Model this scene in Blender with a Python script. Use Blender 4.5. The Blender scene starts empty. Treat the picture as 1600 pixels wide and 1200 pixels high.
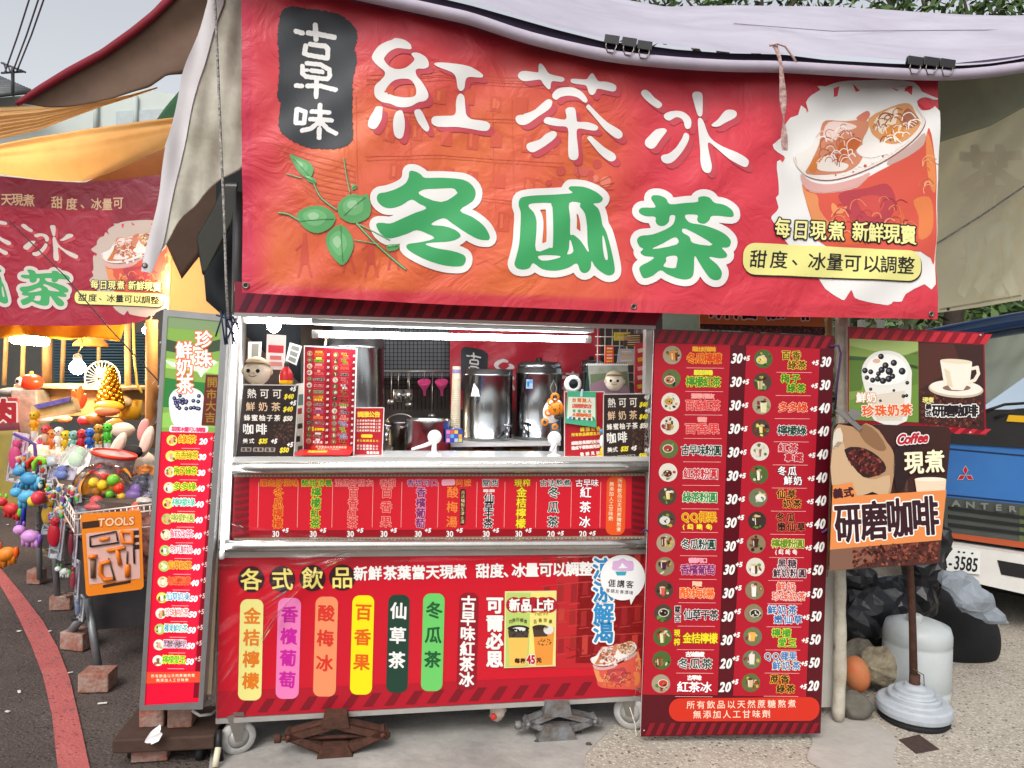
import bpy, bmesh, math, random
import numpy as np
from mathutils import Vector, Matrix, Euler
from mathutils.geometry import interpolate_bezier, tessellate_polygon

random.seed(7)
rng = np.random.default_rng(7)
R = math.radians
scene = bpy.context.scene
COL = scene.collection

# ------------------------------------------------------------------ camera
FPX = 1150.0                      # focal length in pixels of the 1600 px wide photograph
CAM = np.array([0.0, 0.0, 1.42])
PITCH, ROLL = -math.atan(23 / FPX), 0.022
cd = bpy.data.cameras.new('camera')
cd.sensor_width = 36.0
cd.lens = FPX / 1600 * 36.0
cd.clip_start, cd.clip_end = 0.05, 500
cam = bpy.data.objects.new('camera', cd)
COL.objects.link(cam)
CROT = (Matrix.Rotation(R(90) + PITCH, 3, 'X') @ Matrix.Rotation(ROLL, 3, 'Z'))
cam.matrix_world = Matrix.Translation(Vector(CAM)) @ CROT.to_4x4()
scene.camera = cam
CR = np.array(CROT)

# ------------------------------------------------------------------ light
world = bpy.data.worlds.new('World')
scene.world = world
world.use_nodes = True
wn, wl = world.node_tree.nodes, world.node_tree.links
bg = wn['Background']
sky = wn.new('ShaderNodeTexSky')
sky.sky_type = 'NISHITA'
sky.sun_disc = False
SUN_EL, SUN_AZ = R(48), R(200)
sky.sun_elevation, sky.sun_rotation = SUN_EL, SUN_AZ
sky.dust_density, sky.air_density, sky.ozone_density = 4.0, 1.0, 1.0
hs = wn.new('ShaderNodeHueSaturation')
hs.inputs['Saturation'].default_value = 0.22
wl.new(sky.outputs[0], hs.inputs['Color'])
wl.new(hs.outputs[0], bg.inputs['Color'])
bg.inputs['Strength'].default_value = 0.15
sd = bpy.data.lights.new('sun', 'SUN')
sd.energy, sd.angle, sd.color = 1.0, R(25), (1.0, 0.96, 0.92)
sun = bpy.data.objects.new('sun', sd)
COL.objects.link(sun)
sdir = Vector((math.sin(SUN_AZ) * math.cos(SUN_EL), math.cos(SUN_AZ) * math.cos(SUN_EL), math.sin(SUN_EL)))
sun.rotation_euler = sdir.to_track_quat('Z', 'Y').to_euler()
vs = scene.view_settings
vs.view_transform, vs.look, vs.gamma, vs.use_curve_mapping = 'Standard', 'None', 1.0, False
vs.exposure = 0.58

# ------------------------------------------------------------------ helpers
def lin(h):
    h = h.lstrip('#')
    o = []
    for i in (0, 2, 4):
        v = int(h[i:i + 2], 16) / 255
        o.append(v / 12.92 if v <= 0.04045 else ((v + 0.055) / 1.055) ** 2.4)
    return o

ALB = 0.80
MATS = {}
def M(h, rough=0.5, spec=0.3, metal=0.0, noise=0.0, nscale=6.0, bump=0.0, bscale=40.0, emit=0.0, alpha=1.0,
      trans=0.0, var=None, coat=0.0, sss=0.0):
    """procedural material; var = second colour mixed in by noise"""
    key = (h, rough, spec, metal, noise, nscale, bump, bscale, emit, alpha, trans, var, coat, sss)
    if key in MATS:
        return MATS[key]
    m = bpy.data.materials.new('mat_' + h.lstrip('#'))
    m.use_nodes = True
    nt = m.node_tree
    b = nt.nodes['Principled BSDF']
    c = [v * ALB for v in lin(h)]
    b.inputs['Base Color'].default_value = (*c, 1)
    b.inputs['Roughness'].default_value = rough
    b.inputs['Specular IOR Level'].default_value = spec
    b.inputs['Metallic'].default_value = metal
    b.inputs['Transmission Weight'].default_value = trans
    b.inputs['Alpha'].default_value = alpha
    if coat:
        b.inputs['Coat Weight'].default_value = coat
        b.inputs['Coat Roughness'].default_value = 0.12
    if emit:
        b.inputs['Emission Color'].default_value = (*lin(h), 1)
        b.inputs['Emission Strength'].default_value = emit
    tc = None
    if noise or var or bump:
        tc = nt.nodes.new('ShaderNodeNewGeometry')
    if noise or var:
        n = nt.nodes.new('ShaderNodeTexNoise')
        n.inputs['Scale'].default_value = nscale
        n.inputs['Detail'].default_value = 8
        n.inputs['Roughness'].default_value = 0.65
        nt.links.new(tc.outputs['Position'], n.inputs['Vector'])
        rp = nt.nodes.new('ShaderNodeValToRGB')
        rp.color_ramp.elements[0].position = 0.32
        rp.color_ramp.elements[1].position = 0.68
        if var:
            rp.color_ramp.elements[0].color = (*c, 1)
            rp.color_ramp.elements[1].color = (*[v * ALB for v in lin(var)], 1)
        else:
            rp.color_ramp.elements[0].color = (*[v * (1 - noise) for v in c], 1)
            rp.color_ramp.elements[1].color = (*[min(1, v * (1 + noise * 0.7)) for v in c], 1)
        nt.links.new(n.outputs['Fac'], rp.inputs[0])
        nt.links.new(rp.outputs[0], b.inputs['Base Color'])
    if bump:
        n2 = nt.nodes.new('ShaderNodeTexNoise')
        n2.inputs['Scale'].default_value = bscale
        n2.inputs['Detail'].default_value = 6
        nt.links.new(tc.outputs['Position'], n2.inputs['Vector'])
        bp = nt.nodes.new('ShaderNodeBump')
        bp.inputs['Strength'].default_value = bump
        bp.inputs['Distance'].default_value = 0.01
        nt.links.new(n2.outputs['Fac'], bp.inputs['Height'])
        nt.links.new(bp.outputs[0], b.inputs['Normal'])
    MATS[key] = m
    return m

def tag(o, label=None, cat=None, group=None, kind=None):
    if label: o['label'] = label
    if cat: o['category'] = cat
    if group: o['group'] = group
    if kind: o['kind'] = kind
    return o

def empty(name, loc, label, cat, group=None):
    o = bpy.data.objects.new(name, None)
    COL.objects.link(o)
    o.location = Vector(loc)
    o.empty_display_size = 0.05
    return tag(o, label, cat, group)

def link(name, me, parent=None):
    o = bpy.data.objects.new(name, me)
    COL.objects.link(o)
    if parent is not None:
        o.parent = parent
        p = parent
        loc = Vector((0, 0, 0))
        while p is not None:
            loc += p.location
            p = p.parent
        o.location = -loc            # geometry is authored in world space
    return o

def deep_copy(o, delta, parent=None):
    c = o.copy()
    COL.objects.link(c)
    if parent is None:
        c.location = o.location + Vector(delta)
    else:
        c.parent = parent
    for ch in list(o.children):
        deep_copy(ch, delta, c)
    return c

# ---- view rays and planes: photo pixels -> points on real planes in the place
def rays(p):
    p = np.asarray(p, float).reshape(-1, 2)
    d = np.stack([(p[:, 0] - 800) / FPX, -(p[:, 1] - 600) / FPX, -np.ones(len(p))], 1)
    return d @ CR.T

class Plane:
    def __init__(self, p0, n, disp=None):
        self.p0 = np.asarray(p0, float)
        n = np.asarray(n, float)
        n = n / np.linalg.norm(n)
        if np.dot(CAM - self.p0, n) < 0: n = -n
        self.n = n
        self.disp = disp
    def at(self, p, lift=0.0):
        d = rays(p)
        t = ((self.p0 - CAM) @ self.n) / (d @ self.n)
        q = CAM + d * t[:, None]
        if self.disp is not None:
            q = q + self.n * self.disp(np.asarray(p, float).reshape(-1, 2))[:, None]
        return q + self.n * np.reshape(lift, (-1, 1))
    def off(self, k):
        """parallel plane k metres further away"""
        return Plane(self.p0 - self.n * k, self.n)
    def P(self, x, y, lift=0.0):
        return Vector(self.at([(x, y)], lift)[0])

def vplane(px, Y, yaw, tilt=0.0):
    """upright plane through photo column px at distance Y, its right end turned away by yaw degrees"""
    a, t = R(yaw), R(tilt)
    n = np.array([math.sin(a) * math.cos(t), -math.cos(a) * math.cos(t), math.sin(t)])
    d = rays([(px, 590)])[0]
    return Plane(CAM + d * (Y / d[1]), n)

GROUND = Plane((0, 0, 0), (0, 0, 1))
def gp(x, y): return GROUND.P(x, y)
def horizon(x): return 577 + 0.022 * (x - 800)
def at_depth(x, y, Y):
    d = rays([(x, y)])[0]
    return Vector(CAM + d * (Y / d[1]))
def px_m(Y): return Y / FPX       # metres per photo pixel at distance Y

# ---- mesh helpers
def mesh_obj(name, verts, faces, mats, parent=None, mi=None, smooth=False):
    me = bpy.data.meshes.new(name)
    me.from_pydata([tuple(v) for v in verts], [], faces)
    if not isinstance(mats, (list, tuple)): mats = [mats]
    for m in mats: me.materials.append(m)
    if mi is not None: me.polygons.foreach_set('material_index', np.asarray(mi, np.int32))
    if smooth: me.polygons.foreach_set('use_smooth', np.ones(len(me.polygons), bool))
    me.update()
    return link(name, me, parent)

class MB:
    """collects shapes, each with its material, into one mesh"""
    def __init__(self):
        self.v, self.f, self.m, self.s, self.mats = [], [], [], [], []
    def _mi(self, m):
        if m not in self.mats: self.mats.append(m)
        return self.mats.index(m)
    def add(self, verts, faces, m, smooth=False):
        o = len(self.v)
        self.v += [tuple(p) for p in verts]
        self.f += [tuple(o + i for i in f) for f in faces]
        self.m += [self._mi(m)] * len(faces)
        self.s += [smooth] * len(faces)
        return self
    def box(self, c, size, m, rot=None, bevel=0.0):
        bm = bmesh.new()
        bmesh.ops.create_cube(bm, size=1)
        bmesh.ops.scale(bm, vec=Vector(size), verts=bm.verts)
        if bevel:
            bmesh.ops.bevel(bm, geom=bm.edges[:], offset=bevel, segments=2, affect='EDGES', profile=0.5)
        mt = Matrix.Translation(Vector(c)) @ (Euler(rot).to_matrix().to_4x4() if rot is not None else Matrix())
        bm.transform(mt)
        bm.verts.index_update()
        self.add([v.co for v in bm.verts], [[v.index for v in f.verts] for f in bm.faces], m)
        bm.free()
        return self
    def slab(self, quad, thick, m, n=None):
        """quad of 4 world points, thickened away from n"""
        q = [Vector(p) for p in quad]
        n = Vector(n) if n is not None else (q[1] - q[0]).cross(q[3] - q[0]).normalized()
        b = [p - n * thick for p in q]
        self.add(q + b, [(0, 1, 2, 3), (7, 6, 5, 4), (0, 4, 5, 1), (1, 5, 6, 2), (2, 6, 7, 3), (3, 7, 4, 0)], m)
        return self
    def prism(self, pts, thick, m, n):
        """closed outline of world points, thickened away from n"""
        q = [Vector(p) for p in pts]
        n = Vector(n)
        k = len(q)
        tri = tessellate_polygon([q])
        b = [p - n * thick for p in q]
        f = [tuple(t) for t in tri] + [tuple(k + i for i in reversed(t)) for t in tri]
        f += [(i, (i + 1) % k, k + (i + 1) % k, k + i) for i in range(k)]
        self.add(q + b, f, m)
        return self
    def tube(self, pts, r, m, seg=8, cap=True, smooth=True):
        P = [Vector(p) for p in pts]
        rs = r if isinstance(r, (list, tuple)) else [r] * len(P)
        V, Fc = [], []
        up = Vector((0, 0, 1))
        prev = None
        for i, p in enumerate(P):
            t = (P[min(i + 1, len(P) - 1)] - P[max(i - 1, 0)]).normalized()
            if prev is None:
                a = t.cross(up)
                if a.length < 1e-3: a = t.cross(Vector((1, 0, 0)))
            else:
                a = prev - t * prev.dot(t)
                if a.length < 1e-6: a = t.cross(up)
            a.normalize()
            prev = a
            b = t.cross(a)
            for k in range(seg):
                w = 2 * math.pi * k / seg
                V.append(p + (a * math.cos(w) + b * math.sin(w)) * rs[i])
        for i in range(len(P) - 1):
            for k in range(seg):
                k2 = (k + 1) % seg
                Fc.append((i * seg + k, i * seg + k2, (i + 1) * seg + k2, (i + 1) * seg + k))
        if cap:
            Fc.append(tuple(range(seg - 1, -1, -1)))
            Fc.append(tuple((len(P) - 1) * seg + k for k in range(seg)))
        self.add(V, Fc, m, smooth)
        return self
    def lathe(self, prof, base, m, seg=24, axis=(0, 0, 1), smooth=True):
        """prof: (radius, height) pairs about axis from base"""
        q = Vector((0, 0, 1)).rotation_difference(Vector(axis))
        V, Fc = [], []
        for r, h in prof:
            for k in range(seg):
                w = 2 * math.pi * k / seg
                V.append(Vector(base) + q @ Vector((r * math.cos(w), r * math.sin(w), h)))
        for i in range(len(prof) - 1):
            for k in range(seg):
                k2 = (k + 1) % seg
                Fc.append((i * seg + k, i * seg + k2, (i + 1) * seg + k2, (i + 1) * seg + k))
        self.add(V, Fc, m, smooth)
        return self
    def ball(self, c, r, m, seg=14, scale=(1, 1, 1), rot=None, jitter=0.0):
        bm = bmesh.new()
        bmesh.ops.create_uvsphere(bm, u_segments=seg, v_segments=max(6, seg * 2 // 3), radius=1)
        mt = Matrix.Translation(Vector(c)) @ (Euler(rot).to_matrix().to_4x4() if rot is not None else Matrix()) @ Matrix.Diagonal((r * scale[0], r * scale[1], r * scale[2], 1))
        if jitter:
            for v in bm.verts: v.co *= 1 + random.uniform(-jitter, jitter)
        bm.transform(mt)
        bm.verts.index_update()
        self.add([v.co for v in bm.verts], [[v.index for v in f.verts] for f in bm.faces], m, True)
        bm.free()
        return self
    def build(self, name, parent=None):
        o = mesh_obj(name, self.v, self.f, self.mats, parent, self.m)
        o.data.polygons.foreach_set('use_smooth', np.asarray(self.s, bool))
        return o

# ---- printing: flat shapes in photo pixels laid on a surface
GL = {}
def glyph(ch):
    """closed contours of a character in em units"""
    if ch in GL: return GL[ch]
    c = bpy.data.curves.new('glyph', 'FONT')
    c.body = ch
    o = bpy.data.objects.new('glyph', c)
    COL.objects.link(o)
    dg = bpy.context.evaluated_depsgraph_get()
    ev = o.evaluated_get(dg)
    cu = ev.to_curve(dg)
    out = []
    for s in cu.splines:
        bp = s.bezier_points
        k = len(bp)
        pts = []
        for i in range(k):
            a, b = bp[i], bp[(i + 1) % k]
            straight = (a.handle_right - a.co).cross(b.co - a.co).length < 1e-5 and (b.handle_left - b.co).cross(b.co - a.co).length < 1e-5
            if straight: pts.append(a.co[:2])
            else: pts += [q[:2] for q in interpolate_bezier(a.co, a.handle_right, b.handle_left, b.co, 5)[:-1]]
        out.append(np.array(pts, float))
    ev.to_curve_clear()
    bpy.data.objects.remove(o)
    bpy.data.curves.remove(c)
    GL[ch] = out
    return out

def crom(pts, n=4, closed=True):
    """Catmull-Rom through points"""
    p = np.asarray(pts, float)
    k = len(p)
    out = []
    for i in range(k if closed else k - 1):
        if closed: a, b, c, d = p[(i - 1) % k], p[i], p[(i + 1) % k], p[(i + 2) % k]
        else: a, b, c, d = p[max(i - 1, 0)], p[i], p[i + 1], p[min(i + 2, k - 1)]
        for j in range(n):
            t = j / n
            out.append(0.5 * ((2 * b) + (c - a) * t + (2 * a - 5 * b + 4 * c - d) * t * t + (3 * b - a - 3 * c + d) * t ** 3))
    if not closed: out.append(p[-1])
    return np.array(out)

def Z(x0, y0, s, *lists):
    r = [[(x0 + a / s, y0 + b / s) for a, b in l] for l in lists]
    return r if len(r) > 1 else r[0]

def contour_field(contours, X, Y):
    """signed distance (positive inside), winding rule"""
    A = np.concatenate([c for c in contours])
    B = np.concatenate([np.roll(c, -1, 0) for c in contours])
    px, py = X.ravel(), Y.ravel()
    dist = np.full(px.size, 1e9)
    wind = np.zeros(px.size)
    CH = max(1, int(3e6 // max(1, px.size)))
    for i in range(0, len(A), CH):
        a, b = A[i:i + CH], B[i:i + CH]
        e = b - a
        L = (e ** 2).sum(1) + 1e-12
        wx, wy = px[:, None] - a[:, 0], py[:, None] - a[:, 1]
        t = np.clip((wx * e[:, 0] + wy * e[:, 1]) / L, 0, 1)
        d2 = (wx - t * e[:, 0]) ** 2 + (wy - t * e[:, 1]) ** 2
        dist = np.minimum(dist, d2.min(1))
        up = (a[:, 1] <= py[:, None]) & (b[:, 1] > py[:, None])
        dn = (a[:, 1] > py[:, None]) & (b[:, 1] <= py[:, None])
        s = e[:, 0] * wy - e[:, 1] * wx
        wind += (up & (s > 0)).sum(1) - (dn & (s < 0)).sum(1)
    d = np.sqrt(dist)
    return np.where(wind != 0, d, -d).reshape(X.shape)

def stroke_field(strokes, X, Y):
    """strokes: list of (points, radius or radii)"""
    px, py = X.ravel(), Y.ravel()
    out = np.full(px.size, -1e9)
    for pts, r in strokes:
        p = np.asarray(pts, float)
        rr = np.asarray(r if isinstance(r, (list, tuple)) else [r] * len(p), float)
        for i in range(len(p) - 1):
            a, e = p[i], p[i + 1] - p[i]
            t = np.clip(((px - a[0]) * e[0] + (py - a[1]) * e[1]) / (e @ e + 1e-9), 0, 1)
            d = np.hypot(px - a[0] - t * e[0], py - a[1] - t * e[1])
            out = np.maximum(out, rr[i] + (rr[i + 1] - rr[i]) * t - d)
    return out.reshape(X.shape)

LIFT = 0.0004
class Print:
    def __init__(self, surf, maxrun=60, lift=LIFT, l0=0.0008):
        self.s, self.maxrun, self.lift, self.l0 = surf, maxrun, lift, l0
        self.v, self.lay, self.f, self.m, self.mats = [], [], [], [], []
    def _mi(self, m):
        if isinstance(m, str): m = M(m)
        if m not in self.mats: self.mats.append(m)
        return self.mats.index(m)
    def faces(self, V, Fc, col, layer):
        o = len(self.v)
        self.v += V
        self.lay += [layer] * len(V)
        self.f += [tuple(o + i for i in f) for f in Fc]
        self.m += [self._mi(col)] * len(Fc)
    def poly(self, pts, col, layer=1, smooth=0):
        p = crom(pts, smooth) if smooth else np.asarray(pts, float)
        tri = tessellate_polygon([[Vector((a, b, 0)) for a, b in p]])
        self.faces([tuple(q) for q in p], [tuple(t) for t in tri], col, layer)
    def rect(self, x0, y0, x1, y1, col, layer=1):
        self.poly([(x0, y0), (x1, y0), (x1, y1), (x0, y1)], col, layer)
    def circle(self, x, y, r, col, layer=1, ry=None, n=20, rot=0):
        ry = ry or r
        c, s = math.cos(rot), math.sin(rot)
        p = []
        for k in range(n):
            a = 2 * math.pi * k / n
            u, v = r * math.cos(a), ry * math.sin(a)
            p.append((x + u * c - v * s, y + u * s + v * c))
        self.poly(p, col, layer)
    def rrect(self, quad, rad, col, layer=1):
        q = [np.array(a, float) for a in quad]
        out = []
        for i in range(4):
            p, a, b = q[i], q[i - 1], q[(i + 1) % 4]
            u = (a - p) / np.linalg.norm(a - p)
            w = (b - p) / np.linalg.norm(b - p)
            c = p + (u + w) * rad
            for k in range(7):
                t = k / 6 * math.pi / 2
                out.append(tuple(c - w * rad * math.cos(t) - u * rad * math.sin(t)))
        if self.maxrun < 20: self.shape([out], [(0, col, layer)], 1.0, 0)
        else: self.poly(out, col, layer)
    def line(self, pts, w, col, layer=1):
        p = np.asarray(pts, float)
        if self.maxrun < 20:
            q = [p[0]]
            for i in range(len(p) - 1):
                k = max(1, int(np.linalg.norm(p[i + 1] - p[i]) / 7))
                q += [p[i] + (p[i + 1] - p[i]) * j / k for j in range(1, k + 1)]
            p = np.array(q)
        for i in range(len(p) - 1):
            d = p[i + 1] - p[i]
            n = np.array([-d[1], d[0]]) / (np.linalg.norm(d) + 1e-9) * w / 2
            self.faces([tuple(p[i] + n), tuple(p[i + 1] + n), tuple(p[i + 1] - n), tuple(p[i] - n)], [(0, 1, 2, 3)], col, layer)
    def march(self, Fd, x0, y0, st, col, layer):
        """fill the region Fd > 0 of a sampled field"""
        ins = Fd > 0
        ny, nx = Fd.shape
        a, b, c, d = ins[:-1, :-1], ins[:-1, 1:], ins[1:, 1:], ins[1:, :-1]
        code = a * 1 + b * 2 + c * 4 + d * 8
        V, Fc = [], []
        full = code == 15
        for j in range(ny - 1):
            row = full[j]
            if not row.any(): continue
            i = 0
            while i < nx - 1:
                if row[i]:
                    k = i
                    while k < nx - 1 and row[k] and k - i < self.maxrun: k += 1
                    o = len(V)
                    V += [(x0 + i * st, y0 + j * st), (x0 + k * st, y0 + j * st), (x0 + k * st, y0 + (j + 1) * st), (x0 + i * st, y0 + (j + 1) * st)]
                    Fc.append((o, o + 1, o + 2, o + 3))
                    i = k
                else: i += 1
        for j, i in zip(*np.nonzero((code > 0) & (code < 15))):
            cs = [(i, j), (i + 1, j), (i + 1, j + 1), (i, j + 1)]
            fv = [Fd[j, i], Fd[j, i + 1], Fd[j + 1, i + 1], Fd[j + 1, i]]
            pl = []
            for k in range(4):
                k2 = (k + 1) % 4
                if fv[k] > 0: pl.append((x0 + cs[k][0] * st, y0 + cs[k][1] * st))
                if (fv[k] > 0) != (fv[k2] > 0):
                    t = fv[k] / (fv[k] - fv[k2])
                    pl.append((x0 + (cs[k][0] + t * (cs[k2][0] - cs[k][0])) * st, y0 + (cs[k][1] + t * (cs[k2][1] - cs[k][1])) * st))
            if len(pl) >= 3:
                o = len(V)
                V += pl
                Fc.append(tuple(range(o, o + len(pl))))
        if Fc: self.faces(V, Fc, col, layer)
    def field(self, fn, box, passes, st=1.0, rough=0.0):
        """passes: (grow, colour, layer[, dx, dy])"""
        g = max(p[0] for p in passes) + 2 * st
        x0, y0, x1, y1 = box[0] - g, box[1] - g, box[2] + g, box[3] + g
        xs, ys = np.arange(x0, x1 + st, st), np.arange(y0, y1 + st, st)
        X, Y = np.meshgrid(xs, ys)
        Fd = fn(X, Y)
        if rough:
            n = sum(np.sin(X * kx + Y * ky + ph) for kx, ky, ph in rng.uniform(-1.2, 1.2, (7, 3)) * np.array([1, 1, 6])) / 3
            Fd = Fd + n * rough
        for p in passes:
            dx, dy = (p[3], p[4]) if len(p) > 3 else (0, 0)
            self.march(Fd + p[0], x0 + dx, y0 + dy, st, p[1], p[2])
    def shape(self, contours, passes, st=1.0, smooth=3, rough=0.0):
        cs = [crom(c, smooth) if smooth else np.asarray(c, float) for c in contours]
        al = np.concatenate(cs)
        def fn(X, Y):
            f = contour_field([cs[0]], X, Y)
            for h in cs[1:]:
                f = np.minimum(f, -contour_field([h], X, Y))
            return f
        self.field(fn, (*al.min(0), *al.max(0)), passes, st, rough)
    def shapes(self, polys, passes, st=1.0, smooth=3):
        for p in polys: self.shape([p], passes, st, smooth)
    def strokes(self, strokes, passes, st=1.0, rough=0.0):
        al = np.concatenate([np.asarray(s[0], float) for s in strokes])
        mr = max(max(s[1]) if isinstance(s[1], (list, tuple)) else s[1] for s in strokes)
        b = (*(al.min(0) - mr), *(al.max(0) + mr))
        self.field(lambda X, Y: stroke_field(strokes, X, Y), b, passes, st, rough)
    def char(self, ch, x, y, w, h, passes, rot=0.0, skew=0.0, st=None, latin=False):
        """one character centred on x, y; w, h are the size of the em square in pixels"""
        if ch in ' \u3000': return
        g = glyph(ch)
        if not g: return
        al = np.concatenate(g)
        if latin:
            cx, cy = (al[:, 0].min() + al[:, 0].max()) / 2, 0.35
        else:
            cx, cy = 0.5, 0.38
        c, s = math.cos(rot), math.sin(rot)
        cs = []
        for q in g:
            u = (q[:, 0] - cx) * w + skew * (q[:, 1] - cy) * h
            v = -(q[:, 1] - cy) * h
            cs.append(np.stack([x + u * c - v * s, y + u * s + v * c], 1))
        al = np.concatenate(cs)
        st = st or max(0.55, min(1.2, h / 34))
        self.field(lambda X, Y: contour_field(cs, X, Y), (*al.min(0), *al.max(0)), passes, st)
    def text(self, s, x0, y0, x1, y1, size, passes, w=None, vertical=False, skew=0.0, st=None):
        """characters evenly spaced from the centre of the first (x0,y0) to the centre of the last (x1,y1)"""
        n = len(s)
        ang = math.atan2(y1 - y0, x1 - x0) if n > 1 and (x0, y0) != (x1, y1) else (math.pi / 2 if vertical else 0)
        if vertical: ang -= math.pi / 2
        for i, ch in enumerate(s):
            t = i / (n - 1) if n > 1 else 0
            self.char(ch, x0 + (x1 - x0) * t, y0 + (y1 - y0) * t, w or size, size, passes, ang, skew, st)
    def latin(self, s, x, y, cap, passes, sx=1.0, skew=0.0, rot=0.0, gap=0.1, st=None):
        """western text centred on x, y with capital height cap"""
        h = cap / 0.7
        ws = []
        for ch in s:
            if ch == ' ': ws.append(0.28); continue
            al = np.concatenate(glyph(ch))
            ws.append(al[:, 0].max() - al[:, 0].min() + gap)
        tot = sum(ws) * h * sx
        u = -tot / 2
        for ch, wd in zip(s, ws):
            if ch != ' ':
                m = u + wd * h * sx / 2
                self.char(ch, x + m * math.cos(rot), y + m * math.sin(rot), h * sx, h, passes, rot, skew, st, True)
            u += wd * h * sx
    def build(self, name, parent=None):
        V = self.s.at(np.array(self.v), self.l0 + np.array(self.lay) * self.lift)
        return mesh_obj(name, V, self.f, self.mats, parent, self.m)

def board(name, surf, quad, thick, m, parent, edge=None):
    """flat board whose face is the pixel quad on surf; edge = another material for rim and back"""
    q = surf.at(quad)
    mb = MB()
    n = surf.n
    if edge is None:
        mb.slab(q, thick, m, n)
    else:
        mb.add(q, [(0, 1, 2, 3)], m)
        b = q - n * thick
        mb.add(np.concatenate([q, b]), [(7, 6, 5, 4), (0, 4, 5, 1), (1, 5, 6, 2), (2, 6, 7, 3), (3, 7, 4, 0)], edge)
    return mb.build(name, parent)

def lerp_quad(q, u, v):
    (a, b, c, d) = [np.array(p, float) for p in q]
    return (a * (1 - u) + b * u) * (1 - v) + (d * (1 - u) + c * u) * v

def grid_surface(name, surf_fn, nu, nv, m, parent=None, colour_fn=None, thick=0.0):
    """sheet sampled from surf_fn(u, v) -> point"""
    V, Fc = [], []
    for j in range(nv + 1):
        for i in range(nu + 1):
            V.append(surf_fn(i / nu, j / nv))
    for j in range(nv):
        for i in range(nu):
            a = j * (nu + 1) + i
            Fc.append((a, a + 1, a + nu + 2, a + nu + 1))
    o = mesh_obj(name, V, Fc, m, parent, smooth=True)
    if thick:
        md = o.modifiers.new('thickness', 'SOLIDIFY')
        md.thickness = thick
        md.offset = -1
    return o

# vertical planes of the place (photo column, distance, yaw)
CART = vplane(690, 2.75, 9.6)
BANNER_W = lambda p: (0.010 * np.sin(p[:, 0] * 0.021 + p[:, 1] * 0.008) * np.clip(1.2 - p[:, 1] / 500, 0.2, 1)
                      + 0.006 * np.sin(p[:, 0] * 0.011 - p[:, 1] * 0.019 + 1.0)
                      + 0.0035 * np.sin(p[:, 0] * 0.047 + p[:, 1] * 0.061 + 2.0) * np.sin(p[:, 1] * 0.013 + p[:, 0] * 0.004)
                      + 0.0022 * np.sin(p[:, 0] * 0.09 - p[:, 1] * 0.034))
BANNER = CART.off(-0.22)
BANNER.disp = BANNER_W
# ================================================================== banners
KA = (1140, 0, 3.478)
def ident(p): return p
def TZ(T, z, pts): return [T(q) for q in Z(*z, pts)]

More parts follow.
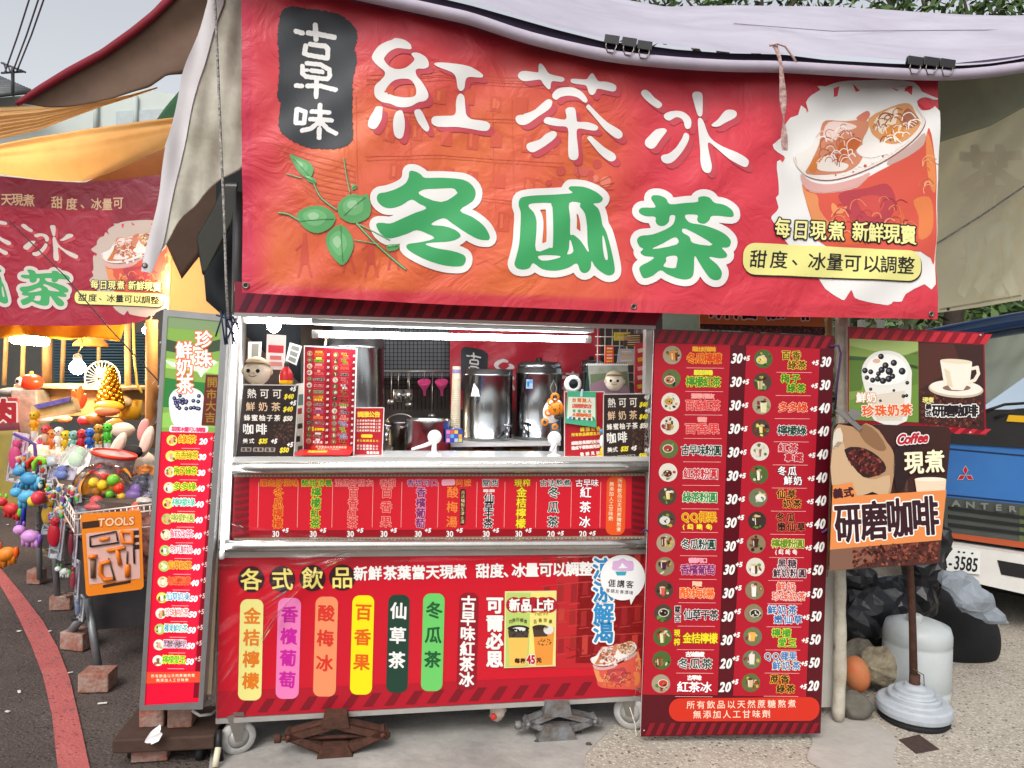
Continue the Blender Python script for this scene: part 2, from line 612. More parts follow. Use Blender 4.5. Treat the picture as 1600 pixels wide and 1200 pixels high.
def glass_art(pr, T, L, rim=True):
    P = lambda pts, col, l, sm=3: pr.shape([TZ(T, KA, pts)], [(0, col, l)], 1.2, sm)
    P([(395, 1000), (440, 1040), (560, 1045), (700, 1015), (760, 960), (870, 900), (960, 850), (1050, 760), (1075, 700), (1110, 860), (1120, 1000), (1113, 1425), (1030, 1370), (520, 1340), (440, 1190)], '#db5a48', L)
    P([(390, 1000), (420, 1040), (480, 1060), (490, 1140), (550, 1230), (470, 1240), (430, 1150)], '#e5935c', L + 1)
    P([(600, 1050), (750, 1020), (860, 1000), (900, 1100), (830, 1240), (680, 1220), (620, 1120)], '#b9424b', L + 1)
    P([(700, 1080), (800, 1060), (840, 1110), (790, 1180), (730, 1160)], '#cf5049', L + 2)
    P([(560, 1100), (600, 1130), (640, 1120), (610, 1160), (560, 1150)], '#ec9a62', L + 2)
    P([(1062, 720), (1105, 850), (1116, 1000), (1108, 1050), (1080, 1000), (1060, 850)], '#ea8e52', L + 1)
    P([(1000, 1090), (1080, 1070), (1105, 1150), (1090, 1270), (1020, 1300), (1030, 1180)], '#e6834c', L + 1)
    P([(930, 1150), (960, 1240), (930, 1330), (880, 1290)], '#e06a45', L + 1)
    P([(540, 1250), (700, 1260), (820, 1300), (700, 1330), (560, 1320)], '#e0693f', L + 1)
    # inside of the glass, ice
    P([(350, 850), (380, 925), (450, 955), (560, 968), (720, 920), (870, 840), (990, 750), (1042, 670), (1030, 610), (960, 560), (860, 590), (760, 620), (600, 660), (500, 700), (440, 800)], '#ece6de', L)
    P([(530, 650), (640, 655), (740, 650), (760, 690), (730, 760), (740, 830), (700, 900), (600, 940), (420, 945), (440, 890), (490, 780), (500, 700)], '#cf8766', L + 1)
    P([(545, 660), (640, 663), (695, 690), (610, 720), (575, 765), (512, 740)], '#ecd2c8', L + 2)
    P([(600, 780), (690, 740), (722, 770), (660, 850), (600, 880)], '#c5652f', L + 2)
    P([(470, 880), (560, 830), (600, 870), (660, 890), (620, 925), (500, 925)], '#ece0d6', L + 2)
    P([(430, 915), (470, 850), (500, 860), (470, 935)], '#cf7a3a', L + 2)
    P([(690, 640), (750, 600), (765, 625), (735, 660)], '#cf7860', L + 1)
    P([(760, 640), (880, 580), (970, 565), (1010, 620), (1030, 680), (960, 760), (880, 780), (800, 740), (770, 700)], '#d99a62', L + 1)
    P([(800, 640), (900, 585), (905, 670), (850, 725), (810, 700)], '#f0dbc2', L + 2)
    P([(850, 705), (900, 672), (945, 700), (930, 752), (850, 752)], '#db8a36', L + 3)
    P([(960, 590), (1010, 630), (1020, 672), (965, 700), (930, 650)], '#a7644b', L + 2)
    P([(700, 810), (760, 770), (860, 775), (905, 795), (895, 830), (830, 842), (780, 855), (730, 845)], '#f2e9e4', L + 3)
    for k in range(12):
        t = k / 11
        x, y = 590 + 300 * t, 950 - 130 * t ** 1.5
        q = T((KA[0] + x / 3.478, KA[1] + y / 3.478))
        pr.circle(q[0] + random.uniform(-4, 4), q[1] + random.uniform(-4, 4), random.uniform(1.2, 2.6), '#f4ece6' if k % 3 else '#c0553c', L + 4, n=10)
    rg = random.Random(5)
    def wisps(n, cx, cy, rx, ry, cols, l):
        for _ in range(n):
            a, r = rg.uniform(0, 6.28), math.sqrt(rg.random())
            x, y, b, ln = cx + rx * r * math.cos(a), cy + ry * r * math.sin(a), rg.uniform(-.9, .6), rg.uniform(18, 70)
            c_ = crom([(x + ln * t * math.cos(b + t * .8), y + ln * t * math.sin(b + t * .8)) for t in (-1, -.4, .3, 1)], 3, False)
            q = np.array([T((KA[0] + u / 3.478, KA[1] + v / 3.478)) for u, v in c_])
            pr.line(q, rg.uniform(.7, 2.2) * (1 if rim else .5), rg.choice(cols), l)
    wisps(34, 600, 770, 110, 100, ['#e8c4b2', '#b8603c', '#f4e6de', '#a8583e'], L + 3)
    wisps(30, 900, 670, 110, 80, ['#f4e2c8', '#c07a3c', '#f8efe2', '#9c5a3c'], L + 4)
    wisps(34, 760, 1180, 220, 130, ['#e88a58', '#a8383e', '#f0a070', '#c84a44', '#b03c40'], L + 3)
    wisps(8, 1062, 950, 12, 120, ['#f4b080', '#d86a40'], L + 2)
    P([(385, 945), (450, 985), (560, 998), (700, 962), (765, 935), (760, 960), (700, 1010), (560, 1042), (440, 1036), (395, 1000)], '#dcaaa2', L + 1)
    P([(870, 865), (980, 790), (1048, 725), (1045, 790), (960, 855), (870, 895)], '#c9aaa0', L + 1)
    s = np.linalg.norm(np.array(T((101, 100))) - np.array(T((100, 100))))
    pth = crom(TZ(T, KA, [(348, 850), (365, 905), (430, 955), (560, 970), (720, 925), (870, 850), (980, 765), (1040, 690), (1045, 640), (1010, 580)]), 5, False)
    pr.line(pth + 1.6 * s, 1.6 * s, '#9c5a4a', L + 4)
    pr.line(pth, 2.6 * s, '#eadfd8', L + 5)

STROKE_HONG = [
    [[(290, 72), (370, 90), (425, 130), (437, 165), (420, 178), (340, 168), (290, 170), (230, 200), (185, 250), (185, 280), (230, 335), (300, 360), (380, 345), (440, 300), (465, 265), (438, 225), (450, 208), (500, 210), (560, 240), (592, 280), (597, 330), (560, 350), (500, 350), (475, 370), (490, 420), (540, 480), (590, 570), (592, 620), (560, 650), (500, 665), (430, 705), (360, 715), (300, 705), (240, 675), (160, 655), (100, 610), (88, 550), (100, 500), (150, 455), (188, 410), (180, 370), (130, 330), (85, 280), (66, 240), (80, 200), (130, 140), (200, 105), (250, 90)],
     [(290, 455), (400, 445), (450, 475), (480, 540), (475, 600), (430, 620), (350, 620), (270, 600), (205, 565), (195, 545), (225, 500)]],
    [[(110, 700), (165, 705), (165, 745), (155, 830), (105, 915), (55, 915), (30, 880), (45, 810), (80, 750)]],
    [[(320, 742), (355, 755), (375, 850), (370, 930), (350, 990), (310, 1000), (275, 960), (265, 850), (285, 770)]],
    [[(500, 730), (530, 740), (575, 820), (605, 890), (590, 928), (555, 915), (500, 850), (465, 770), (470, 740)]],
    [[(660, 300), (760, 298), (900, 310), (1000, 335), (1090, 385), (1110, 410), (1090, 425), (980, 420), (945, 450), (935, 520), (900, 550), (870, 520), (850, 420), (800, 380), (700, 345), (655, 320)]],
    [[(900, 572), (935, 600), (945, 700), (955, 770), (1000, 808), (1080, 820), (1150, 835), (1180, 870), (1160, 910), (1110, 918), (980, 900), (860, 885), (700, 880), (640, 860), (625, 820), (650, 785), (740, 778), (830, 775), (855, 740), (855, 660), (870, 595)]]]
STROKE_CHA = [[q] for q in (
    [(325, 122), (355, 150), (395, 215), (450, 235), (530, 255), (545, 280), (520, 297), (440, 290), (420, 310), (415, 355), (395, 365), (350, 320), (320, 280), (250, 285), (160, 285), (115, 240), (130, 200), (180, 190), (290, 210), (303, 190), (305, 140)],
    [(805, 215), (830, 250), (860, 295), (930, 300), (1010, 325), (1028, 360), (1005, 390), (930, 380), (850, 370), (825, 410), (795, 432), (765, 410), (745, 345), (700, 330), (620, 315), (600, 290), (620, 272), (740, 280), (770, 250)],
    [(470, 370), (530, 350), (620, 355), (700, 400), (750, 470), (745, 500), (715, 495), (660, 450), (580, 430), (510, 440), (470, 467), (435, 445), (435, 410)],
    [(410, 460), (433, 490), (400, 555), (300, 620), (200, 685), (130, 685), (95, 645), (105, 605), (160, 590), (260, 560), (330, 505), (380, 465)],
    [(770, 522), (830, 580), (940, 675), (1060, 740), (1092, 780), (1080, 815), (1030, 820), (930, 755), (860, 680), (780, 590), (743, 550), (750, 525)],
    [(600, 540), (640, 555), (655, 650), (670, 675), (760, 680), (840, 710), (855, 735), (830, 758), (760, 750), (680, 735), (657, 770), (668, 880), (678, 980), (660, 1020), (620, 1028), (585, 1000), (578, 900), (580, 770), (560, 720), (470, 715), (370, 690), (352, 660), (380, 630), (450, 640), (540, 655), (562, 630), (552, 570), (570, 545)],
    [(440, 760), (472, 785), (455, 825), (400, 870), (320, 920), (250, 950), (205, 925), (195, 885), (220, 860), (320, 830), (370, 785)],
    [(790, 808), (830, 840), (920, 910), (1010, 960), (1032, 1000), (1010, 1032), (960, 1030), (870, 960), (800, 880), (757, 830), (765, 812)])]
STROKE_BING = [[q] for q in (
    [(110, 178), (150, 195), (200, 250), (265, 300), (268, 330), (240, 350), (200, 335), (120, 280), (72, 225), (80, 190)],
    [(280, 540), (310, 555), (305, 580), (250, 650), (190, 730), (140, 735), (105, 705), (105, 660), (150, 610), (210, 555)],
    [(370, 378), (440, 378), (500, 405), (540, 460), (535, 530), (505, 553), (480, 535), (465, 470), (430, 440), (390, 440), (340, 468), (300, 450), (288, 420), (310, 395)],
    [(490, 590), (515, 610), (510, 660), (470, 740), (400, 830), (340, 870), (280, 865), (253, 825), (270, 795), (330, 780), (400, 720), (450, 640), (470, 595)],
    [(605, 187), (650, 205), (657, 270), (650, 400), (630, 430), (605, 410), (580, 310), (562, 225), (575, 195)],
    [(630, 440), (660, 480), (690, 570), (730, 640), (830, 720), (960, 785), (1050, 840), (1062, 875), (1045, 910), (1000, 908), (880, 840), (780, 740), (720, 680), (695, 690), (705, 800), (718, 900), (705, 960), (670, 972), (635, 945), (618, 870), (620, 740), (610, 600), (605, 470)],
    [(900, 368), (955, 380), (968, 415), (940, 450), (860, 490), (800, 525), (745, 525), (735, 505), (790, 460), (850, 385)])]
GREEN_DONG = [[(400, 103), (450, 103), (500, 130), (540, 160), (700, 157), (850, 165), (930, 195), (980, 250), (990, 310), (960, 370), (850, 450), (960, 510), (1060, 590), (1110, 670), (1110, 710), (1080, 718), (1000, 705), (880, 640), (780, 570), (700, 520), (590, 575), (700, 590), (800, 625), (850, 670), (840, 700), (760, 730), (600, 740), (540, 755), (640, 790), (780, 815), (880, 850), (900, 890), (880, 940), (820, 953), (700, 940), (560, 900), (440, 840), (380, 795), (372, 765), (400, 748), (500, 735), (600, 710), (615, 690), (560, 660), (465, 628), (380, 660), (270, 695), (200, 700), (140, 660), (105, 600), (110, 570), (160, 565), (230, 570), (330, 530), (450, 475), (550, 432), (480, 390), (415, 358), (330, 410), (250, 435), (180, 430), (125, 390), (107, 340), (130, 305), (190, 295), (280, 265), (360, 215), (390, 160)],
              [(530, 265), (650, 258), (780, 250), (818, 275), (815, 305), (680, 377), (485, 308)]]
GREEN_GUA = [[(690, 187), (800, 195), (900, 235), (965, 285), (970, 315), (940, 340), (880, 350), (930, 390), (960, 460), (975, 540), (1010, 610), (1045, 740), (1080, 900), (1085, 980), (1060, 1015), (1010, 1020), (940, 980), (890, 930), (865, 885), (858, 950), (830, 990), (790, 1000), (755, 975), (725, 910), (640, 955), (520, 982), (400, 965), (315, 910), (280, 955), (220, 972), (160, 960), (135, 920), (150, 860), (180, 740), (195, 600), (202, 440), (182, 370), (190, 310), (240, 285), (400, 270), (560, 260), (685, 250), (650, 215), (660, 192)],
             [(275, 380), (300, 350), (470, 342), (490, 365), (500, 420), (498, 740), (470, 765), (340, 795), (345, 600), (345, 500), (320, 430)],
             [(655, 345), (755, 345), (752, 380), (800, 440), (825, 560), (830, 720), (838, 805), (770, 700), (700, 640), (667, 635), (665, 500)],
             [(665, 680), (697, 795), (637, 825), (655, 770)],
             [(370, 840), (480, 835), (580, 847), (480, 880), (400, 885), (365, 865)],
             [(975, 635), (1000, 720), (1020, 850), (1005, 880), (985, 840), (972, 740)]]
GREEN_CHA = [[(300, 212), (360, 212), (420, 245), (455, 298), (600, 285), (712, 275), (715, 240), (760, 225), (820, 240), (865, 287), (950, 305), (1020, 350), (1040, 390), (1020, 422), (850, 408), (820, 450), (780, 480), (730, 470), (712, 440), (712, 397), (600, 397), (640, 465), (760, 490), (880, 535), (970, 585), (1018, 640), (1010, 690), (980, 705), (940, 707), (985, 760), (980, 795), (920, 803), (825, 790), (900, 860), (945, 930), (935, 990), (890, 1008), (830, 985), (780, 920), (730, 840), (690, 780), (683, 900), (670, 970), (620, 1000), (540, 990), (440, 950), (375, 913), (300, 965), (230, 988), (200, 970), (175, 900), (200, 865), (260, 835), (318, 790), (230, 780), (187, 745), (215, 710), (180, 690), (155, 630), (190, 590), (300, 575), (420, 530), (490, 480), (505, 405), (458, 403), (450, 460), (410, 495), (360, 492), (330, 460), (325, 412), (240, 405), (185, 380), (175, 350), (210, 322), (320, 325), (315, 290), (290, 245)],
             [(605, 525), (860, 675), (675, 660), (640, 600), (577, 560)], [(512, 603), (527, 670), (300, 712), (400, 660)], [(435, 787), (527, 780), (525, 860), (505, 893), (405, 875), (430, 830)]]
TITLE = [(STROKE_HONG, (570, 50, 6)), (STROKE_CHA, (790, 80, 6)), (STROKE_BING, (990, 110, 6))]
GREEN = [(GREEN_DONG, (570, 250, 5.714)), (GREEN_GUA, (780, 260, 6)), (GREEN_CHA, (970, 270, 6))]
STAMP = [([(210, 238), (260, 248)], 17), ([(305, 245), (370, 248), (440, 265), (510, 282)], 18), ([(360, 185), (365, 290)], 18),
         ([(285, 345), (275, 405), (300, 415), (455, 440)], 17), ([(320, 330), (440, 345), (460, 370), (455, 440)], 17),
         ([(295, 483), (400, 490), (470, 530), (475, 580), (455, 605), (290, 590), (260, 565), (260, 505)], 16), ([(260, 540), (300, 538)], 11),
         ([(330, 540), (415, 548)], 16), ([(210, 658), (255, 662)], 16), ([(300, 662), (400, 660), (520, 695)], 17), ([(370, 615), (368, 750)], 17),
         ([(215, 850), (210, 960), (275, 960), (285, 870), (225, 845)], 16), ([(400, 820), (400, 970)], 17), ([(335, 870), (470, 880)], 16),
         ([(325, 930), (490, 942)], 16), ([(390, 955), (330, 1005), (260, 1020)], 16), ([(410, 955), (460, 1010), (525, 1045)], 16), ([(395, 1010), (393, 1075)], 17)]
SPLASH = [(640, 440), (560, 455), (520, 470), (470, 470), (490, 490), (440, 520), (410, 560), (430, 610), (385, 575), (372, 625), (330, 640), (295, 690), (290, 740), (230, 790), (262, 830), (300, 855), (255, 880), (258, 970), (262, 1060), (245, 1075), (262, 1130), (240, 1160), (218, 1185), (240, 1220), (290, 1290), (320, 1330), (420, 1390), (450, 1512), (482, 1508), (522, 1570), (600, 1628), (622, 1625), (655, 1575), (668, 1610), (700, 1630), (850, 1660), (880, 1640), (930, 1640), (950, 1600), (1050, 1545), (1113, 1545), (1128, 1000), (1130, 610), (1080, 600), (1040, 600), (1015, 550), (1060, 530), (1100, 545), (1125, 540), (1040, 500), (1000, 450), (850, 430)]
PILL = [(1159.5, 379), (1436, 393), (1436, 440), (1159.5, 428)]
FRESH = [('每', 1221, 356.5), ('日', 1250, 359), ('現', 1277, 360), ('煮', 1306, 361), ('新', 1342, 362), ('鮮', 1367, 364), ('現', 1391.6, 365), ('賣', 1416.6, 367.4)]
SWEET = [('甜', 153, 608), ('度', 264, 612), ('、', 380, 600), ('冰', 468, 622), ('量', 566, 625), ('可', 662, 630), ('以', 760, 635), ('調', 850, 640), ('整', 945, 645)]

def banner_art(pr, T, sc, title=(0, 1, 2), green=(0, 1, 2), white='#efece8', left=True, st=1.2):
    """the printed artwork; T maps banner pixels to where this copy hangs, sc its scale"""
    pr.shape([TZ(T, KA, SPLASH)], [(0, white if left else '#c9b6aa', 1)], st, 2)
    for pl in ([(565, 480), (595, 470), (590, 520), (570, 525)], [(670, 455), (715, 490), (690, 497)], [(880, 480), (930, 470), (990, 470), (985, 520), (960, 500), (900, 495)], [(1020, 560), (1050, 530), (1100, 590), (1060, 595)], [(262, 855), (300, 860), (285, 885)], [(410, 575), (425, 600), (418, 615)]):
        pr.poly(TZ(T, KA, pl), '#e0444f', 2)
    glass_art(pr, T, 3)
    for i in title:
        sh, z = TITLE[i]
        for c in sh:
            pr.shape([TZ(T, z, q) for q in c], [(0, '#c94a55', 3, 7.5 * sc, 8 * sc), (0, white, 5)], st)
    for i in green:
        sh, z = GREEN[i]
        cs = [crom(TZ(T, z, q), 3) for q in sh]
        def fn(X, Y, cs=cs):
            f = contour_field([cs[0]], X, Y)
            for h in cs[1:]: f = np.minimum(f, -contour_field([h], X, Y))
            return f
        al = np.concatenate(cs)
        pr.field(fn, (*al.min(0), *al.max(0)), [(10.5 * sc, white, 6), (0, '#3fa562', 7)], st)
    for ch, x, y in FRESH:
        x, y = T((x, y))
        pr.char(ch, x, y, 26 * sc, 32 * sc * (1 if left else 0.9), [(2.6 * sc, '#1c1a18', 10), (0.6 * sc, '#f4ee9c', 11)], 0.05 * left)
    q = [T(p) for p in PILL]
    pr.rrect([(a + 1.5 * sc, b + 2.2 * sc) for a, b in q], 20 * sc * (1 if left else 0.85), '#33241c', 9)
    pr.rrect(q, 20 * sc * (1 if left else 0.85), '#f0ea92', 10)
    for ch, x, y in SWEET:
        x, y = T((1140 + x / 3.478, 230 + y / 3.478))
        pr.char(ch, x, y, 28 * sc, 29 * sc * (1 if left else 0.85), [(0.35 * sc, '#2a2522', 11)], 0.05 * left)

def banner_sheet(name, surf, top, bot, x0, x1, colour, parent, step=3.5, warp=0):
    nx = int((x1 - x0) / step)
    ny = 130
    xs = np.linspace(x0, x1, nx)
    tp = np.interp(xs, [p[0] for p in top], [p[1] for p in top])
    bt = np.interp(xs, [p[0] for p in bot], [p[1] for p in bot])
    v = np.linspace(0, 1, ny)[:, None]
    Y = tp[None] * (1 - v) + bt[None] * v
    X = np.repeat(xs[None], ny, 0)
    pts = np.stack([X.ravel(), Y.ravel()], 1)
    V = surf.at(pts - np.stack([warp * ((pts[:, 0] - x0) / (x1 - x0)) ** 6 * np.repeat(v[:, 0], nx), 0 * pts[:, 0]], 1))
    F = [(j * nx + i, j * nx + i + 1, (j + 1) * nx + i + 1, (j + 1) * nx + i) for j in range(ny - 1) for i in range(nx - 1)]
    m = bpy.data.materials.new('mat_' + name)
    m.use_nodes = True
    nt = m.node_tree
    b = nt.nodes['Principled BSDF']
    at = nt.nodes.new('ShaderNodeAttribute')
    at.attribute_name = 'print'
    nt.links.new(at.outputs['Color'], b.inputs['Base Color'])
    b.inputs['Roughness'].default_value = 0.42
    b.inputs['Specular IOR Level'].default_value = 0.35
    tcn = nt.nodes.new('ShaderNodeNewGeometry')
    n2 = nt.nodes.new('ShaderNodeTexNoise')
    n2.inputs['Scale'].default_value = 7
    n2.inputs['Distortion'].default_value = 1.2
    n2.inputs['Detail'].default_value = 5
    nt.links.new(tcn.outputs['Position'], n2.inputs['Vector'])
    bp = nt.nodes.new('ShaderNodeBump')
    bp.inputs['Strength'].default_value = 0.6
    bp.inputs['Distance'].default_value = 0.02
    nt.links.new(n2.outputs['Fac'], bp.inputs['Height'])
    nt.links.new(bp.outputs[0], b.inputs['Normal'])
    o = mesh_obj(name, V, F, m, parent, smooth=True)
    colr = colour(pts) * ALB
    ca = o.data.color_attributes.new('print', 'FLOAT_COLOR', 'POINT')
    ca.data.foreach_set('color', np.concatenate([colr, np.ones((len(colr), 1))], 1).astype(np.float32).ravel())
    return o

def ss(a, b, x):
    t = np.clip((x - a) / (b - a), 0, 1)
    return t * t * (3 - 2 * t)

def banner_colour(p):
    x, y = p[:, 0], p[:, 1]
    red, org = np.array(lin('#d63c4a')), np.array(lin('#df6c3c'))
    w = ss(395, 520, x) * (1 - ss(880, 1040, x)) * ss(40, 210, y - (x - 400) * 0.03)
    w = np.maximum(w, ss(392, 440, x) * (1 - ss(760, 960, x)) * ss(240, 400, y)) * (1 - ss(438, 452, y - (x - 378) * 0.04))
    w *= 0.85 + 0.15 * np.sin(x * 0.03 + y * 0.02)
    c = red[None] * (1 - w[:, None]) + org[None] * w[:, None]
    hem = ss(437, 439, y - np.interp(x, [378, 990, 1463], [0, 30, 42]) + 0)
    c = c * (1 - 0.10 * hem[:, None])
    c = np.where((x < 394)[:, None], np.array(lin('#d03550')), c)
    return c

BAN_TOP = [(378, -75), (560, -8), (740, 33), (900, 78), (1000, 95), (1150, 105), (1230, 106), (1340, 116), (1463, 123)]
BAN_BOT = [(378, 457), (540, 467), (700, 476), (990, 488), (1200, 494), (1463, 499)]
ban = empty('banner', BANNER.P(920, 495), 'wide red cloth banner with large white and green tea lettering across the stall front', 'banner')
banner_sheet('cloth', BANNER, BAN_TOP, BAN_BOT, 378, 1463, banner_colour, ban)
pr = Print(BANNER, maxrun=6)
# faint drawing of an old street
SK = '#d4593f'
for r_ in range(4):
    for c_ in range(7):
        x = 600 + c_ * 42 + r_ * 4 + random.uniform(-4, 4)
        y = 130 + r_ * 62 + c_ * 4 + random.uniform(-5, 5)
        h = random.uniform(24, 36)
        pr.poly([(x, y), (x + 17, y + 2), (x + 16, y + h), (x - 2, y + h - 2)], SK, 1)
        pr.poly([(x + 3, y + 4), (x + 8, y + 5), (x + 7, y + h - 5), (x + 2, y + h - 6)], '#e27049', 2)
for y0, y1 in ((118, 136), (178, 190), (238, 256), (300, 322), (110, 126)):
    pr.line([(572, y0 + 8), (690, y0 + 3), (880, y1)], 1.0, SK, 1)
    pr.line([(572, y0 + 14), (700, y0 + 8), (870, y1 + 5)], .8, '#d8623f', 1)
for k in range(9):
    pr.line([(430 + k * 6, 225 + k * 9), (500, 245 + k * 9), (556, 262 + k * 8)], random.uniform(1, 3), '#d8604a', 1)
for x in (556, 640, 770, 800):
    pr.line([(x, 150), (x + 4, 330)], 1.0, SK, 1)
for k in range(26):
    a = random.uniform(0, 6.28)
    r_ = random.uniform(5, 42)
    pr.circle(915 + r_ * 1.5 * math.cos(a), 290 + r_ * math.sin(a), random.uniform(3, 9), random.choice(['#cf5348', '#e58068', '#d8645a']), 1 + k % 2, n=9)
for k in range(10):
    a = random.uniform(0, 6.28)
    pr.line([(915 + 10 * math.cos(a), 300 + 10 * math.sin(a)), (915 + 45 * math.cos(a + .5), 290 + 30 * math.sin(a + .5))], 1.1, '#b8443c', 3)
for x, s in ((476, 1), (545, .9), (580, 1.0), (615, .8)):
    y = 372
    pr.strokes([([(x, y), (x - 1, y + 34 * s)], [3, 7 * s]), ([(x - 4, y + 36 * s), (x - 10 * s, y + 60 * s)], 1.8), ([(x + 4, y + 36 * s), (x + 10 * s, y + 60 * s)], 1.8), ([(x - 3, y + 8), (x - 14 * s, y + 18)], 1.4), ([(x, y - 6), (x, y - 5)], 3.2)], [(0, '#d05440', 1)], 1.2)
for k in range(14):
    x = 640 + k * 26
    pr.line([(x, 405 + random.uniform(-6, 10)), (x + random.uniform(10, 26), 405 + random.uniform(-6, 12))], 1.4, '#cf5a44', 1)
# black stamp
st_ = Z(420, 0, 5, [(130, 60), (200, 42), (400, 75), (540, 100), (630, 160), (690, 240), (685, 330), (668, 370), (690, 480), (655, 640), (655, 1000), (662, 1060), (640, 1120), (560, 1165), (430, 1168), (260, 1140), (120, 1060), (75, 980), (90, 800), (65, 760), (80, 500), (65, 310), (85, 120)])
pr.shape([st_], [(0, M('#3c3f44', rough=0.5, var='#2f3236', nscale=5), 1)], 1.2, 2, rough=0.9)
pr.strokes([([(420 + a / 5, b / 5) for a, b in q], r / 5) for q, r in STAMP], [(0.4, '#efece8', 3)], 0.8, rough=0.25)
# rose sprig
G1, G2, G3 = '#5fa765', '#3d7d48', '#9fcb9b'
zl = lambda pts: Z(340, 200, 3.636, pts)
for pts, w in (([(545, 310), (590, 400), (680, 470)], 3), ([(720, 180), (735, 280), (755, 375)], 2.2), ([(790, 545), (900, 660), (1070, 805)], 3.4), ([(800, 550), (980, 640)], 2), ([(780, 640), (920, 665)], 1.8), ([(345, 482), (400, 490), (465, 525)], 3.2), ([(390, 260), (480, 290)], 2)):
    pr.line(crom(zl(pts), 5, False), w, G2, 8)
    pr.line(crom(zl(pts), 5, False) + np.array([-.6, -.6]), w * .4, G3, 9)
for pts, vein in (([(410, 150), (450, 165), (520, 195), (547, 240), (530, 285), (500, 285), (460, 250), (430, 200)], [(430, 175), (520, 275)]),
                  ([(450, 490), (500, 455), (580, 445), (640, 470), (672, 515), (640, 570), (570, 600), (510, 580), (470, 540)], [(470, 530), (660, 520)]),
                  ([(690, 430), (750, 385), (830, 390), (850, 378), (870, 440), (860, 510), (780, 545), (710, 520), (685, 480)], [(720, 500), (840, 400)]),
                  ([(700, 550), (760, 610), (770, 690), (715, 780), (660, 740), (620, 670), (625, 600)], [(700, 560), (712, 760)]),
                  ([(960, 670), (1030, 660), (1020, 690), (970, 700)], [(965, 680), (1025, 670)]), ([(765, 340), (795, 328), (785, 352), (768, 360)], [(768, 350), (790, 335)]), ([(495, 275), (550, 290), (560, 320), (520, 310)], [(500, 285), (555, 315)])):
    a = np.array(zl(pts))
    c = a.mean(0)
    pr.shape([a], [(0, G1, 9)], 1.1)
    pr.shape([c + (a - c) * .62 + np.array([-2.0, -2.0])], [(0, '#74b677', 10)], 1.1)
    pr.shape([c + (a - c) * .3 + np.array([-4.0, -4.0])], [(0, G3, 11)], 1.1)
    pr.line(zl(vein), 1.1, G2, 12)
banner_art(pr, ident, 1.0)
# green of the first big character turns lime in places
art = pr.build('artwork', ban)
gb = MB()
for x, y in ((384, 446), (990, 479), (1452, 491)):
    g = MB()
    c = BANNER.P(x, y, 0.002)
    g.lathe([(0.0055, 0), (0.0105, 0.0005), (0.0115, 0.002), (0.009, 0.003), (0.006, 0.002), (0.0055, -0.001)], c, M('#8d8478', metal=0.8, rough=0.4), 18, BANNER.n)
    g.lathe([(0.0, 0.0), (0.0056, 0.0)], c + Vector(BANNER.n) * 0.0008, M('#241c1a'), 14, BANNER.n)
    g.build('grommet', ban)

# second banner of the same print, over the toy stall
LBAN = vplane(130, 4.35, 4)
LBAN.disp = lambda p: 0.012 * np.sin(p[:, 0] * 0.03 + 1) + 0.02 * np.sin(p[:, 0] * 0.012 + p[:, 1] * 0.01)
LT = lambda q: (70 + (q[0] - 1073) * 0.52, 449 + (q[1] - 370) * 0.43 + (q[0] - 1073) * 0.004)
lb = empty('banner', LBAN.P(140, 508), 'second red tea banner hanging over the toy stall, right end slumped behind grey cloth', 'banner')
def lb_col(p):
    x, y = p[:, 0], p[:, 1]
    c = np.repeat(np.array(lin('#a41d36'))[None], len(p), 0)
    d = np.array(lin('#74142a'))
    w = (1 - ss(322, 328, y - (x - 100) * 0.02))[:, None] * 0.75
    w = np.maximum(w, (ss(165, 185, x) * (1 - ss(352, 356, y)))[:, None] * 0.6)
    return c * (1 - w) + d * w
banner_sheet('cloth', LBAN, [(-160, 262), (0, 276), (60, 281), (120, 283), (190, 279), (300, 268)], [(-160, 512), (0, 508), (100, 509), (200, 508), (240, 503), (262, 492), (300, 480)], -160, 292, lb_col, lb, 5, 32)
pl = Print(LBAN, maxrun=5)
banner_art(pl, LT, 0.52, title=(1, 2), green=(1, 2), white='#d6cac4', left=False, st=0.7)
for ch, x, y in (('天', 12, 312), ('現', 28, 312), ('煮', 45, 313), ('甜', 86, 315), ('度', 108, 317), ('、', 130, 315), ('冰', 147, 317), ('量', 165, 318), ('可', 183, 316)):
    pl.char(ch, x, y, 18, 20, [(0.35, '#d8b08c', 1)])
pl.build('artwork', lb)
# ================================================================== drinks cart
STEEL = lambda **k: M('#c9c6c0', rough=k.get('r', 0.28), metal=0.9, noise=0.10, nscale=14, bump=0.05, bscale=30)
DULL = M('#b4afa6', rough=0.42, metal=0.75, noise=0.14, nscale=22, bump=0.08, bscale=60)
RED, DRED, MAROON, WHITE = '#cc1228', '#7d0d1d', '#5a0d1c', '#f2efea'
def outl(fill, out, L, ow=2.0, bold=0.5):
    return [(ow, out, L), (bold, fill, L + 1)]
def price(pr, s, x, y, cap, L, plus=None, px=0, py=0, sx=0.78):
    k = cap / 14
    pr.latin(s, x, y, cap, [(0.75 * k, WHITE, L)], sx, 0.22, gap=0.14)
    if plus: pr.latin(plus, px, py, cap * 0.5, [(0.55 * k, WHITE, L)], 0.95, 0.2, gap=0.10)
DRINKS = ['#d98a30', '#b5683a', '#c7923f', '#8c3a2c', '#a33524', '#5b1a14', '#e0d070', '#cfd2cc', '#6a2a18', '#4a1b3a', '#d65a4a', '#2b1a14', '#d8dfa0', '#7a4a20', '#c83228',
          '#e2c84a', '#a8a84a', '#dcd9a8', '#e6dc6a', '#d9c8b8', '#efe9da', '#e8e4d8', '#3c2a1c', '#4a2014', '#efe3d6', '#f0ece6', '#2a2620', '#eeb04a', '#e8ddd0', '#d8b890']
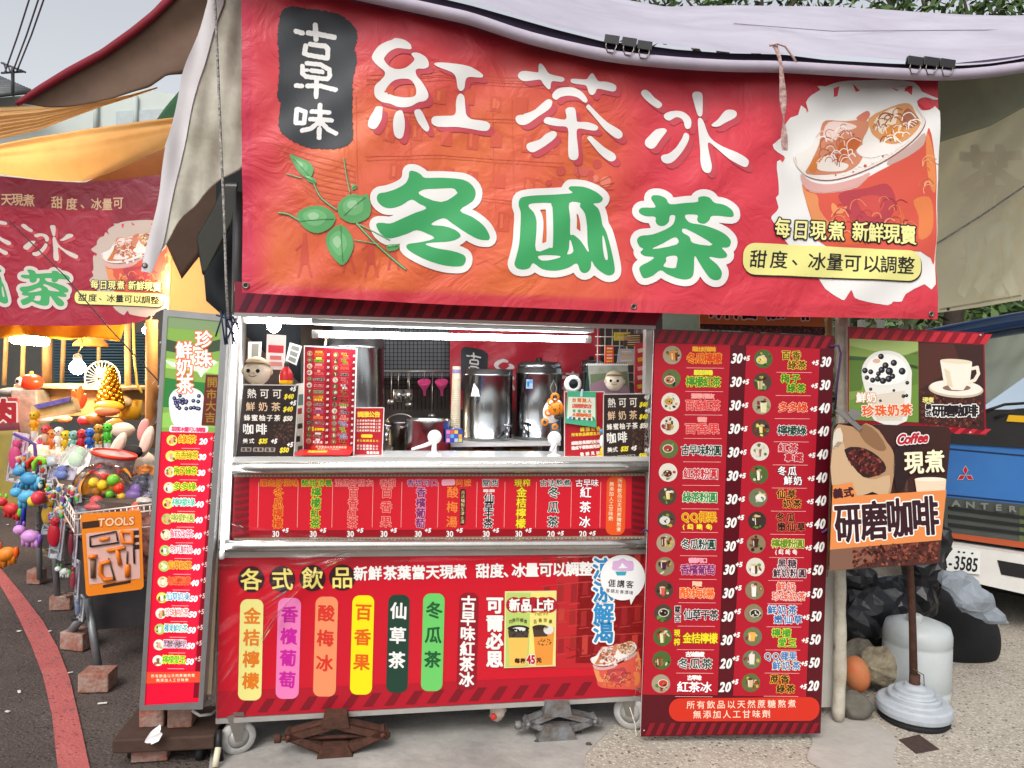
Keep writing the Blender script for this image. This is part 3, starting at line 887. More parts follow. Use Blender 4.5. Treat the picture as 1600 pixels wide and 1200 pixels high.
def drink(pr, x, y, r, k, L=2):
    """round photo of one drink among its fruit"""
    rr = random.Random(k * 7 + 3)
    bgc = rr.choice(['#5f6a3a', '#8a7a5c', '#4a6630', '#a3967c', '#4e3c30', '#6c7454', '#d9d4c6', '#3a2c26'])
    pr.circle(x, y, r, bgc, L, n=22)
    liq = DRINKS[k % len(DRINKS)]
    for q_ in range(9):
        a, q = rr.uniform(0, 6.28), rr.uniform(.25, .78) * r
        pr.circle(x + q * math.cos(a), y + q * math.sin(a), r * rr.uniform(.12, .27), rr.choice(['#4f7a30', '#a83c28', '#c2a848', '#2c201a', '#cfc4ae', '#744030', '#6f8f46', liq]), L + 1 + q_ % 2, ry=r * rr.uniform(.1, .2), n=9, rot=rr.uniform(0, 3))
    w = r * rr.uniform(.26, .42)
    dx, dy = rr.uniform(-.3, .3) * r, rr.uniform(-.1, .2) * r
    h0, h1, tp = rr.uniform(.4, .62) * r, rr.uniform(.35, .62) * r, rr.uniform(.62, .9)
    kind = rr.random()
    if kind < .3:      # bowl seen from above
        pr.circle(x + dx, y + dy, r * .58, '#d8cfc0', L + 3, ry=r * .46, n=16)
        pr.circle(x + dx, y + dy, r * .48, liq, L + 4, ry=r * .37, n=16)
        for q_ in range(5): pr.circle(x + dx + rr.uniform(-.3, .3) * r, y + dy + rr.uniform(-.22, .22) * r, r * .09, rr.choice(['#1c1612', '#e8e0cc', '#7a9a3a']), L + 5, n=8)
    else:
        pr.poly([(x + dx - w, y + dy - h0), (x + dx + w, y + dy - h0), (x + dx + w * tp, y + dy + h1), (x + dx - w * tp, y + dy + h1)], liq, L + 3)
        pr.poly([(x + dx + w * .2, y + dy - h0), (x + dx + w, y + dy - h0), (x + dx + w * tp, y + dy + h1), (x + dx + w * .3, y + dy + h1)], rr.choice(['#5a3a24', '#8a6a3a', liq, '#c8b890']), L + 4)
        pr.circle(x + dx, y + dy - h0, w, rr.choice(['#e6dfd0', liq, '#3a2a22', '#cfba8c']), L + 5, ry=w * .3, n=12)
        pr.poly([(x + dx - w * .75, y + dy - h0 * .7), (x + dx - w * .5, y + dy - h0 * .7), (x + dx - w * .42, y + dy + h1 * .7), (x + dx - w * .6, y + dy + h1 * .7)], '#eee8dc', L + 5)

cart = empty('drinks_cart', CART.P(690, 1128), 'stainless drinks cart with red printed front, chrome rails and lit serving hatch', 'drinks cart')
# --- body: lower cabinet, underside, back
def cp(x, y, k=0.0): return CART.off(k).at([(x, y)])[0]
def deep(quad, k):                       # same quad pushed straight back by k metres
    return [Vector(p) - Vector(CART.n) * k for p in CART.at(quad)]
LOWQ = [(341, 868), (1011, 861), (1006, 1090), (337, 1128)]
lower = MB()
f = CART.at(LOWQ)
lower.slab(f, 0.62, M('#6b6864', rough=0.5, metal=0.3, noise=0.2), CART.n)
lower.build('cabinet', cart)
panel = board('front_panel', CART.off(-0.0045), [(343, 869), (1010, 862), (1006, 1086), (339, 1122)], 0.004, M(RED, rough=0.35, coat=0.15, bump=0.06, bscale=12), cart, M('#d8d4cc', rough=0.4))
PAN = CART.off(-0.0045)
pr = Print(PAN)
# faint old street on the right half, rows of windows
for x0, y0, x1, y1, c in ((870, 866, 1006, 1044, '#bd2229'), (905, 866, 1006, 1036, '#b52a28')):
    pr.poly([(x0, y0), (x1, y0 - 2), (x1 - 2, y1), (x0 - 6, y1)], c, 1)
for r_ in range(4):
    for c_ in range(8):
        x = 850 + c_ * 20 + random.uniform(-3, 3)
        y = 872 + r_ * 42 + random.uniform(-4, 4) - c_ * 1.2
        h = random.uniform(18, 30)
        pr.poly([(x, y), (x + 9, y - 1), (x + 8, y + h), (x - 1, y + h + 1)], random.choice(['#9a1c22', '#a02422', '#c03c32']), 2)
        pr.line([(x - 4, y + h + 4), (x + 13, y + h + 2)], 1.3, '#c0403a', 2)
for y in (868, 908, 950, 992):
    pr.line([(845, y + 8), (905, y + 2), (1004, y - 3)], 1.6, '#bd3c36', 3)
for k in range(18):
    x = 880 + random.uniform(0, 110)
    pr.line([(x, 1018 + random.uniform(-8, 14)), (x + random.uniform(5, 16), 1018 + random.uniform(-8, 14))], 1.5, '#8f1d1c', 3)
pr.poly([(343, 874), (640, 870), (640, 886), (343, 891)], '#b21024', 1)
# darker hem and slanted stripes
pr.poly([(341, 1080), (1006, 1052), (1006, 1086), (340, 1121)], '#b11126', 1)
for k in range(20):
    x = 372 + k * 33
    yb = 1119 - (x - 340) * 0.0528
    if x > 930: continue
    pr.poly([(x + 12, yb - 24), (x + 26, yb - 24.5), (x + 12, yb - 3), (x - 3, yb - 2.5)], DRED, 2)
for ch, x, y in (('各', 392.8, 905), ('式', 441.2, 904.5), ('飲', 488.3, 903), ('品', 534.7, 902)):
    pr.circle(x, y, 20.5, '#3a1219', 3, n=30)
    pr.char(ch, x, y, 35, 36, [(0.5, '#f1e27a', 4)])
for ch, x in zip('新鮮茶葉當天現煮甜度、冰量可以調整', (563.4, 586, 609.6, 631.5, 653.8, 676, 697.5, 718.6, 754, 776, 797, 810, 831, 852.7, 873.5, 894, 915)):
    pr.char(ch, x, 895.7 - (x - 563) * 0.021, 22, 23, [(0.7, WHITE, 5)])
for q, c, s, a, b, tc in (
        ([(375.8, 936), (412, 936), (408.4, 1094), (371.8, 1094)], '#ece389', '金桔檸檬', (394, 962), (391.7, 1063.4), '#e27a1c'),
        ([(434.7, 934), (470.7, 934), (466.7, 1091.5), (430.5, 1091.7)], '#ec7fb6', '香檳葡萄', (452.6, 959.7), (449, 1061.7), '#c81c98'),
        ([(493.4, 932), (528.5, 932), (524.5, 1088), (489, 1088)], '#f09263', '酸梅冰', (509.8, 957.7), (507, 1035.6), '#da3426'),
        ([(550.9, 930), (585, 930), (581, 1085), (546.6, 1085)], '#f6e30c', '百香果', (568, 956), (565, 1034), '#e2600e'),
        ([(607, 929), (640.4, 929), (636.7, 1082), (603, 1082)], '#1d4031', '仙草茶', (623, 954), (620, 1031), WHITE),
        ([(661.4, 927), (695, 927), (691, 1079.5), (657.5, 1079.5)], '#6cca66', '冬瓜茶', (678.4, 953), (675.6, 1030), '#1c5c30'),
        ([(718, 926), (748, 926), (744, 1077), (713, 1078)], '#901322', '古早味紅茶冰', (732, 942), (728.8, 1061), WHITE)):
    pr.rrect(q, 11, c, 3)
    pr.text(s, *a, *b, 27 if len(s) < 6 else 24, [(0.75, tc, 4)], vertical=True)
pr.text('可爾必思', 773, 945, 772.7, 1029.4, 27, outl(WHITE, '#a81022', 3, 1.8, 1.2), vertical=True)
for ch, x, y in (('涼', 942, 888), ('涼', 942, 924), ('解', 943, 958), ('渴', 942.7, 988)):
    pr.char(ch, x, y, 33, 35, [(3.4, WHITE, 4), (1.0, '#2a86bc' if ch != '解' else '#2f8cc4', 5)])
tg = lambda q: (922 + (q[0] - 1239) * 0.355, 1001 + (q[1] - 160) * 0.325)
glass_art(pr, tg, 4)
pr.build('lettering', panel)
# poster taped on the panel
POST = CART.off(-0.010)
pst = board('poster', POST, [(789, 924), (869.6, 923), (868, 1041), (787.5, 1044)], 0.0015, M('#e9dfa0', rough=0.3), None)
tag(pst, 'new drinks poster with two cups and price 45 taped on the red cart front', 'poster')
p2 = Print(POST.off(-0.0004), l0=0.0004)
p2.poly([(791, 926), (829, 926), (826, 1041), (790, 1042)], '#b9d06e', 1)
p2.poly([(829, 926), (867.5, 925.5), (866, 1039.5), (826, 1041)], '#ecdf7c', 1)
for x in (803, 818, 833, 848, 858):
    p2.circle(x, 945, 12.5, '#b01a2c', 2)
for ch, x in zip('新品上市', (804, 822, 841, 857)): p2.char(ch, x, 945, 17, 20, [(0.8, WHITE, 3)])
p2.latin('NEW', 847, 958, 6.5, [(0.2, '#b9963c', 3)], 1.0, 0.25)
for ch, x, y in zip('四季珍椰青百香珍果', (798, 803, 809, 815, 821, 836, 844, 852, 860), (971, 969, 968, 969, 971, 971, 969, 969, 971)): p2.char(ch, x, y, 6, 7, [(0.1, '#5c5c30', 3)], st=.5)
p2.poly([(793, 982), (827, 982), (822, 1040), (796, 1041)], '#ecc05c', 2)
p2.poly([(793.5, 985), (826.5, 985), (825, 996), (795, 996)], '#4a4038', 3)
p2.circle(810, 982, 17, '#2a2420', 3, ry=5.5)
p2.circle(811, 983, 11, '#e6e2da', 4, ry=3.5)
p2.poly([(833, 982), (866, 980), (863, 1038.5), (837, 1039.5)], '#e8953c', 2)
p2.poly([(832, 981), (857, 981), (855, 994), (834, 995)], '#4c3a2c', 3)
p2.circle(844, 980, 12.5, '#372a22', 4, ry=4)
p2.circle(857, 984, 8, '#e2dcd4', 4, ry=7)
for k in range(22): p2.circle(841 + random.uniform(0, 20), 998 + random.uniform(0, 10), 0.9, '#4a3018', 3, n=7)
for k in range(16): p2.circle(796 + random.uniform(0, 28), 984 + random.uniform(-2, 10), 1.5, '#1c1816', 5, n=8)
for ch, x in zip('每杯', (808, 817)): p2.char(ch, x, 1032, 8, 8, [(0.5, '#4a1a14', 4)], st=.5)
p2.latin('45', 829, 1030, 13, [(1.6, WHITE, 4), (0.7, '#c0142a', 5)], 0.72)
p2.char('元', 842, 1031, 8, 8, [(0.5, '#4a1a14', 4)], st=.5)
p2.build('print', pst)
# round speech-bubble sticker
STK = CART.off(-0.011)
stk = MB()
bub = [(973 + 35 * math.cos(a), 902.5 + 35.5 * math.sin(a)) for a in np.linspace(1.25, 1.25 + 6.0, 44)]
bub = bub + [(985.8, 945)]
stk.prism(STK.at(bub), 0.0012, M('#f3f2f0', rough=0.3), STK.n)
so = stk.build('sticker', None)
tag(so, 'white round speech bubble sticker with purple and teal mark on the cart front corner', 'sticker')
p3 = Print(STK, l0=0.0004)
p3.shape([[(958, 877), (966, 876), (973, 872), (980, 876), (989, 877), (990, 888), (986, 892), (958, 891), (957, 884)]], [(0, '#d7b0d6', 1)], .8, 2)
p3.poly([(972, 879), (977, 885), (981, 887), (965, 888), (969, 885)], '#f3f2f0', 2)
p3.shape([[(961, 893), (979, 893), (977, 899), (964, 899)]], [(0, '#35a5b8', 1)], .8, 0)
p3.text('𠊎講客', 956, 911, 984, 913, 12.5, [(0.15, '#2c2a2c', 1)], st=.5)
p3.text('客語友善環境', 950, 922.5, 986, 926, 6.6, [(0.05, '#6a686a', 1)], st=.5)
p3.build('print', so)
# bottom trim of the front
tr = MB()
tr.slab([PAN.P(337, 1123, .002), PAN.P(1006, 1087, .002), PAN.P(1005.5, 1094, .002), PAN.P(337, 1131, .002)], 0.02, M('#bab6b0', rough=0.4, metal=0.4, noise=0.15), CART.n)
tr.build('bottom_trim', cart)
# --- strip of drinks between the two rails
mid = MB()
mid.slab(CART.at([(364, 738), (1010, 736), (1010, 846), (352, 850)]), 0.55, M('#8a0f20', rough=0.4), CART.n)
mid.build('apron', cart)
STRIP = CART.off(-0.006)
strip = board('menu_strip', STRIP, [(366, 745), (1008, 742), (1007, 838), (362, 842)], 0.005, M('#97101f', rough=0.35), cart)
pr = Print(STRIP)
pr.poly([(390, 745), (987, 743), (986, 826), (388, 829)], '#d01428', 1)
for k in range(9):
    y = 748 + k * 10.6
    pr.poly([(367, y + 4), (389, y), (389, y + 5.2), (367, y + 9)], '#6f0c1a', 2)
    pr.poly([(988, y - 2), (1007, y + 2), (1007, y + 7), (988, y + 3.2)], '#6f0c1a', 2)
for x in (404.4, 466, 520, 583, 628, 685, 745.5, 789, 838, 893, 938.6):
    pr.line([(x, 753), (x - 1.5, 824)], 1.1, '#ef8f86', 2)
OR, YG, PK, PU, BW, YE, DG, WH = ('#d6401a', '#f0a92c'), ('#3f8a2c', '#e0e03c'), ('#d83a3a', '#f3a39a'), ('#7a2a6a', '#f2a8b8'), ('#241c1c', '#f2efea'), ('#f4dc28', '#8a5a10'), ('#12402c', '#f2efea'), ('#ffffff', '#b01024')
for tg_, nm, tx, nx_, (fc, oc), pc in (
        ('躍出好滋味', '冬瓜檸檬', 436.5, 435, OR, '30'), ('酸甜消暑', '檸檬紅茶', 495, 493.6, YG, '30'), ('混搭好朋友', '百香紅茶', 553, 551.6, PK, '30'),
        ('香甜', '百香果', 606, 604, PK, '30'), ('香甜可口', '香檳葡萄', 660, 657.5, PU, '30'), ('阿嬤', '酸梅湯', 724, 706.8, ('#f2813a', '#c8301c'), '30'),
        ('關西', '仙草干茶', 766, 763.6, BW, '30'), ('現榨', '金桔檸檬', 816, 814.4, YE, '30'), ('古法熬煮', '冬瓜茶', 867.5, 864.7, DG, '20'), ('古早味', '紅茶冰', 917, 914.4, WH, '20')):
    n = len(tg_)
    h = 6.1 * (n - 1) if n > 2 else 6.5 * (n - 1)
    pr.text(tg_, tx - h, 754.5, tx + h, 754.2, 11.5 if n > 3 else 12.5, outl(fc, oc, 3, 0.75, 0.12), st=.55)
    y0 = 769 if nm != '仙草干茶' else 778
    pr.text(nm, nx_ + .5, y0, nx_ - 1, 817.5 if len(nm) == 4 else 815, 16.3 if len(nm) == 4 else 18.5, outl(fc, oc, 3, 1.0, 0.3), vertical=True, st=.65)
    pr.latin(pc, nx_ - 4, 834, 9, [(0.35, WHITE, 3)], 0.85, gap=.12, st=.5)
    pr.latin('+5', nx_ + 11, 828.5 if pc == '30' else 833, 6.5, [(0.45, WHITE, 3)], 1.0, 0.2, gap=.12, st=.5)
pr.rrect([(690, 749), (711, 748.5), (711, 758), (690, 759)], 3, '#f0a8b8', 3)
pr.rrect([(719, 764), (728, 763.5), (727, 820), (718, 820.5)], 3, '#3a1a14', 3)
pr.text('古法釀製生津止渴', 723.3, 769, 722.3, 815, 6.4, [(0.05, '#e0c08a', 4)], vertical=True, st=.5)
for x in (759, 768.5): pr.text('黑糖', x - 2, 766.5, x + 2, 766.5, 4.5, [(0.3, '#e8d8d0', 3)], st=.5)
pr.rrect([(948, 744), (978, 744), (976, 836), (946, 836)], 11, '#e9561f', 3)
pr.text('所有飲品以天然蔗糖熬煮', 968.5, 751, 966.5, 827, 7.6, [(0.1, '#f6d8b0', 4)], vertical=True, st=.5)
pr.text('無添加人工甘味劑', 955.5, 756, 954, 810, 7.6, [(0.1, '#f6d8b0', 4)], vertical=True, st=.5)
pr.build('lettering', strip)
# --- rails and counter
for ya, yb, x0, r_, nm in ((731, 729, 364, 9.5, 'rail'), (853, 850, 343, 9, 'rail')):
    rl = MB()
    k = -0.03
    pts = [CART.off(k).P(x0 + (1012 - x0) * t, ya + (yb - ya) * t) for t in np.linspace(0, 1, 12)]
    rl.tube(pts, r_ * px_m(2.72), STEEL(r=0.25), 18)
    rl.build(nm, cart)
dl = MB()      # dotted rubber lips above and below the strip
for y, y2 in ((742.5, 741), (842.5, 839.5)):
    dl.slab([STRIP.P(366, y - 2.2, .01), STRIP.P(1008, y2 - 2.2, .01), STRIP.P(1008, y2 + 2.2, .01), STRIP.P(366, y + 2.2, .01)], 0.01, M('#8d7f6c', rough=0.7), CART.n)
    for k in range(106):
        t = k / 105
        dl.ball(STRIP.P(370 + 634 * t, y + (y2 - y) * t, .011), 0.0024, M('#cdc0a4', rough=0.5), 6)
dl.build('rubber_lip', cart)
tm = MB()
tm.slab([PAN.P(342, 861, .006), PAN.P(1010, 857.5, .006), PAN.P(1010, 865, .006), PAN.P(341, 871, .006)], 0.02, M('#cfcac3', rough=0.3, metal=0.6, noise=0.08), CART.n)
tm.build('top_trim', cart)
CT_Z = cp(690, 717)[2]
ct = MB()
tq = CART.at([(362, 714), (1014, 714)])
fr = [Vector((q[0], q[1], CT_Z)) for q in tq]
bk = [p - Vector(CART.n) * 0.27 for p in fr]
ct.slab([fr[0], fr[1], bk[1], bk[0]], 0.03, M('#dfe3e2', rough=0.22, metal=0.35, noise=0.06, nscale=8), (0, 0, 1))
ct.slab([STRIP.P(362, 713.5, .02), STRIP.P(1014, 713, .02), STRIP.P(1013, 721.5, .02), STRIP.P(362, 722, .02)], 0.03, M('#e4e4e0', rough=0.25, metal=0.4), CART.n)
ct.build('counter_top', cart)
# --- posts, fascia, roof
ps = MB()
ps.slab(CART.off(-.02).at([(357, 492), (373, 492), (357, 868), (340, 868)]), 0.035, M('#e6e4df', rough=0.3, metal=0.3, noise=0.08), CART.n)
ps.build('front_post', cart)
ps = MB()
ps.slab(CART.off(0.0).at([(1010, 505), (1020, 505), (1015, 860), (1004, 860)]), 0.035, M('#d8d5cf', rough=0.3, metal=0.5), CART.n)
ps.build('front_post', cart)
for x in (380, 1000):
    bp_ = MB()
    a, b = CART.off(0.55).P(x, 480), CART.off(0.55).P(x - 12, 860)
    bp_.tube([a, b], 0.016, STEEL(), 10)
    bp_.build('back_post', cart)
sk = MB()  # back skirt added to block light and darken the ground beneath; box is undercarriage
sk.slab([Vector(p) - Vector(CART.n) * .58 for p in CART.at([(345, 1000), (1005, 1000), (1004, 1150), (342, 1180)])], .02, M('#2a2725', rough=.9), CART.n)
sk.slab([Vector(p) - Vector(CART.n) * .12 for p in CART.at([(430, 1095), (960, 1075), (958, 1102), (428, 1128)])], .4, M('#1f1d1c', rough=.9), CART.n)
sk.build('chassis_and_light_skirt', cart)
FAS = CART.off(-0.03)
fa = board('fascia', FAS, [(366, 440), (1046, 470), (1022, 511), (368, 490)], 0.02, M('#8a2038', rough=0.45), cart)
pf = Print(FAS)
for k in range(28):
    x = 372 + k * 25
    if x > 985: break
    pf.poly([(x + 24, 440 + k), (x + 36, 440.5 + k), (x + 12, 487 + k * .78), (x, 486.5 + k * .78)], '#54162c', 1)
pf.build('stripes', fa)
tr = MB()
tr.slab([FAS.P(366, 488.5, .004), FAS.P(1024, 509, .004), FAS.P(1024, 515, .004), FAS.P(366, 494, .004)], 0.03, M('#a8a49f', rough=0.35, metal=0.8), CART.n)
tr.build('fascia_trim', cart)
rf = MB()
q = CART.off(-0.02).at([(366, 452), (1040, 474)])
zt = float(q[:, 2].mean()) + 0.02
fr = [Vector((p[0], p[1], zt)) for p in q]
rf.slab([fr[0], fr[1], fr[1] - Vector(CART.n) * 1.75, fr[0] - Vector(CART.n) * 1.75], 0.03, M('#cfcdc8', rough=0.5), (0, 0, 1))
rf.build('roof', cart)
# shrink-wrap film around the left corner
def wrap(name, quad, lab, nx, ny, seed, amp=0.006):
    rr = np.random.default_rng(seed)
    S = CART.off(-0.03)
    ks = rr.uniform(-14, 14, (9, 2))
    ph = rr.uniform(0, 6.28, 9)
    def fn(u, v):
        x, y = lerp_quad(quad, u, v)
        w = sum(math.sin(u * ks[i, 0] * 1.3 + v * ks[i, 1] * 2.4 + ph[i]) for i in range(9)) / 3
        return S.P(x, y, amp * abs(w))
    o = grid_surface(name, fn, nx, ny, FILM)
    return tag(o, lab, 'plastic film')
FILM = bpy.data.materials.new('mat_clear_film')
FILM.use_nodes = True
_n = FILM.node_tree.nodes
_l = FILM.node_tree.links
_o = _n['Material Output']
_g = _n.new('ShaderNodeBsdfGlossy'); _g.inputs['Roughness'].default_value = 0.16
_t = _n.new('ShaderNodeBsdfTransparent')
_f = _n.new('ShaderNodeFresnel'); _f.inputs['IOR'].default_value = 1.33
_m = _n.new('ShaderNodeMixShader')
_l.new(_f.outputs[0], _m.inputs[0]); _l.new(_t.outputs[0], _m.inputs[1]); _l.new(_g.outputs[0], _m.inputs[2])
_l.new(_m.outputs[0], _o.inputs['Surface'])
wrap('plastic_film', [(338, 866), (560, 863), (470, 905), (336, 1128)], 'clear crinkled plastic film wrapped over the lower left corner of the red cart front', 40, 40, 3, 0.010)
wrap('plastic_film', [(345, 815), (480, 836), (1000, 868), (340, 884)], 'clear crinkled plastic film strip along the lower chrome rail of the cart', 70, 14, 5, 0.008)
# --- casters and jacks
def caster(x, y, r, lab, face):
    Y = FPX * CAM[2] / (y + r * 1.0 - horizon(x))
    k = px_m(Y)
    c = at_depth(x, y, Y + 0.03)
    e = empty('caster_wheel', (c.x, c.y, 0), lab, 'caster', 'casters under the drinks cart')
    ax = Vector((math.sin(face), -math.cos(face), 0))
    w = MB()
    R_ = r * k
    c = Vector((c.x, c.y, R_))
    w.lathe([(R_ * .55, -.012), (R_ * .93, -.016), (R_, -.009), (R_, .009), (R_ * .93, .016), (R_ * .6, .014)], c, M('#b9b7b2', rough=0.45, noise=0.25, nscale=30), 30, ax)
    w.build('wheel', e)
    h = MB()
    h.lathe([(0, .013), (R_ * .62, .012), (R_ * .62, -.012), (0, -.013)], c, M('#d4d2cc', rough=0.35, metal=0.3, noise=0.15), 24, ax)
    h.lathe([(0, .022), (R_ * .16, .021), (R_ * .16, .01)], c, M('#8d8a86', metal=0.8, rough=0.4), 12, ax)
    h.build('hub', e)
    f_ = MB()
    side = ax.cross(Vector((0, 0, 1)))
    for s in (-1, 1):
        o = ax * (0.024 * s)
        f_.prism([c + o + side * (R_ * -.35) + Vector((0, 0, R_ * 1.5)), c + o + side * (R_ * .7) + Vector((0, 0, R_ * 1.5)), c + o + side * (R_ * .2) + Vector((0, 0, -R_ * .15)), c + o - side * (R_ * .2) + Vector((0, 0, -R_ * .15))], 0.003, M('#a8a59f', metal=0.85, rough=0.35, noise=0.15), ax * s)
    f_.box(c + Vector((0, 0, R_ * 1.55)), (0.06, 0.06, 0.012), M('#9a9790', metal=0.8, rough=0.4))
    f_.tube([c + Vector((0, 0, R_ * 1.5)), c + Vector((0, 0, R_ * 2.3))], 0.012, M('#8d8a86', metal=0.8, rough=0.4), 10)
    f_.build('fork', e)
    return e
caster(372, 1163, 27, 'grey caster wheel under the left end of the red cart beside the bricks', 0.5)
caster(985, 1122, 27, 'grey caster wheel at the right end of the cart, partly behind the tall menu', -0.35)
def jack(xl, xr, xt, yt, ym, yb, m, lab, k0):
    """flat diamond scissor jack; photo x of its ends and middle, y of top, sides and foot"""
    S = CART.off(k0)
    e = empty('scissor_jack', S.P((xl + xr) / 2, yb), lab, 'jack')
    w = 0.052
    n = Vector(CART.n)
    xm = xt
    L, Rr = (xl, ym), (xr, ym - 4)
    T, B = (xm, yt + 6), (xm, yb - 10)
    for a, b in ((L, T), (T, Rr), (Rr, B), (B, L)):
        d = np.array([b[0] - a[0], b[1] - a[1]], float)
        u = d / np.linalg.norm(d)
        nn = np.array([-u[1], u[0]]) * (5.4 if yb > 1180 else 4.0)
        mb = MB()
        a_, b_ = np.array(a) - u * 5, np.array(b) + u * 5
        q = [a_ + nn, b_ + nn, b_ - nn, a_ - nn]
        F_, = [S.at(q)]
        up = [Vector(p) for p in F_]
        # U-channel: front web, and two flanges running back
        mb.slab(up, 0.004, m, n)
        mb.slab([up[0], up[1], up[1] - n * w, up[0] - n * w], 0.004, m)
        mb.slab([up[3], up[2], up[2] - n * w, up[3] - n * w], 0.004, m)
        mb.build('arm', e)
    sc_ = MB()
    sc_.tube([S.off(w / 2).P(xl - 22, ym + 1), S.off(w / 2).P(xr + 12, ym - 5)], 0.008, m, 10)
    sc_.lathe([(0.012, -.012), (0.016, -.01), (0.016, .01), (0.012, .012)], S.off(w / 2).P(xl - 16, ym + 1), m, 12, (1, 0.15, 0))
    sc_.lathe([(0.012, -.014), (0.017, -.01), (0.017, .01), (0.012, .014)], S.off(w / 2).P(xr + 4, ym - 5), m, 12, (1, 0.15, 0))
    sc_.build('screw', e)
    hd = MB()
    hd.slab(S.off(-.006).at([(xm - 18, yt - 9), (xm + 18, yt - 10), (xm + 22, yt + 12), (xm - 22, yt + 13)]), w + .012, m, n)
    hd.build('saddle', e)
    ft = MB()
    fz = S.off(-.014)
    ft.slab(fz.at([(xm - 20, yb - 24), (xm + 20, yb - 25), (xm + 33, yb - 1), (xm + 22, yb - 6), (xm - 22, yb - 5), (xm - 33, yb)][:2] + [(xm + 32, yb - 1), (xm - 32, yb)]), w + .028, m, n)
    ft.build('foot', e)
    for x, y in (L, Rr, T, B): MB().lathe([(0, .006), (.008, .005), (.009, .001)], S.P(x, y), m, 12, n).build('pivot_pin', e)
    return e
jack(450, 598, 524, 1126, 1153, 1192, M('#5e3a2c', rough=0.85, noise=0.4, nscale=30, var='#3d2820', bump=0.4, bscale=120), 'rusty brown scissor jack under the left half of the cart', -0.05)
jack(826, 930, 872, 1108, 1132, 1160, M('#8f9498', rough=0.6, metal=0.4, var='#6a5c50', nscale=25, bump=0.3, bscale=100), 'grey scissor jack under the right half of the cart', -0.03)
rag = MB()
rag.ball(CART.off(.05).P(777, 1112), 0.036, M('#dcc9b8', rough=0.9, var='#b8a898', nscale=50), 14, (0.9, .6, 1.0), jitter=0.2)
rag.ball(CART.off(.02).P(771, 1120), 0.013, M('#c8392e', rough=0.9), 10, (1, .6, 1), jitter=0.15)
tag(rag.build('rag'), 'crumpled pale rag with a red spot hanging under the middle of the cart', 'rag')
# ================================================================== what stands in the hatch
def standee(name, lab, cat, quad, k, m, thick=0.004, edge=None, group=None):
    S = CART.off(k)
    e = board(name, S, quad, thick, m, None, edge)
    tag(e, lab, cat, group)
    return e, Print(S.off(-0.0002), l0=0.0003, lift=0.0003)
# tall menu artwork, reused at two sizes (board pixels mapped by T)
LEFT = [('冬瓜檸檬', '躍出好滋味', OR), ('檸檬紅茶', '酸甜消暑', YG), ('百香紅茶', '混搭好朋友', PK), ('百香果', '香甜', PK), ('古早味粉圓', '', DG), ('紅茶粉圓', '', ('#c42a34', '#f2e4e0')),
        ('綠茶粉圓', '', ('#2f8a4a', '#e8f0d0')), ('QQ椰果', '(紅|綠|冬)', ('#d88a10', '#f6dc3c')), ('冬瓜粉圓', '', DG), ('香檳葡萄', '香甜可口', PU), ('酸梅湯', '阿嬤', ('#f0641e', '#f6c8a0')),
        ('仙草干茶', '關西', BW), ('金桔檸檬', '現榨', YE), ('冬瓜茶', '古法熬煮', DG), ('紅茶冰', '古早味', WH)]
RIGHT = [('百香', '綠茶', ('#6a4a10', '#f0d04a')), ('梅子', '綠茶', ('#3f7a1c', '#c8e040')), ('多多綠', '', ('#d8401a', '#f6b89a')), ('檸檬綠', '', DG), ('紅茶', '拿鐵', ('#c02030', '#f2dcd8')), ('冬瓜', '鮮奶', ('#f6f6f4', '#3a1a1c')),
         ('仙草', '奶茶', ('#3c1a10', '#f0a84a')), ('冬瓜', '嫩仙草', ('#241414', '#d8704a')), ('檸檬粉圓', '(紅|綠|冬)', ('#6a8a1c', '#f4ec9a')), ('黑糖', '鮮奶粉圓', ('#4a2a3a', '#f4eae6')), ('鮮奶', '珍珠奶茶', ('#e0604a', '#f8e6da')),
         ('鮮奶茶', '嫩仙草', ('#3a6aa0', '#f4f8fa')), ('檸檬', '愛玉', ('#4a9a2a', '#e6ee5a')), ('QQ椰果', '鮮奶茶', ('#4a7ac0', '#f8f4c8')), ('蔗香', '綠茶', ('#3a2410', '#f0b040'))]
LP = ['30'] * 13 + ['20'] * 2
RP = ['30', '30'] + ['40'] * 7 + ['50'] * 5 + ['20']
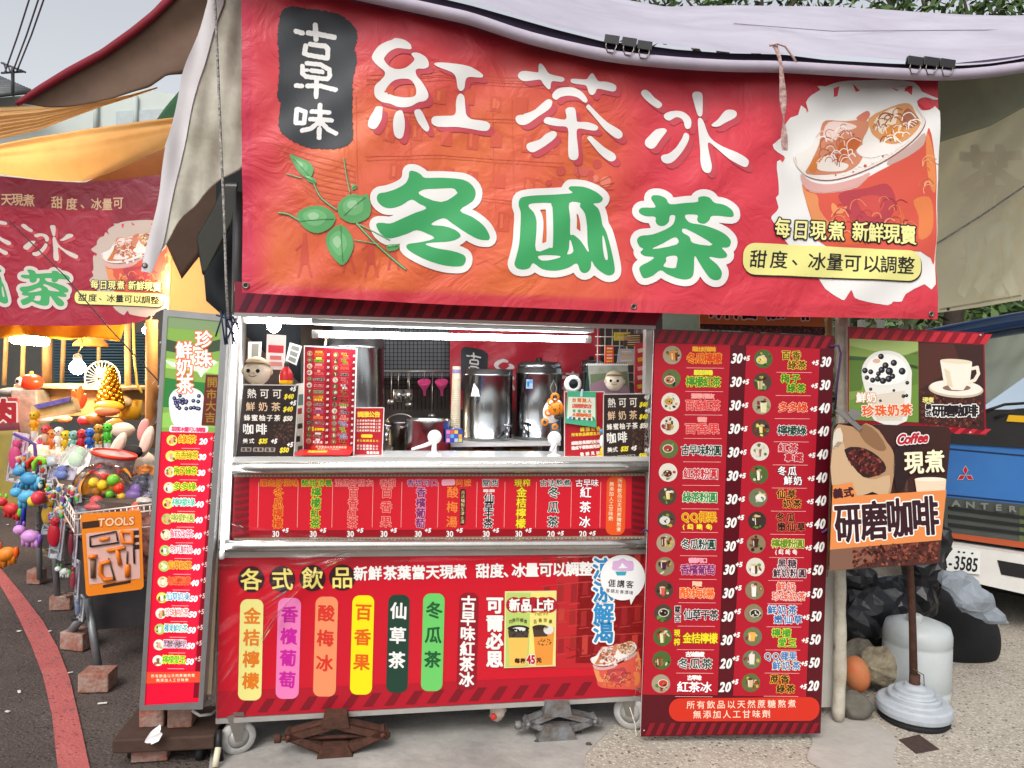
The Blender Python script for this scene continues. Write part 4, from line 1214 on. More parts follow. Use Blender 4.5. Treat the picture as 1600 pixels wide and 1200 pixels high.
def menu_art(pr, T, s, fine=True):
    q = lambda pts: [T(p) for p in pts]
    pr.poly(q([(1023, 536), (1141, 539), (1121, 1086), (1004, 1085)]), '#ae0f25', 1)
    pr.poly(q([(1166, 539), (1281, 545), (1259, 1089), (1145, 1087)]), '#b01027', 1)
    for k in range(18):
        x = 1026 + k * 16
        if x < 1290: pr.poly(q([(x + 8, 516 + k * .62), (x + 17, 516.4 + k * .62), (x + 7, 535 + k * .62), (x - 2, 534.6 + k * .62)]), '#8f1022', 2)
        x = 1006 + k * 16
        if x < 1270: pr.poly(q([(x + 10, 1129), (x + 18, 1129), (x + 9, 1149 - k * .2), (x + 1, 1149 - k * .2)]), '#86101f', 2)
    pr.rrect(q([(1045, 1091), (1280.5, 1088.5), (1279.5, 1126), (1045, 1127)]), 17 * s, '#cf2f1c', 2)
    pr.text('所有飲品以天然蔗糖熬煮', *T((1079, 1101)), *T((1237, 1099)), 13.5 * s, [(0.15, '#f6d4bc', 3)])
    pr.text('無添加人工甘味劑', *T((1089, 1116)), *T((1197, 1115)), 13.5 * s, [(0.15, '#f6d4bc', 3)])
    for i in range(15):
        t = i / 14
        L = lambda a, b: a + (b - a) * t
        yl, yr = L(554.8, 1068), L(560.7, 1066.5)
        drink(pr, *T((L(1050, 1032.5), yl)), 14.5 * s, i, 2)
        drink(pr, *T((L(1192.5, 1173), yr)), 14.5 * s, i + 15, 2)
        pr.line(q([(L(1072, 1055), yl + 20), (L(1131, 1113), yl + 20.5)]), 0.8 * s, '#f0a8a0', 2)
        pr.line(q([(L(1213, 1193), yr + 21), (L(1268, 1247), yr + 21.5)]), 0.8 * s, '#f0a8a0', 2)
        nm, tg_, (fc, oc) = LEFT[i]
        cx, cy = L(1100, 1084.6), yl + (5 if tg_ and i not in (7, 11, 12) else 2)
        if i == 7: cy = yl - 4
        n = len(nm)
        w = 12.6 if n == 5 else 13.5 if n == 4 else 18
        hw = w * (n - 1) / 2
        sz = 17.5
        o = 1.05 if fine else 0.7
        if i in (11, 12):
            cx += 7
            for j, ch in enumerate(tg_): pr.char(ch, *T((cx - hw - 16, yl - 6 + j * 14)), 10 * s, 12 * s, outl(fc, oc, 3, 0.9 * s, 0.2), st=max(.5, .6 * s))
        elif tg_:
            h2 = 3.6 * (len(tg_) - 1)
            pr.text(tg_, *T((cx - h2, yl + (11 if i == 7 else -9.5))), *T((cx + h2, yl + (11.3 if i == 7 else -9.2))), 8.4 * s, [(0.45, oc if i != 14 else WHITE, 3)], st=max(.5, .6 * s))
        pr.text(nm, *T((cx - hw, cy - .3)), *T((cx + hw, cy + .3)), sz * s, outl(fc, oc, 3, o * s, 0.32 * s), w=min(w * 1.08, 19) * s, st=max(.5, .65 * s))
        a, b, (fc, oc) = RIGHT[i]
        cx = L(1241, 1223)
        if not b: pr.text(a, *T((cx - 15, yr + 3)), *T((cx + 15, yr + 3.5)), 16.5 * s, outl(fc, oc, 3, o * s, 0.32 * s), st=max(.5, .65 * s))
        elif '|' in b:
            pr.text(a, *T((cx - 19, yr - 1)), *T((cx + 19, yr - .5)), 15 * s, outl(fc, oc, 3, o * s, 0.32 * s), w=13.5 * s, st=max(.5, .65 * s))
            pr.text(b, *T((cx - 16, yr + 12)), *T((cx + 16, yr + 12.3)), 8 * s, [(0.4, '#f0d8d0', 3)], st=max(.5, .6 * s))
        else:
            h1, h2 = (8 if len(a) < 4 else 6.3) * (len(a) - 1), (7.6 if len(b) < 4 else 6.6) * (len(b) - 1)
            pr.text(a, *T((cx - h1 - (5 if len(b) < 4 else 0), yr - 5.8)), *T((cx + h1 - (5 if len(b) < 4 else 0), yr - 5.4)), 14.6 * s, outl(fc, oc, 3, o * s, 0.32 * s), w=(14.6 if len(a) < 4 else 13) * s, st=max(.5, .62 * s))
            pr.text(b, *T((cx - h2 + 4, yr + 9.2)), *T((cx + h2 + 4, yr + 9.6)), 14.6 * s, outl(fc, oc, 3, o * s, 0.32 * s), w=(14 if len(b) < 4 else 12.6) * s, st=max(.5, .62 * s))
        x, y = T((L(1151.5, 1133), yl + 5))
        px_, py = T((L(1166, 1148), yl + (5 if i < 7 else -3)))
        price(pr, LP[i], x, y, (14.5 if fine else 12) * s, 3, '+5' if fine else None, px_, py)
        x, y = T((L(1290.5, 1271), yr + 4.5))
        px_, py = T((L(1273.5, 1255), yr + 6))
        price(pr, RP[i], x, y, (14.5 if fine else 11) * s, 3, '+5' if fine else None, px_, py, .7)
SRC = np.array([(1022, 514), (1304, 525), (1282, 1146), (1001, 1151)], float)
def quad_map(dst):
    """projective map of the tall menu board onto another quad"""
    A, B = [], []
    for (x, y), (u, v) in zip(SRC, dst):
        A += [[x, y, 1, 0, 0, 0, -u * x, -u * y], [0, 0, 0, x, y, 1, -v * x, -v * y]]
        B += [u, v]
    h = np.linalg.solve(np.array(A, float), np.array(B, float))
    return lambda p: ((h[0] * p[0] + h[1] * p[1] + h[2]) / (h[6] * p[0] + h[7] * p[1] + 1), (h[3] * p[0] + h[4] * p[1] + h[5]) / (h[6] * p[0] + h[7] * p[1] + 1))
e, pr = standee('menu_board', 'narrow white-edged red drinks price list standing on the left of the counter', 'menu board', [(475, 540), (558, 544.5), (553, 714), (473, 711)], 0.10, M('#8c0f20', rough=0.35), 0.006, M('#f2efea'))
pr.line([(475, 540.6), (558, 545)], 2, WHITE, 1)
pr.line([(557.3, 545), (552.6, 714)], 2, WHITE, 1)
pr.line([(475.6, 540), (473.6, 711)], 1.6, WHITE, 1)
menu_art(pr, quad_map([(476, 541), (557, 545), (552.5, 712), (474, 710)]), 0.285, False)
pr.build('lettering', e)
# price notice
def notice(name, lab, quad, k):
    e, pr = standee(name, lab, 'notice', quad, k, M('#b3202c', rough=0.35), 0.003, M('#f0e6e0'))
    q = np.array(quad, float)
    at = lambda u, v: tuple(lerp_quad(q, u, v))
    for a, b in ((0, 1), (1, 2), (2, 3), (3, 0)): pr.line([q[a], q[b]], 1.4, '#f2e2dc', 1)
    return e, pr, at
e, pr, at = notice('price_notice', 'small red price notice with yellow heading, behind the narrow menu list', [(554, 637), (600, 637), (597, 712), (553, 711)], 0.13)
pr.text('調漲公告', *at(.2, .14), *at(.78, .14), 9.5, [(0.4, '#f0cf3a', 2)])
for v in (.27, .34, .41, .48): pr.text('近來原物料持續上漲', *at(.12, v), *at(.86, v), 4, [(0.1, '#f0d8c8', 2)], st=.5)
pr.rrect([at(.24, .56), at(.64, .56), at(.64, .63), at(.24, .63)], 2, '#f0d030', 2)
for v, c in ((.69, '#f0cf3a'), (.80, '#f4e6dc'), (.86, '#f4e6dc')): pr.text('即日起調漲五元', *at(.14, v), *at(.8, v), 4, [(0.1, c, 2)], st=.5)
pr.text('敬請見諒', *at(.5, .94), *at(.84, .94), 4.5, [(0.2, '#f4e6dc', 2)], st=.5)
pr.build('lettering', e)
# black hot-drinks boards
def hot_board(lab, quad, k, seed):
    e, pr = standee('hot_drinks_board', lab, 'menu board', quad, k, M('#2a2220', rough=0.3, var='#3a2c28', nscale=14), 0.006, M('#dcd8d2'))
    q = np.array(quad, float)
    at = lambda u, v: tuple(lerp_quad(q, u, v))
    for a, b in ((0, 1), (1, 2), (2, 3), (3, 0)): pr.line([q[a], q[b]], 1.5, '#cfcac2', 1)
    rr = random.Random(seed)
    for _ in range(60):
        pr.circle(*at(rr.uniform(.62, .95), rr.uniform(.5, .8)), rr.uniform(1.5, 3), rr.choice(['#5a3c30', '#46302a', '#6a4a3c']), 1, ry=1.3, n=8, rot=rr.uniform(0, 3))
    W = '#efe8dc'
    kx = (q[1][0] - q[0][0]) / 86
    ky = (q[3][1] - q[0][1]) / 110
    pr.text('熱可可', *at(.17, .12), *at(.62, .12), 16, [(0.15, W, 2)], w=15 * kx)
    pr.text('鮮奶茶', *at(.17, .30), *at(.62, .30), 15, [(0.15, '#e2c09a', 2)], w=15 * kx)
    pr.text('蜂蜜柚子茶', *at(.13, .455), *at(.66, .455), 10.5, [(0.2, W, 2)], w=10.5 * kx)
    pr.text('咖啡', *at(.17, .61), *at(.4, .61), 18, [(0.3, '#f6f2ea', 2)], w=18 * kx)
    pr.text('美式', *at(.14, .775), *at(.25, .775), 8.5, [(0.15, W, 2)])
    for s_, u, v, c in (('$40', .84, .155, '#ecd83a'), ('+5', .9, .05, WHITE), ('$40', .84, .33, '#ecd83a'), ('+5', .92, .245, WHITE), ('$50', .85, .46, '#e6dfd0'), ('$35', .45, .775, '#ecd83a'), ('+5', .64, .775, WHITE), ('$50', .83, .895, '#ecd83a'), ('+5', .92, .82, WHITE)):
        pr.latin(s_, *at(u, v), 7.2, [(0.5, c, 2)], 0.85 * kx, 0.25, gap=.1, st=.5)
    for u, s_ in ((.17, '焦糖'), (.38, '榛果'), (.58, '香草')):
        pr.rrect([at(u - .09, .865), at(u + .09, .865), at(u + .09, .925), at(u - .09, .925)], 1, '#a89c90', 2)
        pr.text(s_, *at(u - .04, .895), *at(u + .04, .895), 6, [(0.1, '#3a302c', 3)], st=.5)
    pr.build('lettering', e)
hot_board('black hot drinks board at the left end of the counter beside the narrow red list', [(380, 601), (467, 602), (459, 715), (368, 714)], 0.02, 1)
hot_board('black hot drinks board at the right end of the counter against the tall menu', [(943, 616), (1018, 615), (1017, 722), (942, 729)], 0.0, 2)
# little cards hanging over the left corner
def card(name, lab, cat, quad, k, m, marks=()):
    e, pr = standee(name, lab, cat, quad, k, m, 0.002)
    q = np.array(quad, float)
    for u0, v0, u1, v1, c in marks:
        pr.poly([lerp_quad(q, u0, v0), lerp_quad(q, u1, v0), lerp_quad(q, u1, v1), lerp_quad(q, u0, v1)], c, 1)
    if pr.f: pr.build('print', e)
    return e
card('red_notice', 'white slip with red print hanging high in the left corner of the hatch', 'notice', [(417, 522), (447, 524), (445, 578), (415, 577)], 0.2, M('#f4f0ec'), [(.1, .3, .9, .52, '#d8404a'), (.2, .6, .8, .72, '#e07a78'), (.15, .78, .85, .9, '#e89a94')])
card('photo_strip', 'white card strip with three grey windows beside the red and yellow bottle', 'card', [(453, 535), (472, 541), (463, 571), (446, 563)], 0.22, M('#efeeea'), [(.2, .1, .85, .32, '#8a8f8a'), (.2, .4, .85, .62, '#8a8f8a'), (.2, .7, .85, .92, '#8a8f8a')])
card('photo_card', 'white upright card with one grey window at the far left of the hatch', 'card', [(388, 534), (409, 534), (407, 566), (387, 565)], 0.22, M('#efeeea'), [(.28, .1, .8, .82, '#8f8f88')])
# plush heads with caps
def plush(x, y, r, k, lab, face):
    S = CART.off(k)
    c = S.P(x, y)
    rad = r * px_m(c.y)
    e = empty('plush_toy', c, lab, 'plush toy', 'round plush heads with caps')
    n = Vector(S.n)
    side = n.cross(Vector((0, 0, 1)))
    fw = (n + side * face).normalized()
    hb = MB()
    hb.ball(c, rad, M('#e9dcc6', rough=0.9, noise=0.08, nscale=60, bump=0.2, bscale=200), 22, (1, .85, 1))
    for s in (-1, 1):
        hb.ball(c + side * (rad * 1.0 * s) + n * rad * .1, rad * .24, M('#ddc9ad', rough=0.9), 12, (.6, .5, 1))
    hb.build('head', e)
    for s in (-.36, .36):
        p = c + fw * (rad * .86) + fw.cross(Vector((0, 0, 1))) * (rad * s) + Vector((0, 0, rad * .08))
        MB().ball(p, rad * .15, M('#171412', rough=0.15), 10).build('eye', e)
    ns = MB()
    ns.ball(c + fw * rad * .93 - Vector((0, 0, rad * .08)), rad * .1, M('#d8b890', rough=0.8), 8)
    ns.build('nose', e)
    mo = MB()
    pts = []
    for a in np.linspace(-.45, .45, 8):
        d = (fw + fw.cross(Vector((0, 0, 1))) * a * .7).normalized()
        pts.append(c + d * rad * .95 - Vector((0, 0, rad * (.34 - a * a * .5))))
    mo.tube(pts, rad * .03, M('#5a4030'), 6)
    mo.build('mouth', e)
    cp_ = MB()
    q = Vector((0, 0, 1)).lerp(-fw, .3).normalized()
    cp_.lathe([(0, rad * .62), (rad * .5, rad * .56), (rad * .85, rad * .3), (rad * .95, 0), (rad * .92, -rad * .04)], c + Vector((0, 0, rad * .42)), M('#b9a98c', rough=0.9, noise=0.1), 22, q)
    b0 = c + Vector((0, 0, rad * .66)) + fw * rad * .5
    cp_.ball(b0, rad * .8, M('#a8977a', rough=0.9), 16, (1, .8, .08), rot=(-0.12, 0, math.atan2(fw.y, fw.x) + math.pi / 2))
    cp_.build('cap', e)
    return e
plush(402, 581, 21, 0.16, 'cream plush head with cap above the left black drinks board', 0.2)
plush(960, 596, 15, 0.12, 'cream plush head with cap in front of the desk calendar', 0.35)
# red and yellow bottle
c = CART.off(0.14).P(447, 601)
u = px_m(c.y)
e = empty('bottle', c, 'red to yellow syrup bottle with dark neck behind the left black board', 'bottle')
b = MB()
b.lathe([(0, 0), (10 * u, .2 * u), (10.5 * u, 4 * u), (10.5 * u, 7 * u)], c, M('#f0b81c', rough=0.2), 20)
b.lathe([(10.5 * u, 7 * u), (10.5 * u, 14 * u), (9 * u, 20 * u), (5 * u, 26 * u), (3.6 * u, 28 * u)], c, M('#c8262c', rough=0.2), 20)
b.build('body', e)
MB().lathe([(3.8 * u, 28 * u), (3.6 * u, 33 * u), (2.2 * u, 36 * u), (0, 37 * u)], c, M('#33302e', rough=0.4), 14).build('cap', e)
# patterned teapot sliver and red pamphlet on the counter
tp = card('floral_card', 'white card with dark leaves between the black board and narrow red list', 'card', [(462, 600), (478, 598), (474, 712), (459, 714)], 0.13, M('#eae6dc', rough=0.5), [(.2, .15, .9, .3, '#5f7a78'), (.1, .34, .7, .42, '#a84a4a'), (.3, .55, .8, .62, '#3c4a3c'), (.2, .72, .6, .8, '#2f3a30'), (.4, .86, .9, .93, '#4a6a4a')])
pm = MB()
S = CART.off(-.01)
pz = CT_Z + 0.004
q = [S.P(459, 722), S.P(546, 722), CART.off(.12).P(552, 712), CART.off(.12).P(470, 711)]
q = [Vector((a.x, a.y, pz + (0.012 if i < 2 else 0.02))) for i, a in enumerate(q)]
pm.slab(q, 0.003, M('#d42a30', rough=0.35), (0, 0, 1))
o_ = pm.build('leaflet')
tag(o_, 'red folded leaflet lying on the counter edge below the narrow menu list', 'leaflet')
mb = MB()
qq = lambda u_, v_: (q[0].lerp(q[1], u_)).lerp(q[3].lerp(q[2], u_), v_) + Vector((0, 0, .0008))
mb.add([qq(.2, .3), qq(.55, .3), qq(.55, .6), qq(.2, .6)], [(0, 1, 2, 3)], M('#f0c83a'))
mb.build('lettering', o_)
# --- steel urns
def urn(x0, x1, yt, yb, k, lab, lid, tapx, label=False, spout=False, seg=40):
    S = CART.off(k)
    xm = (x0 + x1) / 2
    base = S.P(xm, yb)
    u = px_m(base.y)
    r = (x1 - x0) / 2 * u
    h = (yb - yt) * u
    e = empty('steel_urn', base, lab, 'drinks urn', 'steel urns inside the cart')
    m = M('#a9acae', rough=0.2, metal=1.0, noise=0.06, nscale=5, bump=0.05, bscale=8)
    b = MB()
    b.lathe([(0, 0), (r * .98, 0), (r, .004), (r, h * .07), (r * 1.015, h * .075), (r * 1.015, h * .09), (r, h * .095), (r, h * .9), (r * 1.02, h * .905), (r * 1.02, h * .93), (r, h * .935), (r * .995, h * .985), (r * .93, h), (0, h)], base, m, seg)
    b.build('body', e)
    if lid:
        l_ = MB()
        l_.lathe([(r * .94, h * .99), (r * .96, h * 1.01), (r * .94, h * 1.05), (r * .8, h * 1.075), (r * .2, h * 1.09), (0, h * 1.09)], base, m, seg)
        l_.build('lid', e)
        MB().lathe([(.012, h * 1.085), (.016, h * 1.11), (.012, h * 1.13), (0, h * 1.132)], base, M('#26221f', rough=0.4), 12).build('knob', e)
    n = Vector(S.n)
    for tx in tapx:
        p = base + Vector((1, 0, 0)) * ((tx - xm) * u) + n * math.sqrt(max(0, r * r - ((tx - xm) * u) ** 2)) + Vector((0, 0, h * .17))
        t = MB()
        t.tube([p - n * .01, p + n * .05], 0.009, m, 10)
        t.tube([p + n * .045 + Vector((0, 0, .006)), p + n * .05 - Vector((0, 0, .03))], [0.011, .007], m, 10)
        t.build('tap', e)
        hd = MB()
        hd.tube([p + n * .045, p + n * .045 + Vector((0, 0, .035))], 0.004, m, 8)
        hd.tube([p + n * .045 + Vector((-.02, 0, .038)), p + n * .045 + Vector((.022, 0, .032))], 0.006, M('#2a2826', rough=0.4) if label else m, 8)
        hd.build('tap_handle', e)
    if spout:
        p = base + Vector((-r * .62, 0, h * .72)) + n * r * .8
        MB().add([p + Vector((0, 0, .05)), p + Vector((-.022, 0, -.03)) + n * .03, p + Vector((.022, 0, -.03)) + n * .03, p + Vector((0, 0, -.03)) - n * .01], [(0, 1, 2), (0, 2, 3), (0, 3, 1), (1, 3, 2)], m).build('spout', e)
    if label:
        mb = MB()
        for a0, a1, z0, z1, mm, dr in ((-2.15, -1.85, .72, .84, '#9cc0dc', 1.004), (-2.1, -2.0, .745, .815, '#2f6aa8', 1.006), (-2.0, -1.85, .79, .835, '#5aa0d8', 1.006)):
            vs_ = []
            for j in range(7):
                a = a0 + (a1 - a0) * j / 6
                for z in (z0, z1): vs_.append(base + Vector((math.cos(a) * r * dr, math.sin(a) * r * dr, h * z)))
            mb.add(vs_, [(2 * j, 2 * j + 2, 2 * j + 3, 2 * j + 1) for j in range(6)], M(mm, rough=0.4))
        mb.build('label', e)
    return e
urn(722, 799, 576, 692, 0.72, 'steel urn with a small spout beside the tall paper cup stack', False, [785], spout=True)
urn(803, 876, 574, 690, 0.74, 'lidded steel urn with a small blue label, behind the orange tiger toy', True, [812], label=True)
urn(505, 597, 528, 705, 0.62, 'large shiny steel urn half hidden behind the narrow red list', False, [604])
urn(902, 940, 572, 690, 0.95, 'steel urn at the back right behind the desk calendar', True, [])
# shelf under the urns, boxes below
sh = MB()
S = CART.off(0.55)
a, b = S.P(705, 693), S.P(876, 691)
sh.slab([a, b, b - Vector(CART.n) * .42, a - Vector(CART.n) * .42], 0.016, M('#dfe2de', rough=0.35), (0, 0, 1))
for x in (708, 872):
    p = S.P(x, 693) - Vector((0, 0, .016))
    for kk in (.02, .4):
        sh.tube([p - Vector(CART.n) * kk, Vector((p.x, p.y, 0.35)) - Vector(CART.n) * kk], .01, STEEL(), 8)
tag(sh.build('urn_shelf'), 'pale metal shelf carrying the steel urns inside the cart', 'shelf')
sd_ = MB()
a, b = CART.off(.45).P(392, 706), CART.off(.45).P(612, 706)
sd_.slab([a, b, b - Vector(CART.n) * .4, a - Vector(CART.n) * .4], .02, STEEL(), (0, 0, 1))
for p in (a, b): sd_.tube([p - Vector(CART.n) * .2, Vector((p.x, p.y, .3)) - Vector(CART.n) * .2], .012, STEEL(), 8)
tag(sd_.build('side_shelf'), 'steel side shelf under the large urn at the left of the hatch', 'shelf')
for i, (x0, x1, m, lb_) in enumerate(((735, 768, '#8a4a2c', 'brown cardboard carton below the urn shelf, left one'), (790, 828, '#a87a4a', 'tan cardboard carton below the urn shelf, right one'))):
    bx = MB()
    p = CART.off(.72).P((x0 + x1) / 2, 730)
    bx.box(p, ((x1 - x0) * px_m(p.y), .25, .2), M(m, rough=0.8, noise=0.15), (0, 0, R(9)), .004)
    bx.box(p + Vector((0, -.126, .02)), ((x1 - x0) * px_m(p.y) * .96, .003, .03), M('#c8a878', rough=0.5), (0, 0, R(9)))
    tag(bx.build('carton'), lb_, 'box')
# pot
c = CART.off(.5).P(668, 712)
u = px_m(c.y)
e = empty('stock_pot', c, 'wide steel stock pot standing behind the white press stand', 'pot')
MB().lathe([(0, 0), (34 * u, 0), (36 * u, 3 * u), (36 * u, 55 * u), (37.5 * u, 57 * u), (36.5 * u, 58 * u), (34 * u, 56 * u), (33 * u, 6 * u), (0, 4 * u)], c, M('#c3c4c4', rough=0.18, metal=1.0, noise=0.06), 40).build('body', e)
for s in (-1, 1):
    hh = MB()
    pts = [c + Vector((s * 36 * u, dy * u, 44 * u + 0)) for dy in (-8, -8, 8, 8)]
    pts[1].x += s * 6 * u; pts[2].x += s * 6 * u
    hh.tube(pts, 1.6 * u, STEEL(), 8)
    hh.build('handle', e)
c = CART.off(.75).P(626, 706)
e = empty('bucket', c, 'dull steel bucket between the red notice and the stock pot', 'bucket')
MB().lathe([(0, 0), (.06, 0), (.07, .14), (.072, .145), (.066, .145), (.057, .01), (0, .008)], c, M('#a8a6a2', rough=0.3, metal=1), 28).build('body', e)
MB().tube([c + Vector((.071 * math.cos(a), -.01, .13 + .05 * math.sin(a))) for a in np.linspace(0, math.pi, 10)], .003, STEEL(), 6).build('handle', e)
# cup stack
c = CART.off(.62).P(711, 691)
u = px_m(c.y)
prof = []
n = 34
for i in range(n):
    z = i * 3.0 * u
    r0 = (8.4 - i * 0.045) * u
    prof += [(r0 * .95, z), (r0, z + .3 * u), (r0, z + .9 * u), (r0 * .955, z + 1.1 * u)]
prof += [(6.4 * u, n * 3.0 * u + 16 * u), (5.6 * u, n * 3.0 * u + 17 * u), (0, n * 3 * u + 17 * u)]
e = empty('paper_cup_stack', c, 'tall stack of upturned cream paper cups beside the steel urn', 'cup stack')
MB().lathe(prof, c, M('#cfc2a8', rough=0.6), 26).build('cups', e)
mb = MB()
mb.lathe([(6.9 * u, n * 3 * u + 6 * u), (6.75 * u, n * 3 * u + 12 * u)], c - Vector((0, .0006, 0)), M('#8a7aa8', rough=0.6), 26)
mb.build('printed_band', e)
# puzzle cube box
c = CART.off(.42).P(709.5, 681)
u = px_m(c.y)
S = CART.off(.42)
cb = board('puzzle_cube_box', S, [(696, 671), (723, 671), (723, 692), (696, 692)], .06, M('#3a50a8', rough=0.4), None)
tag(cb, 'small box with coloured squares at the foot of the cup stack', 'box')
p = Print(S, l0=.0004)
cl = ['#e87a9a', '#d85a30', '#e8b83a', '#3a4a8a', '#8a60b0', '#60b0e0', '#2f60c8', '#e8a030', '#e89ac0', '#3a50a8', '#b8c8e8', '#d8d040']
for i in range(12): p.rect(697.5 + (i % 4) * 6.3, 672.2 + (i // 4) * 6.4, 702.9 + (i % 4) * 6.3, 677.8 + (i // 4) * 6.4, cl[i], 1)
p.build('squares', cb)
# white press stands on the counter
def press(x, y, k, lab, flip):
    c = CART.off(k).P(x, y)
    u = px_m(c.y)
    e = empty('press_stand', c, lab, 'dispenser pump', 'white press stands on the counter')
    w = M('#f3f4f4', rough=0.2)
    MB().lathe([(0, 0), (12 * u, 0), (12.5 * u, 2 * u), (10 * u, 5 * u), (4 * u, 8 * u), (0, 8 * u)], c, w, 24, (0, 0, 1)).build('base', e)
    MB().tube([c + Vector((0, 0, 6 * u)), c + Vector((0, 0, 26 * u))], [4.5 * u, 3.4 * u], w, 14).build('stem', e)
    MB().tube([c + Vector((0, 0, 24 * u)), c + Vector((flip * 12 * u, -.01, 19 * u)), c + Vector((flip * 34 * u, -.02, 12 * u))], [4 * u, 3 * u, 2 * u], w, 10).build('lever', e)
    MB().lathe([(0, -1.5 * u), (10.5 * u, -1.2 * u), (11 * u, 0), (10 * u, 1.5 * u), (6 * u, 2 * u), (0, 2 * u)], c + Vector((0, .012, 31 * u)), M('#e8eaea', rough=0.25), 26, CART.n).build('disc', e)
press(678, 714, .05, 'white press stand with lever near the stock pot', -1)
press(866, 716, .04, 'white press stand beside the green and red notices', -0.2)
# red notice and green flyer, right
e, pr, at = notice('price_notice', 'larger red price notice behind the green flyer at the right of the counter', [(882, 612), (944, 612), (943, 716), (882, 722)], 0.06)
for v, s_, z, c_ in ((.55, '調漲公告', 7, '#f0cf3a'), (.62, '所有飲品調漲五元', 5.5, '#f0cf3a'), (.74, '感謝您長期的支持', 6, '#f8e8e0'), (.81, '造成不便敬請見諒', 6, '#f8e8e0'), (.91, '敬請見諒', 6, '#f8e8e0')):
    pr.text(s_, *at(.22 if len(s_) > 4 else .45, v), *at(.86, v), z, [(0.25, c_, 2)], st=.5)
pr.build('lettering', e)
e, pr = standee('flyer', 'green bordered pale flyer with arched red lettering clipped over the red notice', 'flyer', [(887, 611), (931, 612), (932, 668), (883, 661)], 0.045, M('#4fb98c', rough=0.45), .002)
pr.poly([(888, 620), (930, 621), (930, 658), (886, 654)], '#eef0dc', 1)
for y, s_, c_, z in ((626, '台灣無人', '#e8803a', 7), (635, '店請愛家店', '#e06a50', 7), (643, '有限公司', '#4fa88a', 5), (649, '木業咖啡店', '#e8703a', 6.5), (655, '歡迎光臨', '#4a5a58', 4.5)):
    pr.text(s_, 897, y - 1, 921, y, z, [(0.3, c_, 2)], st=.5)
pr.poly([(889, 652), (893, 650), (893, 657), (888, 656)], '#3f9ad0', 2)
pr.poly([(925, 650), (929, 653), (930, 658), (926, 658)], '#3f9a5a', 2)
pr.build('print', e)
c = CART.off(.04).P(909, 614)
cl_ = MB()
cl_.box(c, (.008, .006, .03), M('#cfe4f0', rough=0.2), (0, .1, R(9)), .001)
tag(cl_.build('clip'), 'small pale clip holding the green flyer', 'clip')
# white ring lens gadget
c = CART.off(.10).P(895, 600)
u = px_m(c.y)
e = empty('webcam', c, 'white round camera gadget with dark lens above the green flyer', 'camera')
MB().lathe([(0, -8 * u), (11 * u, -7 * u), (13.5 * u, -2 * u), (13.5 * u, 2 * u), (11 * u, 5 * u), (7.6 * u, 6 * u), (7.4 * u, 4 * u)], c, M('#f4f4f2', rough=0.3), 28, CART.n).build('body', e)
MB().lathe([(7.4 * u, 4.2 * u), (5 * u, 5.2 * u), (0, 5.6 * u)], c, M('#1d2528', rough=0.08), 24, CART.n).build('lens', e)
st_ = MB()
st_.tube([c - Vector((0, 0, 12 * u)), c - Vector((0, 0, (712 - 600) * u))], .006, M('#f0f0ee'), 10)
st_.build('stand', e)
# tiger-like wobbling toy, seen side on
c = CART.off(.12).P(864, 642)
u = px_m(c.y)
e = empty('tiger_toy', c, 'orange and white round animal toy hanging by a wire before the lidded urn', 'toy')
MB().ball(c, 18 * u, M('#f4f2ee', rough=0.3), 20, (.85, .6, 1.1), rot=(0, R(20), 0)).build('head', e)
o_ = M('#ef8a1e', rough=0.35)
b = MB()
for dx, dz, r_ in ((-13, -17, 6), (3, -24, 5), (2, 22, 7), (-4, 14, 6), (-8, -2, 6)):
    b.lathe([(r_ * .55 * u, 1.6 * u), (r_ * u, 1.4 * u), (r_ * u, -1.4 * u), (r_ * .55 * u, -1.6 * u), (r_ * .55 * u, 1.6 * u)], c + Vector((dx * u, -.03, dz * u)), o_, 18, CART.n)
b.build('ring', e)
b = MB()
b.ball(c + Vector((4 * u, -.022, 4 * u)), 11 * u, o_, 14, (1.2, .7, 1.0))
b.ball(c + Vector((9 * u, -.025, -9 * u)), 8 * u, M('#3c3230', rough=0.5), 12, (1, .6, .5))
for k in range(7): b.ball(c + Vector((random.uniform(-3, 10) * u, -.043, random.uniform(-2, 10) * u)), 1.1 * u, M('#2a2220'), 6)
b.build('muzzle', e)
MB().tube([c + Vector((0, 0, 24 * u)), c + Vector((-5 * u, 0, 36 * u)), c + Vector((0, 0, 48 * u)), c + Vector((5 * u, 0, 36 * u)), c + Vector((2 * u, 0, 24 * u))], .0015, M('#b8b4ae', metal=.8), 6).build('wire', e)
# yellow figurine boot
c = CART.off(.02).P(938, 721)
u = px_m(c.y)
e = empty('figurine', c, 'small yellow and white figurine in front of the red notice, right of the flyer', 'figurine')
b = MB()
b.ball(c + Vector((0, 0, 5 * u)), 7.5 * u, M('#f2b914', rough=0.3), 14, (1.2, .8, .75))
b.ball(c + Vector((3 * u, 0, 15 * u)), 5 * u, M('#f2b914', rough=0.3), 12, (.8, .7, 1.6))
b.build('boots', e)
MB().ball(c + Vector((2 * u, 0, 32 * u)), 5 * u, M('#f0f0ec', rough=0.4), 12, (.8, .7, 2.0)).build('body', e)
MB().ball(c + Vector((1 * u, 0, 47 * u)), 4 * u, M('#3f86b8', rough=0.4), 12).build('head', e)
